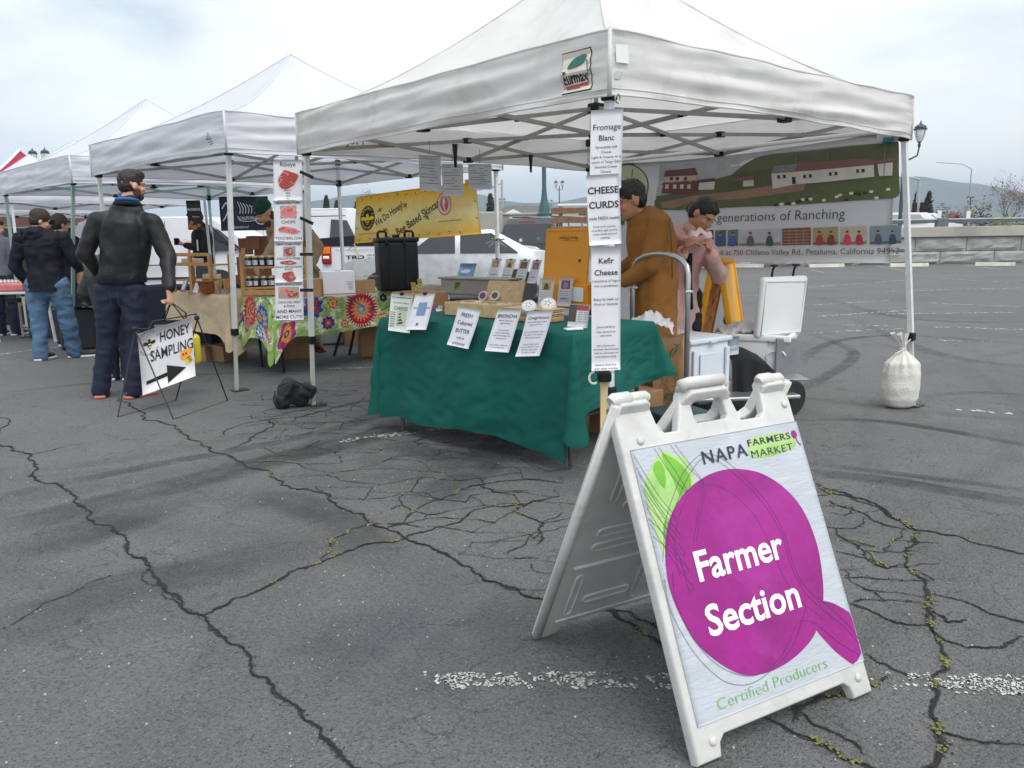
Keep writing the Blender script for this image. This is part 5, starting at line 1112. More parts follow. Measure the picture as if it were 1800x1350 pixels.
mk('grey_insert', MB().rbox((.30, -.004, .10), (.20, .006, .10), .003, M=T_), WHITEI, t)
for k, (px, nm, lab, ph, n2) in enumerate(((942, 541, 'white card reading Brooker in front of the orange crate, left of two', 1, 'Brooker'), (976, 538, 'white card reading Capricious in front of the orange crate, right of two', 3, 'Capricious'))):
    card(lab, px, nm, .128, .205, .10, CT+.015, 6, ph, clip=False, dy=.015, names=(n2, ''), group='cards on the orange crate', shearx=.06)
# leaflet leaning right of the crate, under the pages on the pole
sh, b, t = card('photo leaflet with a printed page leaning beside the orange crate', 997, 574, .14, .13, .2, CT+.005, 0, None, clip=False, group='leaflets on the green table'); sh.poly('photo', rect(0, .03, .055, .095), PH[2], b, .0012); sh.poly('photo', rect(.055, .095, .08, .03), PH[3], b, .0012)
for k in range(5): sh.line('print_line', [(.068, .085-k*.013), (.10, .085-k*.013)], .005, mat('pale_grey_print', (.4, .4, .4), .6), b); sh.line('print_line', [(.106, .085-k*.013), (.135, .085-k*.013)], .005, MATS['pale_grey_print'], b)
mk('tile', MB().rbox((0, 0, .006), (.10, .05, .012), .004), WHITEI); tag(place(bpy.data.objects['tile'], cp(1008, 580), .3), 'small white plastic tile lying on the green cloth', 'tile')
# sheets hanging over the table edge (lean outward with the cloth)
def hang(label, px, py, wpx, hpx, xs_, lines, extra=None, group='sheets hanging on the green cloth', out=.020, top=None, sk=0, m=PAPER, clip=False):
    """px,py: photo position of the lower left corner"""
    # point on the cloth plane (front plane offset outward)
    def onplane(qx, qy, off):
        P0 = cL-cw*off; r = ray(qx, qy); C_ = V((0, 0, CH)); n = cw; return C_+r*((P0-C_).dot(n)/r.dot(n))
    bl = onplane(px, py, .085); br = onplane(px+wpx, py+xs_[0], .085); tl = onplane(px+xs_[1], py-hpx, .040); w = (br-bl).length; h = (tl-bl).length
    sh = flatsheet(bl, (br-bl), (tl-bl), w, h, .012, .0025, 1, px); t = thing('paper_sheet', label, 'paper sign', bl, 0, group); b = sh.base('sheet', m, t, 8, 10, .001)
    words(sh, b, lines, 0, h*.965, w)
    if extra: extra(sh, b, w, h)
    if clip: mk('binder_clip', MB().rbox(tl+(br-bl)*.5+V((0, 0, .0)), (.028, .022, .018), .004), BLKPL, t, world=True)
hang('page reading FRESH Cultured BUTTER rich in probiotics on the green cloth', 788, 606, 38, 68, (8, 18), [('', .008, 0), ('FRESH', .034, .004), ('', .002, 0), ('Cultured', .034, .004), ('', .002, 0), ('BUTTER', .034, .004), ('', .002, 0), ('rich in', .026, 0), ('probiotics', .026, 0)])
hang('page headed BRIONCHA hanging in the middle of the three', 855, 617, 41, 74, (3, 20), [('', .006, 0), ('BRIONCHA', .030, .004), ('Sephardic Table cheese', .012, 0), ('Aged 4-6 Months', .012, 0), ('', .018, 0), ('A Creamy Havarti', .012, 0), ('Great for Cheesecakes', .012, 0), ('Salad, Grilled Cheese, Mac', .012, 0), ('Cheese & more', .012, 0), ('', .018, 0), ('Pairs w/ White or Rose Wine', .011, 0), ('or a cold Pilsner Beer', .011, 0)])
hang('page headed Cowgirl in cursive, rightmost of the three hanging pages', 908, 627, 43, 79, (-1, 20), [('', .006, 0), ('Cowgirlicious', .026, .002), ('Sweet, salted, aged, creamy', .012, 0), ('Aged 2-4 Months', .012, 0), ('', .018, 0), ('Pairs well with apples, walnuts', .012, 0), ('figs, prunes, Truly awesome', .012, 0), ('Gourmet, pizza, quiches', .012, 0), ('', .016, 0), ('Great w/ Chardonnay &', .012, 0), ('seasonal White Ale or slack', .012, 0), ('Red Wine, a glass of ale', .012, 0), ('with Wine or w/ Kefir', .012, 0)])
def ex1(sh, b, w, h):
    sh.line('rule', [(w*.06, h*.90), (w*.94, h*.90)], .004, BLACK, b); sh.poly('photo', rect(w*.36, h*.16, w*.40, h*.40), ink('photo_green', srgb(170, 186, 160)), b)
    for k in range(4): sh.poly('photo_cow', smoothpts([(w*.42, h*(.20+k*.08)), (w*.62, h*(.22+k*.08)), (w*.66, h*(.27+k*.08)), (w*.5, h*(.25+k*.08))], 2, True), BLACK, b, .003)
    for k in range(7): sh.line('print_line', [(w*.06, h*(.50-k*.06)), (w*.30, h*(.50-k*.06))], .004, GREYI, b)
hang('newsletter headed CHEESES clipped at the left end of the green cloth', 684, 581, 38, 66, (5, 4), [('', .03, 0), ('THE ULTIMATE AMERICAN', .013, 0), ('CHEESES', .034, 0)], ex1, 'flyers clipped at the left end', m=mat('newsprint', (.62, .66, .60), .7, vary=.04), clip=True)
def ex2(sh, b, w, h):
    sh.poly('photo', rect(w*.30, h*.40, w*.42, h*.36), PH[4], b); sh.poly('photo_subject', smoothpts([(w*.34, h*.44), (w*.66, h*.46), (w*.6, h*.60), (w*.42, h*.64)], 3, True), PH[1], b, .003); sh.poly('photo_subject', ell(w*.56, h*.66, w*.08, h*.05, 10), PH[3], b, .003)
    sh.poly('print_block', rect(w*.44, h*.12, w*.10, h*.07), GREYI, b)
hang('flyer with a colourful photo clipped beside the CHEESES newsletter', 716, 580, 35, 63, (0, 14), [('', .05, 0), ('Chileno Valley Farms', .018, 0)], ex2, 'flyers clipped at the left end', clip=True)
# things behind: tray, small green cards, postcard
o = cp(712, 512)+cw*.10; t, T_ = openbox('beige_tray', 'beige plastic tray behind the wooden box at the left end', o, .34, .20, .055, mat('beige_plastic', srgb(160, 152, 138), .55))
for k, (px, py, lab, c) in enumerate(((724, 505, 'lime price card with an orange top edge, standing highest', 1), (712, 512, 'lime and orange price card lying tilted in the brown box', 1), (786, 511, 'green leaflet tilted in the tray right of the lime cards', 0), (820, 509, 'dark green packet lying by the pale tray', 0))):
    o = G(px, py, CT+.06)+cw*.08; sh = flatsheet(o, cd, (V((0, 0, 1))+cd*(.35 if c == 0 else -.2)).normalized(), .062, .075, 0, 0, 1); t = thing('price_card', lab, 'card', o, 0, 'small green cards in the trays'); b = sh.base('sheet', mat('lime_card', srgb(186, 200, 60), .6) if c else mat('leaf_card', srgb(110, 130, 40), .6), t, 2, 2, .001)
    if c: sh.poly('orange_band', rect(0, .058, .062, .017), ink('orange_print', srgb(224, 120, 50)), b); sh.put('lettering', text2d('Cheese', .022, bold=.01, width=.05), BLACK, b, (.006, .036)); sh.put('lettering', text2d('$13', .030, bold=.02, width=.03), BLACK, b, (.014, .008))
    else: sh.line('dark_band', [(.005, .02), (.055, .06)], .012, ink('dark_leaf', srgb(60, 84, 34)), b)
o = cp(742, 520)+cw*.22; t = thing('storage_bin', 'low grey beige plastic bin behind the wooden boxes on the green table', 'bin', o); T_ = TF((0, 0, 0)); GB = mat('grey_beige_plastic', srgb(148, 142, 132), .55); mk('body', MB().rbox((.42, .08, .075), (.84, .15, .15), .02, M=T_), GB, t); mk('rim', MB().rbox((.42, .08, .15), (.88, .18, .02), .008, M=T_), GB, t)
o = cp(766, 506)+cw*.28+V((0, 0, .03)); sh = flatsheet(o+V((0, 0, .01)), cd, (V((0, 0, 1))*.9+cw*.25+cd*.15).normalized(), .24, .21, 0, .001, 1); t = thing('postcard', 'glossy blue sky landscape picture standing behind the trays', 'picture', o); b = sh.base('sheet', mat('sky_print', srgb(120, 160, 196), .25, vary=.25, scale=14), t, 4, 4, .001)
sh.poly('field', [(0, 0), (.2, 0), (.2, .06), (.12, .085), (.05, .07), (0, .075)], ink('dusky_field', srgb(120, 110, 116)), b); sh.poly('cloud', smoothpts([(.03, .12), (.1, .10), (.18, .12), (.15, .145), (.08, .14)], 3, True), ink('cloud_print', srgb(200, 212, 226)), b, .003); sh.put('lettering', text2d('CALIFORNIA CHEESE', .018, width=.17), ink('maroon_print', srgb(140, 70, 90)), b, (.015, .168))
# ---- hand truck, tote, cooler, bags on the right
ALU = mat('brushed_aluminium', (.50, .51, .52), .32, vary=.06, scale=20, metal=.85); RUB = mat('rubber', (.014, .014, .015), .75, vary=.15, scale=20)
hL, hR = AT(1112, 575, 5.55), AT(1208, 575, 5.05); t = thing('hand_truck', 'platform hand truck with a tall bent aluminium tube handle', 'cart', ((hL.x+hR.x)/2, (hL.y+hR.y)/2, 0))
zt = AT(1160, 446, 5.3).z; zl = zt-.13; pts = [V((hL.x, hL.y, .22)), V((hL.x, hL.y, zl-.12)), V((hL.x, hL.y, zl))]
for k in range(1, 10):
    a = math.pi*k/10; c = (1-math.cos(a))/2; p = hL.lerp(hR, c); pts.append(V((p.x, p.y, zl+.13*math.sin(a)**.75)))
pts += [V((hR.x, hR.y, zl)), V((hR.x, hR.y, zl-.12)), V((hR.x, hR.y, .22))]
mk('handle', MB().tube(pts, .0165, 12), ALU, t, smooth=True, world=True)
for h_ in (hL, hR): mk('bolt', MB().rbox((h_.x+.004, h_.y-.016, zl-.10), (.05, .014, .016), .004), ALU, t, world=True)
dd = (hR-hL); dd.z = 0; dd.normalize(); dn = V((-dd.y, dd.x, 0))
def wheel(parent, c, r, w, ax, rim=ALU):
    M = frame(c, V((0, 0, 1)), ax); wt = mk('wheel', MB().lathe([(r*.62, -w/2), (r*.92, -w/2), (r, -w*.3), (r, w*.3), (r*.92, w/2), (r*.62, w/2)], 28, M=M), RUB, parent, smooth=True, angle=40, world=True)
    rm = MB(); rm.lathe([(r*.62, -w*.3), (r*.66, -w*.42), (r*.66, w*.42), (r*.60, w*.42), (r*.58, w*.1), (r*.58, -w*.1)], 28, M=M); rm.lathe([(.02, -w*.35), (r*.18, -w*.35), (r*.18, w*.35), (.02, w*.35)], 12, M=M)
    for k in range(7):
        a = k*math.pi*2/7; rm.bar(M @ V((r*.12*math.cos(a), r*.12*math.sin(a), w*.15)), M @ V((r*.62*math.cos(a), r*.62*math.sin(a), w*.2)), r*.09, r*.06)
    mk('rim', rm, rim, wt, smooth=True, angle=40); return wt
deck = hR+dn*.42+dd*.35; mk('deck', MB().rbox((1.5, 5.75, .155), (.95, .62, .03), .01, rz=.1), ALU, t, world=True)
for c in ((1.98, 5.62, .125), (1.14, 5.35, .10)): wheel(t, V(c), c[2], .06, V((.5, -.87, 0)), mat('dark_rim', (.09, .09, .1), .4, metal=.6))
mk('red_strap', MB().rbox((1.0, 5.22, .12), (.2, .03, .02), .004, rz=.3), mat('red_plastic', srgb(170, 24, 40), .5), t, world=True)
plate = MB(); p = AT(1393, 660, 5.85); plate.rbox((p.x-.02, 5.95, .37), (.16, .02, .28), .02); plate.rbox((p.x-.06, 5.82, .235), (.26, .24, .014), .005); mk('toe_plate', plate, mat('dull_aluminium', (.28, .29, .3), .5, metal=.5), t, world=True)
TOT = mat('pale_grey_tote_plastic', srgb(216, 224, 232), .45, vary=.03); 
a_, b_ = AT(1214, 680, 5.42), AT(1281, 664, 5.66); tx_ = (b_-a_); tx_.z = 0; tw = tx_.length; tx_.normalize(); tn = V((-tx_.y, tx_.x, 0)); zT = AT(1214, 606, 5.42).z
t = thing('storage_tote', 'pale grey plastic storage tote with a closed lid beside the cooler', 'storage box', V((a_.x, a_.y, .17))); M = frame((0, 0, 0), tx_, (0, 0, 1)); H_ = zT-.17
mk('body', MB().rbox((tw/2, .24, H_/2), (tw, .46, H_), .015, 3, M=M), TOT, t, smooth=True, angle=40); mk('lid', MB().rbox((tw/2, .24, H_+.012), (tw+.04, .50, .035), .01, 3, M=M), TOT, t, smooth=True, angle=40)
for x in (.03, tw-.03): mk('corner_rib', MB().rbox((x, -.004, H_/2-.02), (.035, .02, H_-.05), .006, M=M), TOT, t)
mk('recess_panel', MB().rbox((tw/2, -.002, H_*.45), (tw*.55, .008, H_*.7), .02, 3, M=M), TOT, t); mk('front_latch', MB().rbox((tw*.5, -.024, H_+.008), (.07, .014, .02), .004, M=M), TOT, t)
CW_ = mat('white_rotomoulded_plastic', (.84, .85, .85), .45, vary=.03, scale=6, bump=.12, bscale=90)
ca, cb = AT(1283, 655, 6.12), AT(1387, 660, 5.92); cx = (cb-ca); cx.z = 0; cwid = cx.length; cx.normalize(); cn = V((-cx.y, cx.x, 0)); zc = AT(1387, 592, 5.92).z
t = thing('cooler', 'white hard cooler with its thick lid standing open', 'cooler', V((ca.x, ca.y, .20))); M = frame((0, 0, 0), cx, (0, 0, 1)); H_ = zc-.20
# hollow body: four walls and a floor
def tapered(c, s_, tp): return MB().box(c, s_, M, 0, tp)
mk('body', MB().rbox((cwid/2, .20, H_*.44), (cwid*.95, .38, H_*.86), .03, 4, M=M), CW_, t, smooth=True, angle=40)
rimm = MB()
for c, s_ in (((cwid/2, .015, H_*.93), (cwid, .035, H_*.16)), ((cwid/2, .395, H_*.93), (cwid, .035, H_*.16)), ((.018, .205, H_*.93), (.036, .35, H_*.16)), ((cwid-.018, .205, H_*.93), (.036, .35, H_*.16))): rimm.rbox(c, s_, .012, 3, M=M)
mk('rim', rimm, CW_, t, smooth=True, angle=40); mk('handle_recess', MB().tube([(cwid*.62, .0, H_*.12), (cwid*.62, .0, H_*.55), (cwid*.70, .0, H_*.64), (cwid*.88, .0, H_*.64), (cwid*.93, .0, H_*.55)], .008, 8, M=M), CW_, t, smooth=True); mk('maker_tag', MB().rbox((cwid*.68, -.004, H_*.84), (.035, .006, .018), .003, M=M), mat('tag_grey', (.12, .12, .12)), t)
tg = Sheet(lambda u, v: t.location+M @ V((cwid*.68-.0145+u, -.0085, H_*.84-.006+v)), .1, .1, 1); tg.put('lettering', text2d('YETI', .013, bold=.02, width=.029), WHITEI, bpy.data.objects[t.name], lift=.0005)
la, lb_ = AT(1331, 596, 6.0), AT(1405, 580, 6.18); lx = (lb_-la); lx.z = 0; lw = lx.length+.03; lx.normalize(); lh = AT(1340, 488, 6.0).z-AT(1340, 596, 6.0).z
Ml = frame(la-t.location, lx, (-.02, -.06, 1)); ld = mk('lid', MB().rbox((lw/2, .03, lh/2), (lw, .065, lh), .028, 4, M=Ml @ Matrix(((1, 0, .05, 0), (0, 1, 0, 0), (0, 0, 1, 0), (0, 0, 0, 1)))), CW_, t, smooth=True, angle=40)
mk('lid_bead', MB().tube([(.03, -.006, .03), (lw-.03, -.006, .03), (lw-.01, -.006, lh-.04), (.05, -.006, lh-.03)], .006, 6, closed=True, M=Ml), CW_, ld, smooth=True)
for x in (.28, .75): lt = MB(); lt.tube([(lw*x, .03, lh-.01), (lw*x-.004, .02, lh+.05), (lw*x-.01, .0, lh+.078)], [.011, .008, .010], 8, M=Ml); lt.rbox((lw*x-.01, 0, lh+.085), (.055, .03, .014), .006, M=Ml); mk('rubber_latch', lt, RUB, ld, smooth=True, angle=50)
# things lying in the open cooler
zz = zc
t = thing('plastic_bag', 'white plastic bag and papers spilling from the open cooler', 'bag', V((ca.x+.05, ca.y+.2, zc-.03)))
def rag(c, rx, ry, h, seed, n=26):
    def fn(u, v):
        x, y = (u-.5)*2, (v-.5)*2; e_ = max(0, 1-(x*x+y*y)**.5*.75); z_ = h*(e_**.6)*(1+.5*mnoise.noise(V((x*2.1+seed, y*2.1, 0))))+.03*mnoise.noise(V((x*6, y*6, seed))); return (c[0]+x*rx+.02*mnoise.noise(V((y*4, x, seed))), c[1]+y*ry, c[2]+z_)
    mbq = MB(); mbq.grid(fn, n, n); return mbq
PLB = mat('white_plastic_film', (.74, .74, .75), .35, vary=.05, scale=8, transl=.2, bump=.5, bscale=25)
mk('film', rag((.10, -.03, .0), .20, .16, .11, 3, 30), PLB, t, smooth=True); mk('blue_pack', MB().rbox((.35, -.04, .055), (.14, .10, .02), .006, rz=.2), ink('blue_pack', srgb(70, 120, 170)), t); mk('cardboard_flap', MB().rbox((.20, -.12, .03), (.12, .05, .03), .004), CARD, t); mk('red_mark', MB().rbox((.02, -.188, .03), (.006, .004, .05), .001), ink('red_mark', srgb(190, 40, 60)), t)
t = thing('handwritten_note', 'white note taped to the cooler with pale blue handwriting', 'note', V((a_.x+.30, a_.y+.2, .40))); p0 = AT(1281, 625, 5.66); s_ = flatsheet(p0, tx_, (0, 0, 1), .11, .13, 0, .0, 1); b = s_.base('sheet', mat('translucent_note', (.6, .65, .7), .5, transl=.3), t, 2, 2, .001); s_.put('lettering', text2d('ICE IN', .03, width=.09), ink('blue_ink', srgb(110, 150, 190)), b, (.01, .07)); s_.put('lettering', text2d('LAGUNA', .03, width=.09), ink('blue_ink', (.1, .2, .4)), b, (.01, .03))
BLKC = mat('black_cloth', (.006, .007, .011), .85, vary=.2, scale=6, bump=.2, bscale=30)
t = mk('black_blanket', MB(), BLKC) if False else None
def drape(u, v):
    a0, a1 = AT(1283, 622, 5.72), AT(1362, 625, 5.72); p = a0.lerp(a1, u); zt_ = p.z+.03*math.sin(u*5)-.06*max(0, u-.8)*5; y_ = p.y-.05-.05*v+.02*math.sin(u*17)*v+.28*max(0, .12-v)/.12
    return (p.x, y_, zt_*(1-v)+.14*v)
mbq = MB(); mbq.grid(drape, 40, 20); tag(mk('black_blanket', mbq, BLKC, smooth=True), 'black cloth draped over the load between the tote and the cooler', 'blanket')
# paper bag with white plastic bag
t = thing('paper_bag', 'tall brown paper bag with green scribbled print at the end of the green table', 'paper bag', V((*AT(1180, 640, 5.3)[:2], .02)), -.45); KR = mat('kraft_paper', srgb(178, 136, 98), .85, vary=.1, scale=6, bump=.3, bscale=14)
def bagf(M_, w, d_, h, n=12):
    m_ = MB()
    for k, (ax, ay, bx, by) in enumerate(((-w, -d_, w, -d_), (w, -d_, w, d_), (w, d_, -w, d_), (-w, d_, -w, -d_))):
        m_.grid(lambda u, v, ax=ax, ay=ay, bx=bx, by=by, k=k: ((ax+(bx-ax)*u)*(1-.08*v)+.012*mnoise.noise(V((u*5, v*6, k)))*v, (ay+(by-ay)*u)*(1-.25*v*(1-abs(2*u-1)) if k % 2 else 1)+.014*mnoise.noise(V((u*4, v*5, k+4))), h*v+.01*math.sin(u*9)*v), n, n)
    return m_
bg_ = mk('bag', bagf(None, .105, .085, .60), KR, t, smooth=True, angle=40); shb = Sheet(lambda u, v: PM[t.name] @ V((-.10+u, -.102, v)), .2, .5, 1); random.seed(3)
for k in range(26):
    x, y = .04+random.random()*.13, .16+random.random()*.36; shb.line('green_scribble', smoothpts([(x, y), (x+random.uniform(-.03, .03), y+.03), (x+random.uniform(-.03, .03), y+.05)], 4), .0042, ink('bag_green', srgb(44, 110, 84)), bg_, .003)
shb.line('green_scribble', smoothpts([(.02, .08), (.08, .11), (.13, .09), (.14, .14), (.10, .17)], 6), .007, ink('bag_green', (.02, .1, .06)), bg_, .003)
mk('second_bag', bagf(None, .10, .08, .52), KR, t, smooth=True); bpy.data.objects['second_bag'].location = (-.14, .12, 0)
t = thing('plastic_bag', 'crumpled white plastic bag stuffed on top of the brown paper bag', 'bag', AT(1148, 575, 5.35)); mk('film', rag((-.02, .0, -.02), .14, .12, .11, 9, 30), PLB, t, smooth=True)
t = mk('crate_under_table', MB().rbox((0, 0, .14), (.4, .3, .28), .01), CARD); place(t, (.75, 5.2, 0), .7); tag(t, 'cardboard carton in the shade behind the green cloth', 'carton')
t = mk('crate_low', MB().rbox((0, 0, .10), (.34, .26, .20), .01), mat('dark_teal_plastic', (.02, .06, .07), .5)); t.name = 'plastic_crate'; place(t, (1.02, 4.95, 0), .4); tag(t, 'dark teal plastic crate seen through the sandwich board handle', 'crate')
# ---- yellow folding sign
YEL = mat('yellow_plastic', srgb(238, 170, 20), .45, vary=.05, scale=5, dirt=(.45, .28, .03), dscale=4, damt=.5)
yt = AT(1270, 458, 6.75); t = thing('folding_sign', 'yellow plastic folding floor sign seen from its side behind the woman', 'folding sign', V((yt.x, yt.y, 0)))
zt = yt.z
for s_, nm in ((1, 'right_panel'), (-1, 'left_panel')):
    foot = V((.21*s_+(.0), -.02*s_, 0)); topp = V((.03*s_, 0, zt)); ax = V((.43, .90, 0)).normalized(); up = (topp-foot).normalized(); Mx = frame(foot, ax, up.cross(ax)*-1 if False else ax.cross(up)); M2 = Matrix(((ax.x, up.x, ax.cross(up).x, foot.x), (ax.y, up.y, ax.cross(up).y, foot.y), (ax.z, up.z, ax.cross(up).z, foot.z), (0, 0, 0, 1)))
    ln = (topp-foot).length; q_ = mk('panel', MB().rbox((0, ln/2, 0), (.52, ln, .022), .008, 2, M=M2), YEL, t, smooth=True, angle=40); rr = MB()
    for k in range(6):
        for x in (-.12, .12): rr.rbox((x, ln*(.14+k*.135), .013*(-s_)*-1*(-1)), (.17, .05, .012), .005, M=M2); rr.rbox((x, ln*(.14+k*.135), -.013), (.17, .05, .012), .005, M=M2)
    for x in (-.25, .25): rr.rbox((x, ln/2, 0), (.022, ln*.97, .05), .008, M=M2)
    mk('moulded_rib', rr, YEL, q_, smooth=True, angle=40)
mk('top_hinge', MB().rbox((0, 0, zt), (.085, .40, .04), .014), YEL, t, smooth=True, angle=40)
# ---- sand bags
SACK = mat('woven_white_sack', srgb(214, 213, 206), .7, vary=.05, scale=9, bump=.5, bscale=70, transl=.08, dirt=(.3, .29, .27), dscale=5, damt=.35)
sb = G(1580, 716); t = thing('sandbag', 'tied white woven sandbag standing against the right tent leg', 'sandbag', sb)
def sack(u, v):
    a = u*2*math.pi; prof = [(0, .02, 1), (.06, .115, 0), (.14, .132, .0), (.26, .132, 0), (.34, .115, 0), (.40, .06, 0), (.43, .019, 0), (.455, .018, 0), (.50, .038, 0), (.545, .066, 0)]
    z_ = v*.545; r = np.interp(z_, [0, .02, .07, .14, .26, .335, .39, .425, .45, .50, .545], [.06, .105, .130, .136, .132, .115, .055, .020, .019, .036, .060]); pl = 1+(.10*math.sin(a*9)+.07*math.sin(a*14+2))*max(0, min(1, (z_-.22)/.16)); w2 = 1+.05*mnoise.noise(V((math.cos(a)*2, math.sin(a)*2, z_*16)))
    tx = -.035*max(0, z_-.45)/.1; return (math.cos(a)*r*pl*w2*1.0+tx, math.sin(a)*r*pl*w2*.78, max(0, z_+.008*math.sin(a*7)*(z_ > .5)-.01*(math.sin(a*3) > 0)*0))
mk('sack', (lambda m_: m_.grid(sack, 72, 56) and m_)(MB()), SACK, t, smooth=True); mk('tie', MB().tube([(.02*math.cos(a*.7), .017*math.sin(a*.7), .436+.0*a) for a in range(9)], .006, 6, closed=True), SACK, t); mk('tie_end', MB().tube([(0, -.02, .436), (-.03, -.03, .42), (-.07, -.03, .405)], .005, 5), SACK, t); mk('tie_end', MB().tube([(.01, -.01, .44), (.02, -.01, .48), (.045, -.01, .505)], .005, 5), SACK, t)
bb = G(520, 716); t = thing('weight_bag', 'lumpy black canvas weight bag slumped at the base of the post', 'weight bag', bb, .35); BB = mat('black_canvas', (.012, .013, .017), .6, vary=.3, scale=10, bump=.5, bscale=50)
skin('bag', [('b', (0, .02, .115), (.25, .16, .17), .05, (.1, .55, .25)), ('b', (-.10, .0, .06), (.10, .13, .12), .03, (0, -.2, .3)), ('b', (.10, .0, .13), (.11, .15, .11), .03, (0, .6, 0))], BB, t, .008, 3, .008, 11, 4)
mk('strap', MB().tube([(-.12, -.07, .19), (-.03, -.10, .225), (.04, -.09, .20), (.12, -.08, .13)], .010, 6, flat=.5), BB, t, smooth=True); mk('strap', MB().tube([(-.15, -.06, .15), (-.17, -.08, .08), (-.15, -.06, .03)], .012, 6, flat=.4), BB, t); mk('piping', MB().tube([(-.01, -.02, .25), (.09, -.06, .20), (.17, -.06, .11), (.13, -.09, .05)], .005, 6), mat('grey_piping', (.10, .10, .11), .5), t)
# ================================================================== RANCH BANNER (hung on the back right side)
BL, BR = A_F+A_b*A_S*.985+A_a*A_S*.98, A_F+A_a*(A_S*.985)+A_b*.06
VIN = mat('vinyl_banner', (.62, .62, .64), .5, vary=.05, scale=1.5, bump=.1, bscale=5, transl=.10)
bd = (BR-BL); bl_ = bd.length; bd.normalize(); bn = V((-bd.y, bd.x, 0))
if bn.dot(-BL) < 0: bn = -bn
def bfn(u, v):
    f = u/bl_; top = 1.955+.012*f-.05*math.sin(f*math.pi); bot = 1.03+.02*f; z_ = bot+(top-bot)*v/.93; wob = .012*math.sin(u*3.1+v*2)+.010*mnoise.noise(V((u*1.7, v*2.4, 0)))+.03*math.exp(-((v-.8)/.15)**2)*math.sin(u*2.3)
    p = BL+bd*u+bn*(-.02+wob)*-1; return V((p.x, p.y, z_))
bs = Sheet(bfn, bl_, .93, 1)
# orientation check so that prints sit on the camera side
_n = (V(bfn(1.01, .4))-V(bfn(1, .4))).cross(V(bfn(1, .41))-V(bfn(1, .4)))
bs.sign = 1 if _n.dot(V((0, 0, 1.3))-V(bfn(1, .4))) > 0 else -1
rb_ = thing('ranch_banner', 'wide vinyl banner with ranch landscape reading generations of Ranching behind the near stall', 'banner', BL)
bb_ = bs.base('vinyl', VIN, rb_, 60, 20, .0015)
def buv(px, py):
    k = (px-900+.016*(py-415)*0)/CF; den = (bd.x-k*bd.y); r = ray(px, py); k = r.x/r.y; u = (k*BL.y-BL.x)/(bd.x-k*bd.y); Y = BL.y+bd.y*u; z_ = CH+r.z/r.y*Y
    f = u/bl_; top = 1.955+.012*f-.05*math.sin(f*math.pi); bot = 1.03+.02*f; return (u, (z_-bot)/(top-bot)*.93)
def bp(name, pts, m, lift=.004): 
    q_ = [buv(*p) for p in pts]; u1 = max(p[0] for p in q_); u0 = min(p[0] for p in q_)
    # split long shapes into strips so they follow the cloth
    if u1-u0 > .35 and len(q_) >= 4:
        mb_ = bmesh.new(); vs = [mb_.verts.new((x, y, 0)) for x, y in q_]; mb_.faces.new(vs); bmesh.ops.triangulate(mb_, faces=mb_.faces[:])
        n = int((u1-u0)/.12)
        for k in range(1, n+1):
            bmesh.ops.bisect_plane(mb_, geom=mb_.verts[:]+mb_.edges[:]+mb_.faces[:], plane_co=(u0+(u1-u0)*k/(n+1), 0, 0), plane_no=(1, 0, 0))
        for k in range(1, 6): bmesh.ops.bisect_plane(mb_, geom=mb_.verts[:]+mb_.edges[:]+mb_.faces[:], plane_co=(0, .93*k/6, 0), plane_no=(0, 1, 0))
        mb_.verts.index_update(); vf = ([v.co[:2] for v in mb_.verts], [tuple(v.index for v in f.verts) for f in mb_.faces]); mb_.free(); return bs.put(name, vf, m, bb_, lift=lift)
    return bs.poly(name, q_, m, bb_, lift)
def bln(name, pts, w, m, lift=.007): return bs.line(name, [buv(*p) for p in pts], w, m, bb_, lift)
C_ = lambda n, r, g, b: mat('print_'+n, srgb(r, g, b), .55, vary=.12, scale=9)
bp('sky_print', [(1161, 289), (1250, 281), (1330, 268), (1420, 263), (1500, 255), (1582, 250), (1584, 300), (1585, 345), (1500, 353), (1400, 360), (1300, 364), (1200, 369), (1154, 369)], C_('sky', 158, 160, 164), .003)
bp('hill_print', [(1258, 316), (1290, 308), (1315, 288), (1335, 277), (1362, 271), (1420, 266), (1500, 257), (1582, 250), (1584, 300), (1586, 340), (1578, 348), (1500, 353), (1400, 360), (1300, 364), (1200, 369), (1154, 369), (1158, 345), (1210, 338), (1250, 330)], C_('hill', 82, 88, 58), .0050)
bp('field_print', [(1155, 352), (1220, 348), (1290, 342), (1360, 338), (1420, 330), (1500, 320), (1584, 312), (1586, 340), (1578, 348), (1500, 353), (1400, 360), (1300, 364), (1200, 369), (1154, 369)], C_('field', 84, 98, 60), .0062)
bp('road_print', [(1165, 356), (1230, 343), (1300, 335), (1360, 326), (1418, 322), (1415, 335), (1340, 345), (1300, 350), (1230, 352), (1190, 366), (1170, 366)], C_('road', 140, 112, 90), .0075)
WH = C_('barn_white', 196, 192, 184); RR = C_('roof_red', 122, 84, 82); DK = C_('dark', 48, 40, 38); GR = C_('roof_grey', 118, 120, 122)
bp('barn_print', [(1361, 332), (1361, 305), (1540, 290), (1541, 311), (1450, 320), (1400, 324)], WH, .0085); bp('barn_wing_print', [(1546, 289), (1573, 286), (1573, 309), (1550, 310)], WH, .0085)
bp('barn_roof_print', [(1362, 304), (1366, 292), (1400, 290), (1410, 287), (1525, 278), (1543, 283), (1577, 277), (1576, 283), (1541, 290), (1403, 302)], RR, .0095); bp('barn_roof_grey', [(1362, 304), (1366, 292), (1408, 288), (1402, 301)], GR, .0105)
for px, py in ((1378, 310), (1423, 309), (1468, 305), (1516, 300)): bp('window_print', [(px-7, py-2), (px+8, py-3), (px+8, py+3), (px-7, py+4)], DK, .0105); bp('pane_print', [(px-2, py-2), (px+3, py-2.4), (px+3, py+3), (px-2, py+3)], WH, .0115)
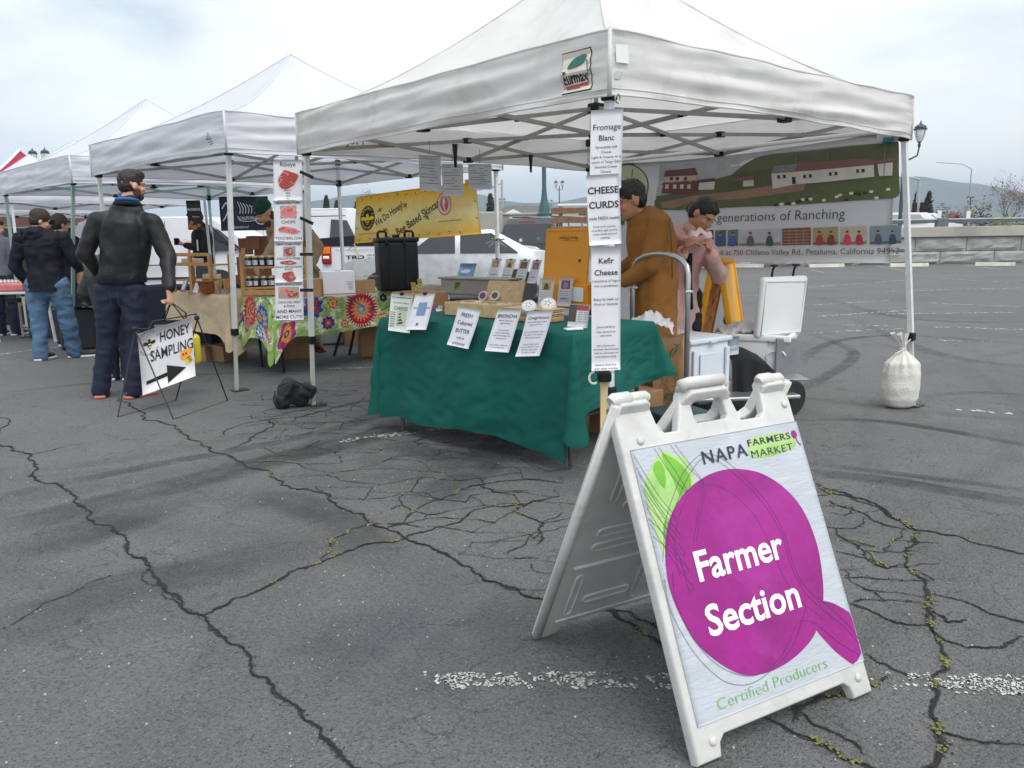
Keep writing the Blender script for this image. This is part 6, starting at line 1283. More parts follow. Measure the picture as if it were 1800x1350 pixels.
bp('door_print', [(1396, 311), (1402, 310.5), (1402, 323), (1396, 323.5)], DK, .0105)
bp('house_print', [(1170, 321), (1170, 312), (1229, 307), (1229, 320)], C_('house', 186, 160, 146), .0085); bp('house_roof', [(1168, 311), (1172, 300), (1226, 295), (1231, 308)], C_('house_roof', 92, 62, 62), .0095)
bp('porch_print', [(1167, 340), (1168, 326), (1165, 325), (1171, 320), (1234, 317), (1232, 336), (1215, 342)], C_('porch', 96, 52, 54), .0085); bp('annex_print', [(1233, 334), (1234, 322), (1262, 319), (1260, 333)], WH, .0085); bp('annex_roof', [(1230, 322), (1234, 316), (1262, 313), (1264, 319)], C_('house_roof', 92, 62, 62), .0095)
for px in (1183, 1194, 1209): bp('window_print', [(px-3, 312), (px+3, 311.5), (px+3, 317), (px-3, 317.5)], DK, .0105)
for px in (1176, 1190, 1203, 1216): bp('pane_print', [(px-3, 325), (px+3, 324.5), (px+3, 332), (px-3, 332)], WH, .0105)
bp('shed_print', [(1310, 328), (1311, 318), (1329, 316), (1329, 327)], WH, .0085); bp('shed_roof', [(1291, 320), (1296, 313), (1330, 309), (1331, 316), (1310, 318)], RR, .0095)
bln('pole_print', [(1558, 310), (1560, 256)], .006, GR, .0105); bln('pole_print', [(1459, 282), (1459, 264)], .004, GR); bln('pole_print', [(1404, 288), (1404, 270)], .004, GR)
random.seed(8)
for px, py in ((1366, 360), (1376, 359), (1387, 358), (1397, 358), (1403, 355), (1409, 353), (1413, 351), (1421, 351), (1427, 350), (1451, 352), (1474, 346), (1480, 343), (1491, 351), (1500, 340), (1508, 340), (1514, 341), (1524, 339), (1536, 337), (1566, 333), (1545, 348)):
    bp('goat_print', [(px-4, py-1.5), (px+2, py-3), (px+4, py-1), (px+3, py+2), (px-3, py+2.5)], DK if random.random() < .25 else C_('goat', 214, 204, 182), .0100)
# lettering
q0, q1 = buv(1264, 392), buv(1487, 386); bs.put('lettering', text2d('generations of Ranching', .115, bold=-.012, width=q1[0]-q0[0], xs=1), BLACK, bb_, (q0[0], q0[1]+.01), .006, rot=math.atan2(q1[1]-q0[1], q1[0]-q0[0]))
q0, q1 = buv(1262, 449), buv(1583, 447); bs.put('lettering', text2d('sell at 750 Chileno Valley Rd., Petaluma, California 94952', .066, bold=-.010, width=q1[0]-q0[0]), BLACK, bb_, (q0[0], q0[1]+.004), .006, rot=math.atan2(q1[1]-q0[1], q1[0]-q0[0]))
for k, (xa, xb, c1, c2) in enumerate(((1240, 1258, (70, 70, 90), (150, 110, 90)), (1261, 1280, (88, 96, 104), (60, 90, 140)), (1283, 1301, (96, 116, 130), (60, 90, 150)), (1303, 1375, (178, 178, 186), (90, 90, 90)), (1377, 1427, (112, 76, 62), (60, 34, 28)), (1431, 1475, (150, 140, 100), (150, 64, 54)), (1479, 1525, (176, 166, 146), (196, 56, 72)), (1531, 1587, (120, 138, 146), (70, 84, 100)))):
    ya, yb = 404-(xa-1300)*.028, 403-(xb-1300)*.028; yc, yd = 432-(xa-1300)*.013, 431.5-(xb-1300)*.013
    bp('photo_print', [(xa, yc), (xa, ya), (xb, yb), (xb, yd)], C_('ph%d' % k, *c1), .0045); w_ = xb-xa
    if k == 4:
        for q_ in range(5): bln('shelf_print', [(xa+2, yc-3-q_*5.4), (xb-2, yd-3-q_*5.4)], .008, C_('shelf', 168, 132, 108), .007)
        for q_ in range(1, 4): bln('shelf_print', [(xa+w_*q_/4, yc-1), (xa+w_*q_/4, ya+1)], .006, C_('shelf', 168, 132, 108), .0075)
    else:
        n = 2 if w_ > 40 else 1
        for q_ in range(n):
            cx = xa+w_*(q_+.6)/(n+.2); c = c2 if q_ == 0 else (max(20, c2[0]-30), max(20, c2[1]-10), c2[2])
            bp('figure_print', smoothpts([(cx-6, yc-1), (cx-5, yc-14), (cx, yc-18), (cx+5, yc-14), (cx+6, yc-1)], 3, True), C_('fig%d%d' % (k, q_), *c), .007); bp('head_print', ell(cx, yc-21, 2.6, 3, 10), C_('skinp', 196, 150, 126), .0085); bp('hair_print', ell(cx, yc-22.6, 2.7, 1.8, 10), DK, .0095)
        bp('floor_print', [(xa, yc), (xa, yc-4), (xb, yd-5), (xb, yd)], C_('ph%df' % k, int(c1[0]*.7), int(c1[1]*.7), int(c1[2]*.65)), .006)
# round goat emblem partly hidden by the vendor
bp('emblem_print', ell(1105, 332, 37, 44, 30), C_('emblem_green', 74, 96, 66), .004); bp('emblem_field', ell(1105, 332, 35, 42, 30), C_('emblem_sage', 178, 190, 158), .006); bp('emblem_leaf', smoothpts([(1091, 383), (1096, 378), (1100, 386), (1097, 396), (1092, 392)], 3, True), C_('emblem_leafg', 30, 96, 70), .008)
q0 = buv(1086, 306); bs.put('lettering', text2d('Goat Cheese', .05, width=.22), C_('emblem_txt', 150, 150, 90), bb_, q0, .009); q0 = buv(1088, 291); bs.put('lettering', text2d('ARTISAN GOAT COW DAIRY', .035, bold=.01, width=.20), BLACK, bb_, q0, .006)
mk('pvc_rail', MB().tube([V(bfn(.02, .935))+bn*.01, V(bfn(bl_-.02, .935))+bn*.01], .018, 8), WHITEI, rb_, world=True)
p = V(bfn(bl_-.06, .87)); mk('teal_tie', MB().rbox(p+bn*.03, (.06, .05, .035), .01), mat('teal_cord', srgb(40, 130, 130), .6), rb_, world=True); mk('corner_flap', MB().rbox(p+V((-.03, .0, .045))+bn*.02, (.10, .01, .11), .003), VIN, rb_, world=True)

# ================================================================== HONEY BANNER
hA, hB = AT(623, 428, 9.45), AT(846, 411, 8.95); hd = hB-hA; hz = hd.z; hw_ = math.hypot(hd.x, hd.y); hTL, hTR = AT(626, 347, 9.45), AT(836, 321, 8.95)
def hfn(u, v):
    f = u/hw_; b = hA.lerp(hB, f); top = (AT(626, 347, 9.45)).lerp(AT(836, 321, 8.95), f); top = top+V((0, 0, .05*math.sin(f*math.pi)*.3)); p = b.lerp(top, v/.56); return V((p.x, p.y-.01*math.sin(u*6)-.012*mnoise.noise(V((u*4, v*4, 7))), p.z))
hs = Sheet(hfn, hw_, .56, 1)
def hpaint(U_, V_):
    f = np.abs(V_/.56-.45)*2.1; yel = np.array(srgb(244, 186, 12)); cr_ = np.array(srgb(242, 226, 160)); k = np.clip(f**1.15, 0, 1)[..., None]; return cr_*(1-k)+yel*k
ht = thing('honey_banner', 'yellow honey banner reading We Do Honey! Bee Based Skincare between the stalls', 'banner', hA)
hb_ = hs.base('vinyl', PAINT, ht, 60, 24, .0015, paint=hpaint)
hs.put('badge', (ell(.165, .29, .098, .148, 32), [tuple(range(32))]), BLACK, hb_, lift=.002); YI = ink('yellow_ink', srgb(240, 206, 40))
def ringtext(sh, s_, cx, cy, rx, ry, size, a0, a1, m, parent, lift=.004, flip=False, bold=.01):
    n = len(s_)
    for i, ch in enumerate(s_):
        if ch == ' ': continue
        a = a0+(a1-a0)*(i+.5)/n; vf = text2d(ch, size, bold=bold, align='CENTER'); rot = a-math.pi/2 if not flip else a+math.pi/2; c, q_ = math.cos(rot), math.sin(rot); ox, oy = cx+rx*math.cos(a), cy+ry*math.sin(a)
        sh.put('lettering', ([(ox+x*c-(y-size*.35)*q_, oy+x*q_+(y-size*.35)*c) for x, y in vf[0]], vf[1]), m, parent, lift=lift)
ringtext(hs, "GERARD'S", .165, .29, .074, .118, .040, math.radians(165), math.radians(15), YI, hb_); ringtext(hs, 'HONEYBEES', .165, .29, .074, .118, .036, math.radians(195), math.radians(345), YI, hb_, flip=True)
def bee(sh, cx, cy, k, parent, m1, m2, rot=0, lift=.004):
    c, s_ = math.cos(rot), math.sin(rot); T = lambda pts: [(cx+(x*c-y*s_)*k, cy+(x*s_+y*c)*k) for x, y in pts]
    for sx in (-1, 1): sh.poly('bee_wing', T(smoothpts([(0, .1), (sx*.7, .32), (sx*.85, -.05), (sx*.35, -.15)], 4, True)), m2, parent, lift)
    sh.poly('bee_body', T(ell(0, -.2, .26, .48, 16)), m1, parent, lift+.0015); sh.poly('bee_head', T(ell(0, .42, .2, .2, 12)), m1, parent, lift+.0015)
    for y in (-.1, -.35): sh.poly('bee_stripe', T(rect(-.2, y, .4, .09)), m2, parent, lift+.003)
bee(hs, .165, .28, .10, hb_, YI, YI); hs.poly('bee_stripe', rect(.145, .25, .04, .012), BLACK, hb_, .009); hs.poly('bee_stripe', rect(.148, .225, .034, .012), BLACK, hb_, .009)
for s_, x, y, w, sz, r in (('We Do Honey!', .29, .18, .40, .115, .50), ('Bee Based Skincare', .56, .05, .66, .125, .50)): hs.put('lettering', text2d(s_, sz, bold=.012, width=w, shear=.15), BLACK, hb_, (x, y), .003, rot=r)
BW = ink('bee_wing_white', (.75, .75, .72)); BRW = ink('bee_brown', srgb(110, 70, 40)); random.seed(9)
for k in range(11): bee(hs, .09+k*.118, .515+.012*math.sin(k*2), .024, hb_, BLACK, BW, random.uniform(-1.2, 1.2)); bee(hs, .07+k*.125, .045+.01*math.sin(k*3), .026, hb_, BLACK, BW, random.uniform(-1.2, 1.2))
for x in (.03, hw_-.03):
    for y in (.18, .36): bee(hs, x, y, .024, hb_, BLACK, BW, 1)
for x, y, r in ((.33, .37, .6), (.40, .13, -.5), (.66, .39, 2.2), (.93, .23, 2.4)): bee(hs, x, y, .04, hb_, BRW, mat('bee_tan', srgb(170, 130, 80), .6), r)
RO = ink('rose_print', srgb(200, 90, 110)); hs.poly('rose_ring', ell(1.155, .36, .088, .125, 28), RO, hb_, .002); hs.poly('rose_ring_inner', ell(1.155, .36, .078, .112, 28), ink('pale_rose', srgb(232, 206, 200)), hb_, .0035); hs.poly('rose_disc', ell(1.155, .36, .050, .082, 24), RO, hb_, .005); hs.poly('figure', smoothpts([(1.14, .41), (1.165, .43), (1.172, .38), (1.155, .33), (1.168, .29), (1.16, .285), (1.138, .33)], 4, True), ink('pale_rose', srgb(232, 206, 200)), hb_, .0065)
ringtext(hs, 'BEE SWEET BEAUTY', 1.155, .36, .064, .097, .020, math.radians(195), math.radians(-15), BLACK, hb_, .006, bold=.004)
hs.put('lettering', text2d('www.beesweetbeauty.com', .024, width=.28), BLACK, hb_, (1.07, .165), .003); hs.put('lettering', text2d('www.gerardshoneybees.com', .022, width=.27), BLACK, hb_, (.05, .10), .003)
mk('cord', MB().tube([hTR, AT(869, 330, 8.75)], .004, 4), GREYI, ht, world=True); mk('cord', MB().tube([hA, AT(612, 440, 9.6)], .004, 4), GREYI, ht, world=True)
hs.poly('hanging_tail', [(hw_-.13, .55), (hw_-.005, .55), (hw_-.005, .60), (hw_-.13, .60)], mat('mustard_vinyl', srgb(220, 180, 40), .5), hb_, 0)
rp = MB(); c0 = AT(874, 421, 8.7); random.seed(4)
for k in range(7): rp.tube([c0+V((random.uniform(-.14, .12), -.03, random.uniform(-.09, .03))), c0+V((0, -.03, .0)), c0+V((random.uniform(-.1, .10), -.03, random.uniform(-.10, .02)))], .006, 5)
rp.tube([c0+V((.03*math.cos(a), -.0+.03*math.sin(a), .01*a/6)) for a in range(7)], .008, 5); tag(mk('rope', rp, mat('grey_rope', (.3, .3, .28), .9)), 'frayed grey rope knotted round the far tent leg', 'rope')

# ================================================================== MEAT AND HONEY STALL
f0 = V((-2.27, 7.63, 0)); fd = V((.760, .650, 0)).normalized(); fw = V((-fd.y, fd.x, 0))
table('folding_table', 'folding table under the flowered cloth', f0, fd, fw, 2.05, .60, .74, mat('table_plastic', (.5, .5, .48)), frame_m=BLKPL)
# the flowered cloth: blossoms painted into the cloth itself
BLOOM = [(.94, .17, .205, (206, 30, 58), (240, 150, 96), (96, 170, 200), 34), (.41, .11, .135, (60, 100, 176), (214, 50, 44), (240, 130, 60), 9), (.63, .09, .065, (236, 130, 60), (250, 200, 130), (150, 60, 40), 7), (.57, .28, .078, (70, 60, 130), (190, 70, 120), (220, 150, 100), 9), (.14, .30, .115, (196, 60, 140), (246, 160, 70), (60, 50, 120), 5),
         (.28, .07, .07, (230, 210, 226), (120, 60, 130), (200, 140, 90), 10), (.74, .30, .05, (226, 90, 60), (250, 200, 120), (120, 50, 40), 8), (1.18, .28, .07, (236, 130, 70), (250, 200, 120), (120, 50, 40), 7), (1.20, .07, .05, (30, 30, 34), (50, 40, 50), (200, 190, 180), 6), (1.40, .2, .13, (206, 40, 60), (240, 150, 90), (70, 150, 180), 26), (1.75, .17, .14, (60, 100, 176), (214, 50, 80), (240, 130, 60), 12), (2.0, .2, .1, (170, 60, 130), (238, 150, 70), (60, 60, 130), 8),
         (4.86, .14, .18, (214, 40, 48), (240, 120, 80), (150, 60, 100), 24), (5.14, .16, .125, (36, 84, 168), (120, 170, 210), (226, 150, 80), 18), (5.05, .33, .08, (80, 120, 190), (236, 236, 246), (60, 90, 160), 10)]
def floral(S_, D, P_):
    n = len(S_); c = np.zeros((n, 3)); a = np.array(srgb(196, 220, 140)); b = np.array(srgb(140, 184, 96)); w = np.array(srgb(232, 240, 214))
    nz = np.array([mnoise.noise(V((s*9, d*9, 1)))+.6*mnoise.noise(V((s*28, d*28, 2))) for s, d in zip(S_, D)])[:, None]; k = np.clip(nz*1.1+.5, 0, 1); c = a*(1-k)+b*k; c = np.where(nz < -.25, w, c)
    def lay(cx, cy, R, c1, c2, c3, pt, amp=.22):
        nonlocal c
        dx, dy = S_-cx, D-cy; r = np.hypot(dx, dy); an = np.arctan2(dy, dx); ed = R*(1-amp*(.5+.5*np.cos(an*pt))); m = r < ed; g = (np.sin(an*pt*1.0)*.5+.5)[:, None]*.45+.6
        c = np.where((m & (r > R*.94*(1-amp*(.5+.5*np.cos(an*pt)))))[:, None], np.array(srgb(250, 226, 226)), np.where(m[:, None], np.array(srgb(*c1))*g, c)); m2 = r < R*.52*(1-.2*np.cos(an*pt*.5)); c = np.where(m2[:, None], np.array(srgb(*c2))*(1.25-.5*(r/R)[:, None]), c); m3 = r < R*.24; c = np.where(m3[:, None], np.array(srgb(*c3)), c); m4 = r < R*.1; c = np.where(m4[:, None], np.array(srgb(240, 200, 120)), c)
    for b_ in BLOOM: lay(*b_)
    for k in range(18):
        cx = 2.75+k*.145; lay(cx, .12+.13*((k*7) % 3)/2, .08, ((196, 40, 60), (44, 84, 150), (170, 60, 130))[k % 3], (236, 150, 80), (60, 110, 150), 9+k)
    st = np.abs(D-.10-.10*np.sin(S_*7)) < .006; c = np.where((st & (nz[:, 0] > -.2))[:, None], np.array(srgb(30, 100, 120)), c)
    return c
tablecloth('flowered_tablecloth', 'bright flowered cloth in green, red and blue on the meat and honey table', f0, fd, fw, 2.05, .60, .74, lambda k, f: (.37, .36, .36, .40)[k]+(.02*math.sin(f*7) if k == 0 else 0), PAINT, flare=.02, fold=.02, seed=9, corner=.06, tips=(.26, .05, .05, .12), nres=1150, nv=110, paint=floral)
g0_ = V((-3.85, 9.15, 0)); gd = V((1.05, -1.10, 0)); gl = gd.length; gd.normalize(); gw = V((-gd.y, gd.x, 0))
LIN = mat('beige_linen', srgb(206, 186, 152), .85, vary=.08, scale=5, bump=.35, bscale=60); table('folding_table', 'folding table under the beige linen cloth', g0_, gd, gw, gl, .62, .74, mat('table_plastic', (.5, .5, .48)))
tablecloth('beige_tablecloth', 'plain beige linen cloth on the table behind the honey sampling sign', g0_, gd, gw, gl, .62, .74, lambda k, f: (.40, .52, .4, .62)[k], LIN, flare=.05, fold=.03, seed=14, corner=.07, tips=(0, .1, 0, .05), nres=220, nv=20)
def TP(px, py, z=.755): return G(px, py, z)
OAK = mat('oak', srgb(186, 138, 84), .55, vary=.16, scale=4, stretch=(6, 6, 1)); 
def FM(o, d=fd, rz=0): return frame(o, V((d.x*math.cos(rz)-d.y*math.sin(rz), d.x*math.sin(rz)+d.y*math.cos(rz), 0)), (0, 0, 1))
# jar shelf
o = TP(428, 521); T = FM((0, 0, 0), V((.98, .2, 0)).normalized()); t = thing('jar_shelf', 'two tier oak shelf full of dark honey jars behind the meat signs', 'shelf', o)
for x in (0, .60):
    mk('side_post', MB().rbox((x, .02, .20), (.035, .03, .42), .005, M=T), OAK, t); mk('side_post', MB().rbox((x, .24, .22), (.035, .03, .46), .005, M=T), OAK, t)
for z_ in (.075, .27): mk('shelf_board', MB().rbox((.30, .13, z_), (.58, .24, .02), .004, M=T), OAK, t)
mk('foot_rail', MB().rbox((.30, .01, .03), (.62, .02, .05), .004, M=T), OAK, t)
DKJ = mat('dark_honey_glass', (.012, .009, .007), .12, vary=.1, spec=.7); GLD = mat('gold_lid', srgb(196, 178, 120), .3, metal=.6, vary=.05); LBL = ink('jar_label', (.70, .70, .78)); first = None; random.seed(2)
jt = thing('honey_jar', 'dark honey jar with gold lid and white ring label', 'jar', (0, 0, 0), 0, 'honey jars on the oak shelf'); mk('glass', MB().lathe([(.028, 0), (.033, .004), (.033, .07), (.027, .082), (.027, .086)], 14), DKJ, jt, smooth=True, angle=50); mk('lid', MB().lathe([(.030, .084), (.030, .098), (.028, .101)], 14), GLD, jt, smooth=True, angle=50)
lb = MB(); lb.add([(.0337*math.cos(a), .0337*math.sin(a), z) for z in (.015, .058) for a in [-2.7+k*.18 for k in range(13)]], [(k, k+1, k+14, k+13) for k in range(12)]); lo_ = mk('paper_label', lb, LBL, jt); ri = MB(); ri.tube([(-.004+.011*math.cos(a*.7)-.012, -.0342, .037+.013*math.sin(a*.7)) for a in range(9)], .0028, 4, closed=True); mk('label_ring', ri, BLACK, lo_)
k_ = 0
for row, z_ in enumerate((.085, .28)):
    for i in range(8):
        for j in range(2):
            p = o+T.to_3x3() @ V((.055+i*.070, .06+j*.08, z_)); c = jt if k_ == 0 else copy_tree(jt); place(c, p, random.uniform(-.5, .4), ('%s %s dark honey jar with gold lid in the %s row of the %s shelf' % (('leftmost', 'second', 'third', 'fourth', 'fifth', 'sixth', 'seventh', 'rightmost')[i], ('front', 'rear')[j], ('front', 'rear')[j], ('lower', 'upper')[row])).replace(' front dark', ' dark').replace(' rear dark', ' dark')); k_ += 1
# oak rack with trays
o = TP(307, 512); T = FM((0, 0, 0), gd, .25); t = thing('oak_rack', 'open oak display rack holding pale packets on the beige table', 'rack', o)
for x in (0, .30, .62):
    mk('side_post', MB().rbox((x, .0, .19), (.045, .03, .40), .006, M=T), OAK, t)
for z_ in (.39, .29): mk('rail', MB().rbox((.31, .0, z_), (.62, .026, .035), .005, M=T), OAK, t)
for x in (0, .62): mk('side_post', MB().rbox((x, .25, .19), (.045, .03, .40), .006, M=T), OAK, t)
mk('shelf_board', MB().rbox((.31, .13, .28), (.60, .24, .014), .004, M=T), OAK, t); mk('shelf_board', MB().rbox((.31, .13, .12), (.60, .24, .014), .004, M=T), OAK, t)
random.seed(6)
for k in range(9): q_ = mk('packet', MB().rbox((0, 0, .03), (.06, .10, .055), .012), mat('pale_packet', srgb(226, 206, 176), .5, vary=.1), smooth=True, angle=50); place(q_, o+T.to_3x3() @ V((.05+k*.033*2, .12, (.290 if k < 5 else .13))), .3); tag(q_, '%s pale packet on the %s shelf of the oak rack' % (('first', 'second', 'third', 'fourth', 'last')[k % 5], ('upper', 'lower')[k//5]), 'packet', 'pale packets on the oak rack')
def lowframe(px, py, lab, m, w=.115, h=.15):
    o = TP(px, py); T = FM((0, 0, 0), gd) @ Matrix.Rotation(math.radians(-24), 4, 'X'); t = thing('photo_frame', lab, 'photo frame', o, 0, 'small frames on the beige table'); f = mk('frame', MB().rbox((0, 0, h/2), (w, .014, h), .004, M=T), m, t); mk('print', MB().rbox((0, -.008, h/2), (w*.62, .004, h*.68), .001, M=T), ink('frame_print', (.55, .60, .64)), t)
lowframe(321, 513, 'small grey wooden frame leaning at the left of the beige table', mat('grey_wood', srgb(128, 116, 102), .7)); lowframe(343, 515, 'small white frame leaning next to the grey frame', mat('white_wood', srgb(214, 212, 204), .6))
o = TP(365, 515); t = thing('basket', 'brown woven basket with a thick rim on the beige table', 'basket', o); BSK = mat('woven_basket', srgb(150, 84, 40), .65, vary=.25, scale=30, bump=.6, bscale=90)
mk('basket_body', MB().grid(lambda u, v: ((.062+.028*v+.003*math.sin(u*2*math.pi*18))*math.cos(u*2*math.pi), (.062+.028*v+.003*math.sin(u*2*math.pi*18))*math.sin(u*2*math.pi), .115*v), 90, 8), BSK, t, smooth=True); mk('basket_rim', MB().tube([(.094*math.cos(a*.314), .094*math.sin(a*.314), .118) for a in range(20)], .010, 8, closed=True), BSK, t, smooth=True); mk('basket_base', MB().lathe([(.001, .004), (.062, .004)], 16), BSK, t)
random.seed(12); t = None
for (px, py, n, lab, col, hh) in ((384, 516, 7, 'bunch of pale honey straws standing by the basket', (204, 176, 120), .13), (398, 516, 7, 'amber bundle of honey straws beside the tent leg', (212, 160, 84), .15)):
    t = thing('honey_straws', lab, 'straws', TP(px, py)); m_ = mat('straw_'+str(col[2]), srgb(*col), .5, vary=.2, scale=30); mk('cup', MB().lathe([(.03, 0), (.035, .05), (.033, .05), (.028, .002)], 12), mat('clear_cup', (.5, .46, .38), .2, transl=.4), t); 
    for k in range(n*2): a = random.random()*6.28; r = random.random()*.026; mk('straw', MB().tube([(r*math.cos(a), r*math.sin(a), .01), (r*1.6*math.cos(a), r*1.6*math.sin(a), hh)], .004, 5), m_, t)
def carton(name, label, p, size, rz=0, m=CARD, group=None, flaps=False):
    t = thing(name, label, 'box', p, rz, group); mk('body', MB().rbox((0, 0, size[2]/2), size, .004), m, t); mk('tape', MB().box((0, 0, size[2]+.001), (.05, size[1]*.98, .002)), mat('tape', srgb(178, 150, 110), .4), t)
    if flaps:
        for s_ in (-1, 1): mk('flap', MB().box((s_*size[0]*.55, 0, size[2]+.03), (.10, size[1]*.9, .004), Matrix.Rotation(-s_*.5, 4, 'Y') if False else None), m, t)
    return t
FR = math.atan2(fd.y, fd.x)
t = carton('white_box', 'white cardboard carton with a red rule at its foot on the flowered table', TP(607, 520)+fw*.14, (.30, .22, .23), FR-.35, mat('white_carton', (.70, .70, .73), .6, vary=.03)); mk('red_rule', MB().box((0, -.1125, .02), (.30, .002, .006)), LOGOR, t)
s_ = Sheet(lambda u, v: PM[t.name] @ V((.02+u, -.1125, v)), .3, .3, 1)
for k in range(6): s_.line('print_line', [(.05+k*.004, .13-k*.014), (.11, .13-k*.014)], .003, GREYI, t, .001)
carton('cardboard_box', 'kraft box nearest the meat column on the flowered table', TP(558, 523)+fw*.13, (.17, .16, .17), FR-.3, group='kraft boxes on the flowered table'); carton('cardboard_box', 'kraft box touching the white carton on the flowered table', TP(577, 521)+fw*.10, (.13, .14, .16), FR-.2, group='kraft boxes on the flowered table')
carton('cardboard_box', 'open kraft box between the white carton and the black drinks carrier', TP(648, 516)+fw*.14, (.22, .18, .13), FR, group='kraft boxes on the flowered table', flaps=True)
random.seed(15)
for k, (px, py, Y, w, h, lab) in enumerate(((432, 433, 10.2, .17, .20, 'tilted brown carton at the left of the pile under the dark banner'), (446, 427, 10.2, .14, .17, 'narrow brown carton in the middle of the pile'), (466, 432, 10.3, .26, .24, 'wide brown carton at the right of the pile behind the vendor'), (434, 470, 10.1, .2, .26, 'lower brown carton with a white sticker under the pile'), (458, 470, 10.2, .26, .28, 'big lower brown carton under the pile'), (440, 500, 10.1, .34, .24, 'bottom brown carton of the pile behind the jar shelf'))):
    p = AT(px, py, Y); carton('brown_carton', lab, (p.x, p.y, p.z-h/2), (w, .2, h), .2+random.uniform(-.1, .1), mat('brown_carton_card', srgb(140, 96, 72), .85, vary=.15), 'brown cartons piled under the dark banner')
for px, py, w, h, lab in ((380, 610, .46, .30, 'large kraft carton under the beige table'), (372, 628, .22, .16, 'small kraft carton in front, left of two under the beige table'), (400, 628, .28, .17, 'small kraft carton in front, right of two under the beige table')):
    carton('floor_carton', lab, G(px, py+4), (w, .3, h), -.6, group='kraft cartons on the ground under the beige table')
for px, py, w, h, lab in ((640, 603, .5, .34, 'kraft carton on the ground beyond the stool'), (668, 622, .45, .4, 'tall kraft carton on the ground beside the green cloth'), (510, 628, .5, .26, 'kraft carton under the flowered table by the vendor')): carton('floor_carton', lab, G(px, py), (w, .34, h), .3, group='kraft cartons behind the flowered table')
q_ = mk('white_bin', MB().rbox((0, 0, .12), (.42, .3, .22), .02), mat('grey_white_bin', (.48, .5, .5), .5)); place(q_, G(572, 604), .3); tag(q_, 'pale low plastic bin on the ground beyond the flowered table', 'bin')
t = thing('folding_stool', 'black folding trestle stool standing under the flowered cloth', 'stool', G(625, 625))
for a_, b_ in (((-.24, 0), (-.05, .62)), ((-.08, .05), (.06, .62)), ((.05, .32), (-.02, .62)), ((.28, .28), (.06, .62))): mk('leg', MB().tube([(a_[0], a_[1], 0), (b_[0], .15, b_[1])], .016, 7), BLKPL, t)
mk('top', MB().rbox((0, .15, .63), (.3, .3, .03), .01), BLKPL, t)
# insulated drinks carrier
o = V((-1.17, 8.42, .75)); t = thing('drinks_carrier', 'tall black insulated drinks carrier with two handles on the flowered table', 'drinks carrier', o, .35); BK = mat('black_rotomould', (.008, .009, .012), .45, vary=.1, scale=8, spec=.3)
mk('body', MB().rbox((0, 0, .25), (.40, .30, .50), .03, 4), BK, t, smooth=True, angle=40); mk('lid', MB().rbox((0, 0, .515), (.42, .32, .05), .015, 3), BK, t, smooth=True, angle=40)
for x in (-.10, .07): mk('moulded_ridge', MB().rbox((x, -.155, .26), (.028, .02, .46), .008, 2), BK, t)
for x in (-.14, .14): mk('handle', MB().tube([(x-.045, 0, .53), (x-.042, 0, .585), (x-.03, 0, .60), (x+.03, 0, .60), (x+.042, 0, .585), (x+.045, 0, .53)], .013, 8), BK, t, smooth=True)
mk('vent_cap', MB().rbox((0, 0, .555), (.07, .06, .03), .01), BK, t)
for x in (-.16, .02): mk('latch', MB().rbox((x+.03, -.165, .50), (.03, .02, .06), .005), BK, t)
# dark hanging banners
NV = mat('navy_cloth', srgb(40, 46, 66), .75, vary=.12, scale=3)
pa, pb = AT(389, 406, 9.9), AT(474, 404, 9.9); w = pb.x-pa.x; sh = Sheet(lambda u, v: V((pa.x+u, 9.9+.012*math.sin(u*14), pa.z+v-.04*math.sin(u/w*math.pi)*0)), w, .40, 1); t = thing('navy_banner', 'navy cloth banner reading CALIFORNIA under a white wave mark', 'banner', pa); b = sh.base('cloth', NV, t, 14, 8, .002)
sh.put('lettering', text2d('CALIFORNIA', .05, bold=.01, width=.24), WHITEI, b, (.23, .13), .003); sh.put('lettering', text2d('@purakaral', .045, shear=.3, width=.22), WHITEI, b, (.12, .03), .003)
for k in range(7): sh.line('wave_mark', smoothpts([(.22+k*.035, .34-.01*k), (.25+k*.035, .26), (.24+k*.035, .20)], 4), .008, WHITEI, b, .003)
sh.line('ribbon_mark', smoothpts([(.21, .17), (.24, .12), (.36, .11), (.46, .14), (.50, .17)], 5), .008, WHITEI, b, .003); sh.line('tail_mark', smoothpts([(.42, .12), (.46, .08), (.52, .08), (.54, .12)], 5), .014, WHITEI, b, .003); sh.line('emblem', smoothpts([(.03, .26), (.08, .33), (.10, .25), (.06, .16), (.03, .12)], 5), .012, WHITEI, b, .003)
pa, pb = AT(331, 404, 11.5), AT(356, 404, 11.5); w = pb.x-pa.x; sh = Sheet(lambda u, v: V((pa.x+u, 11.5+.01*math.sin(v*9), pa.z+v)), w, .40, 1); t = thing('black_banner', 'narrow black banner with white capitals and orange fruit hanging over the van', 'banner', pa); b = sh.base('cloth', mat('black_banner_cloth', (.03, .026, .026), .7), t, 4, 8, .002)
sh.put('lettering', text2d('NEVERMORE', .05, bold=.012, width=w*.92), WHITEI, b, (.005, .26), .003); sh.put('lettering', text2d('bakery', .03, width=w*.5), WHITEI, b, (.07, .17), .003)
for x, y, r in ((.03, .05, .035), (.09, .03, .04), (.15, .06, .03), (.05, .10, .03)): sh.poly('fruit_print', ell(x, y, r, r*.8, 12), ink('fruit_orange', srgb(196, 110, 60)), b, .003)
mk('banner_pole', MB().tube([(w+.10, 0, -pa.z), (w+.06, 0, .40)], .018, 8), STEELW, t)
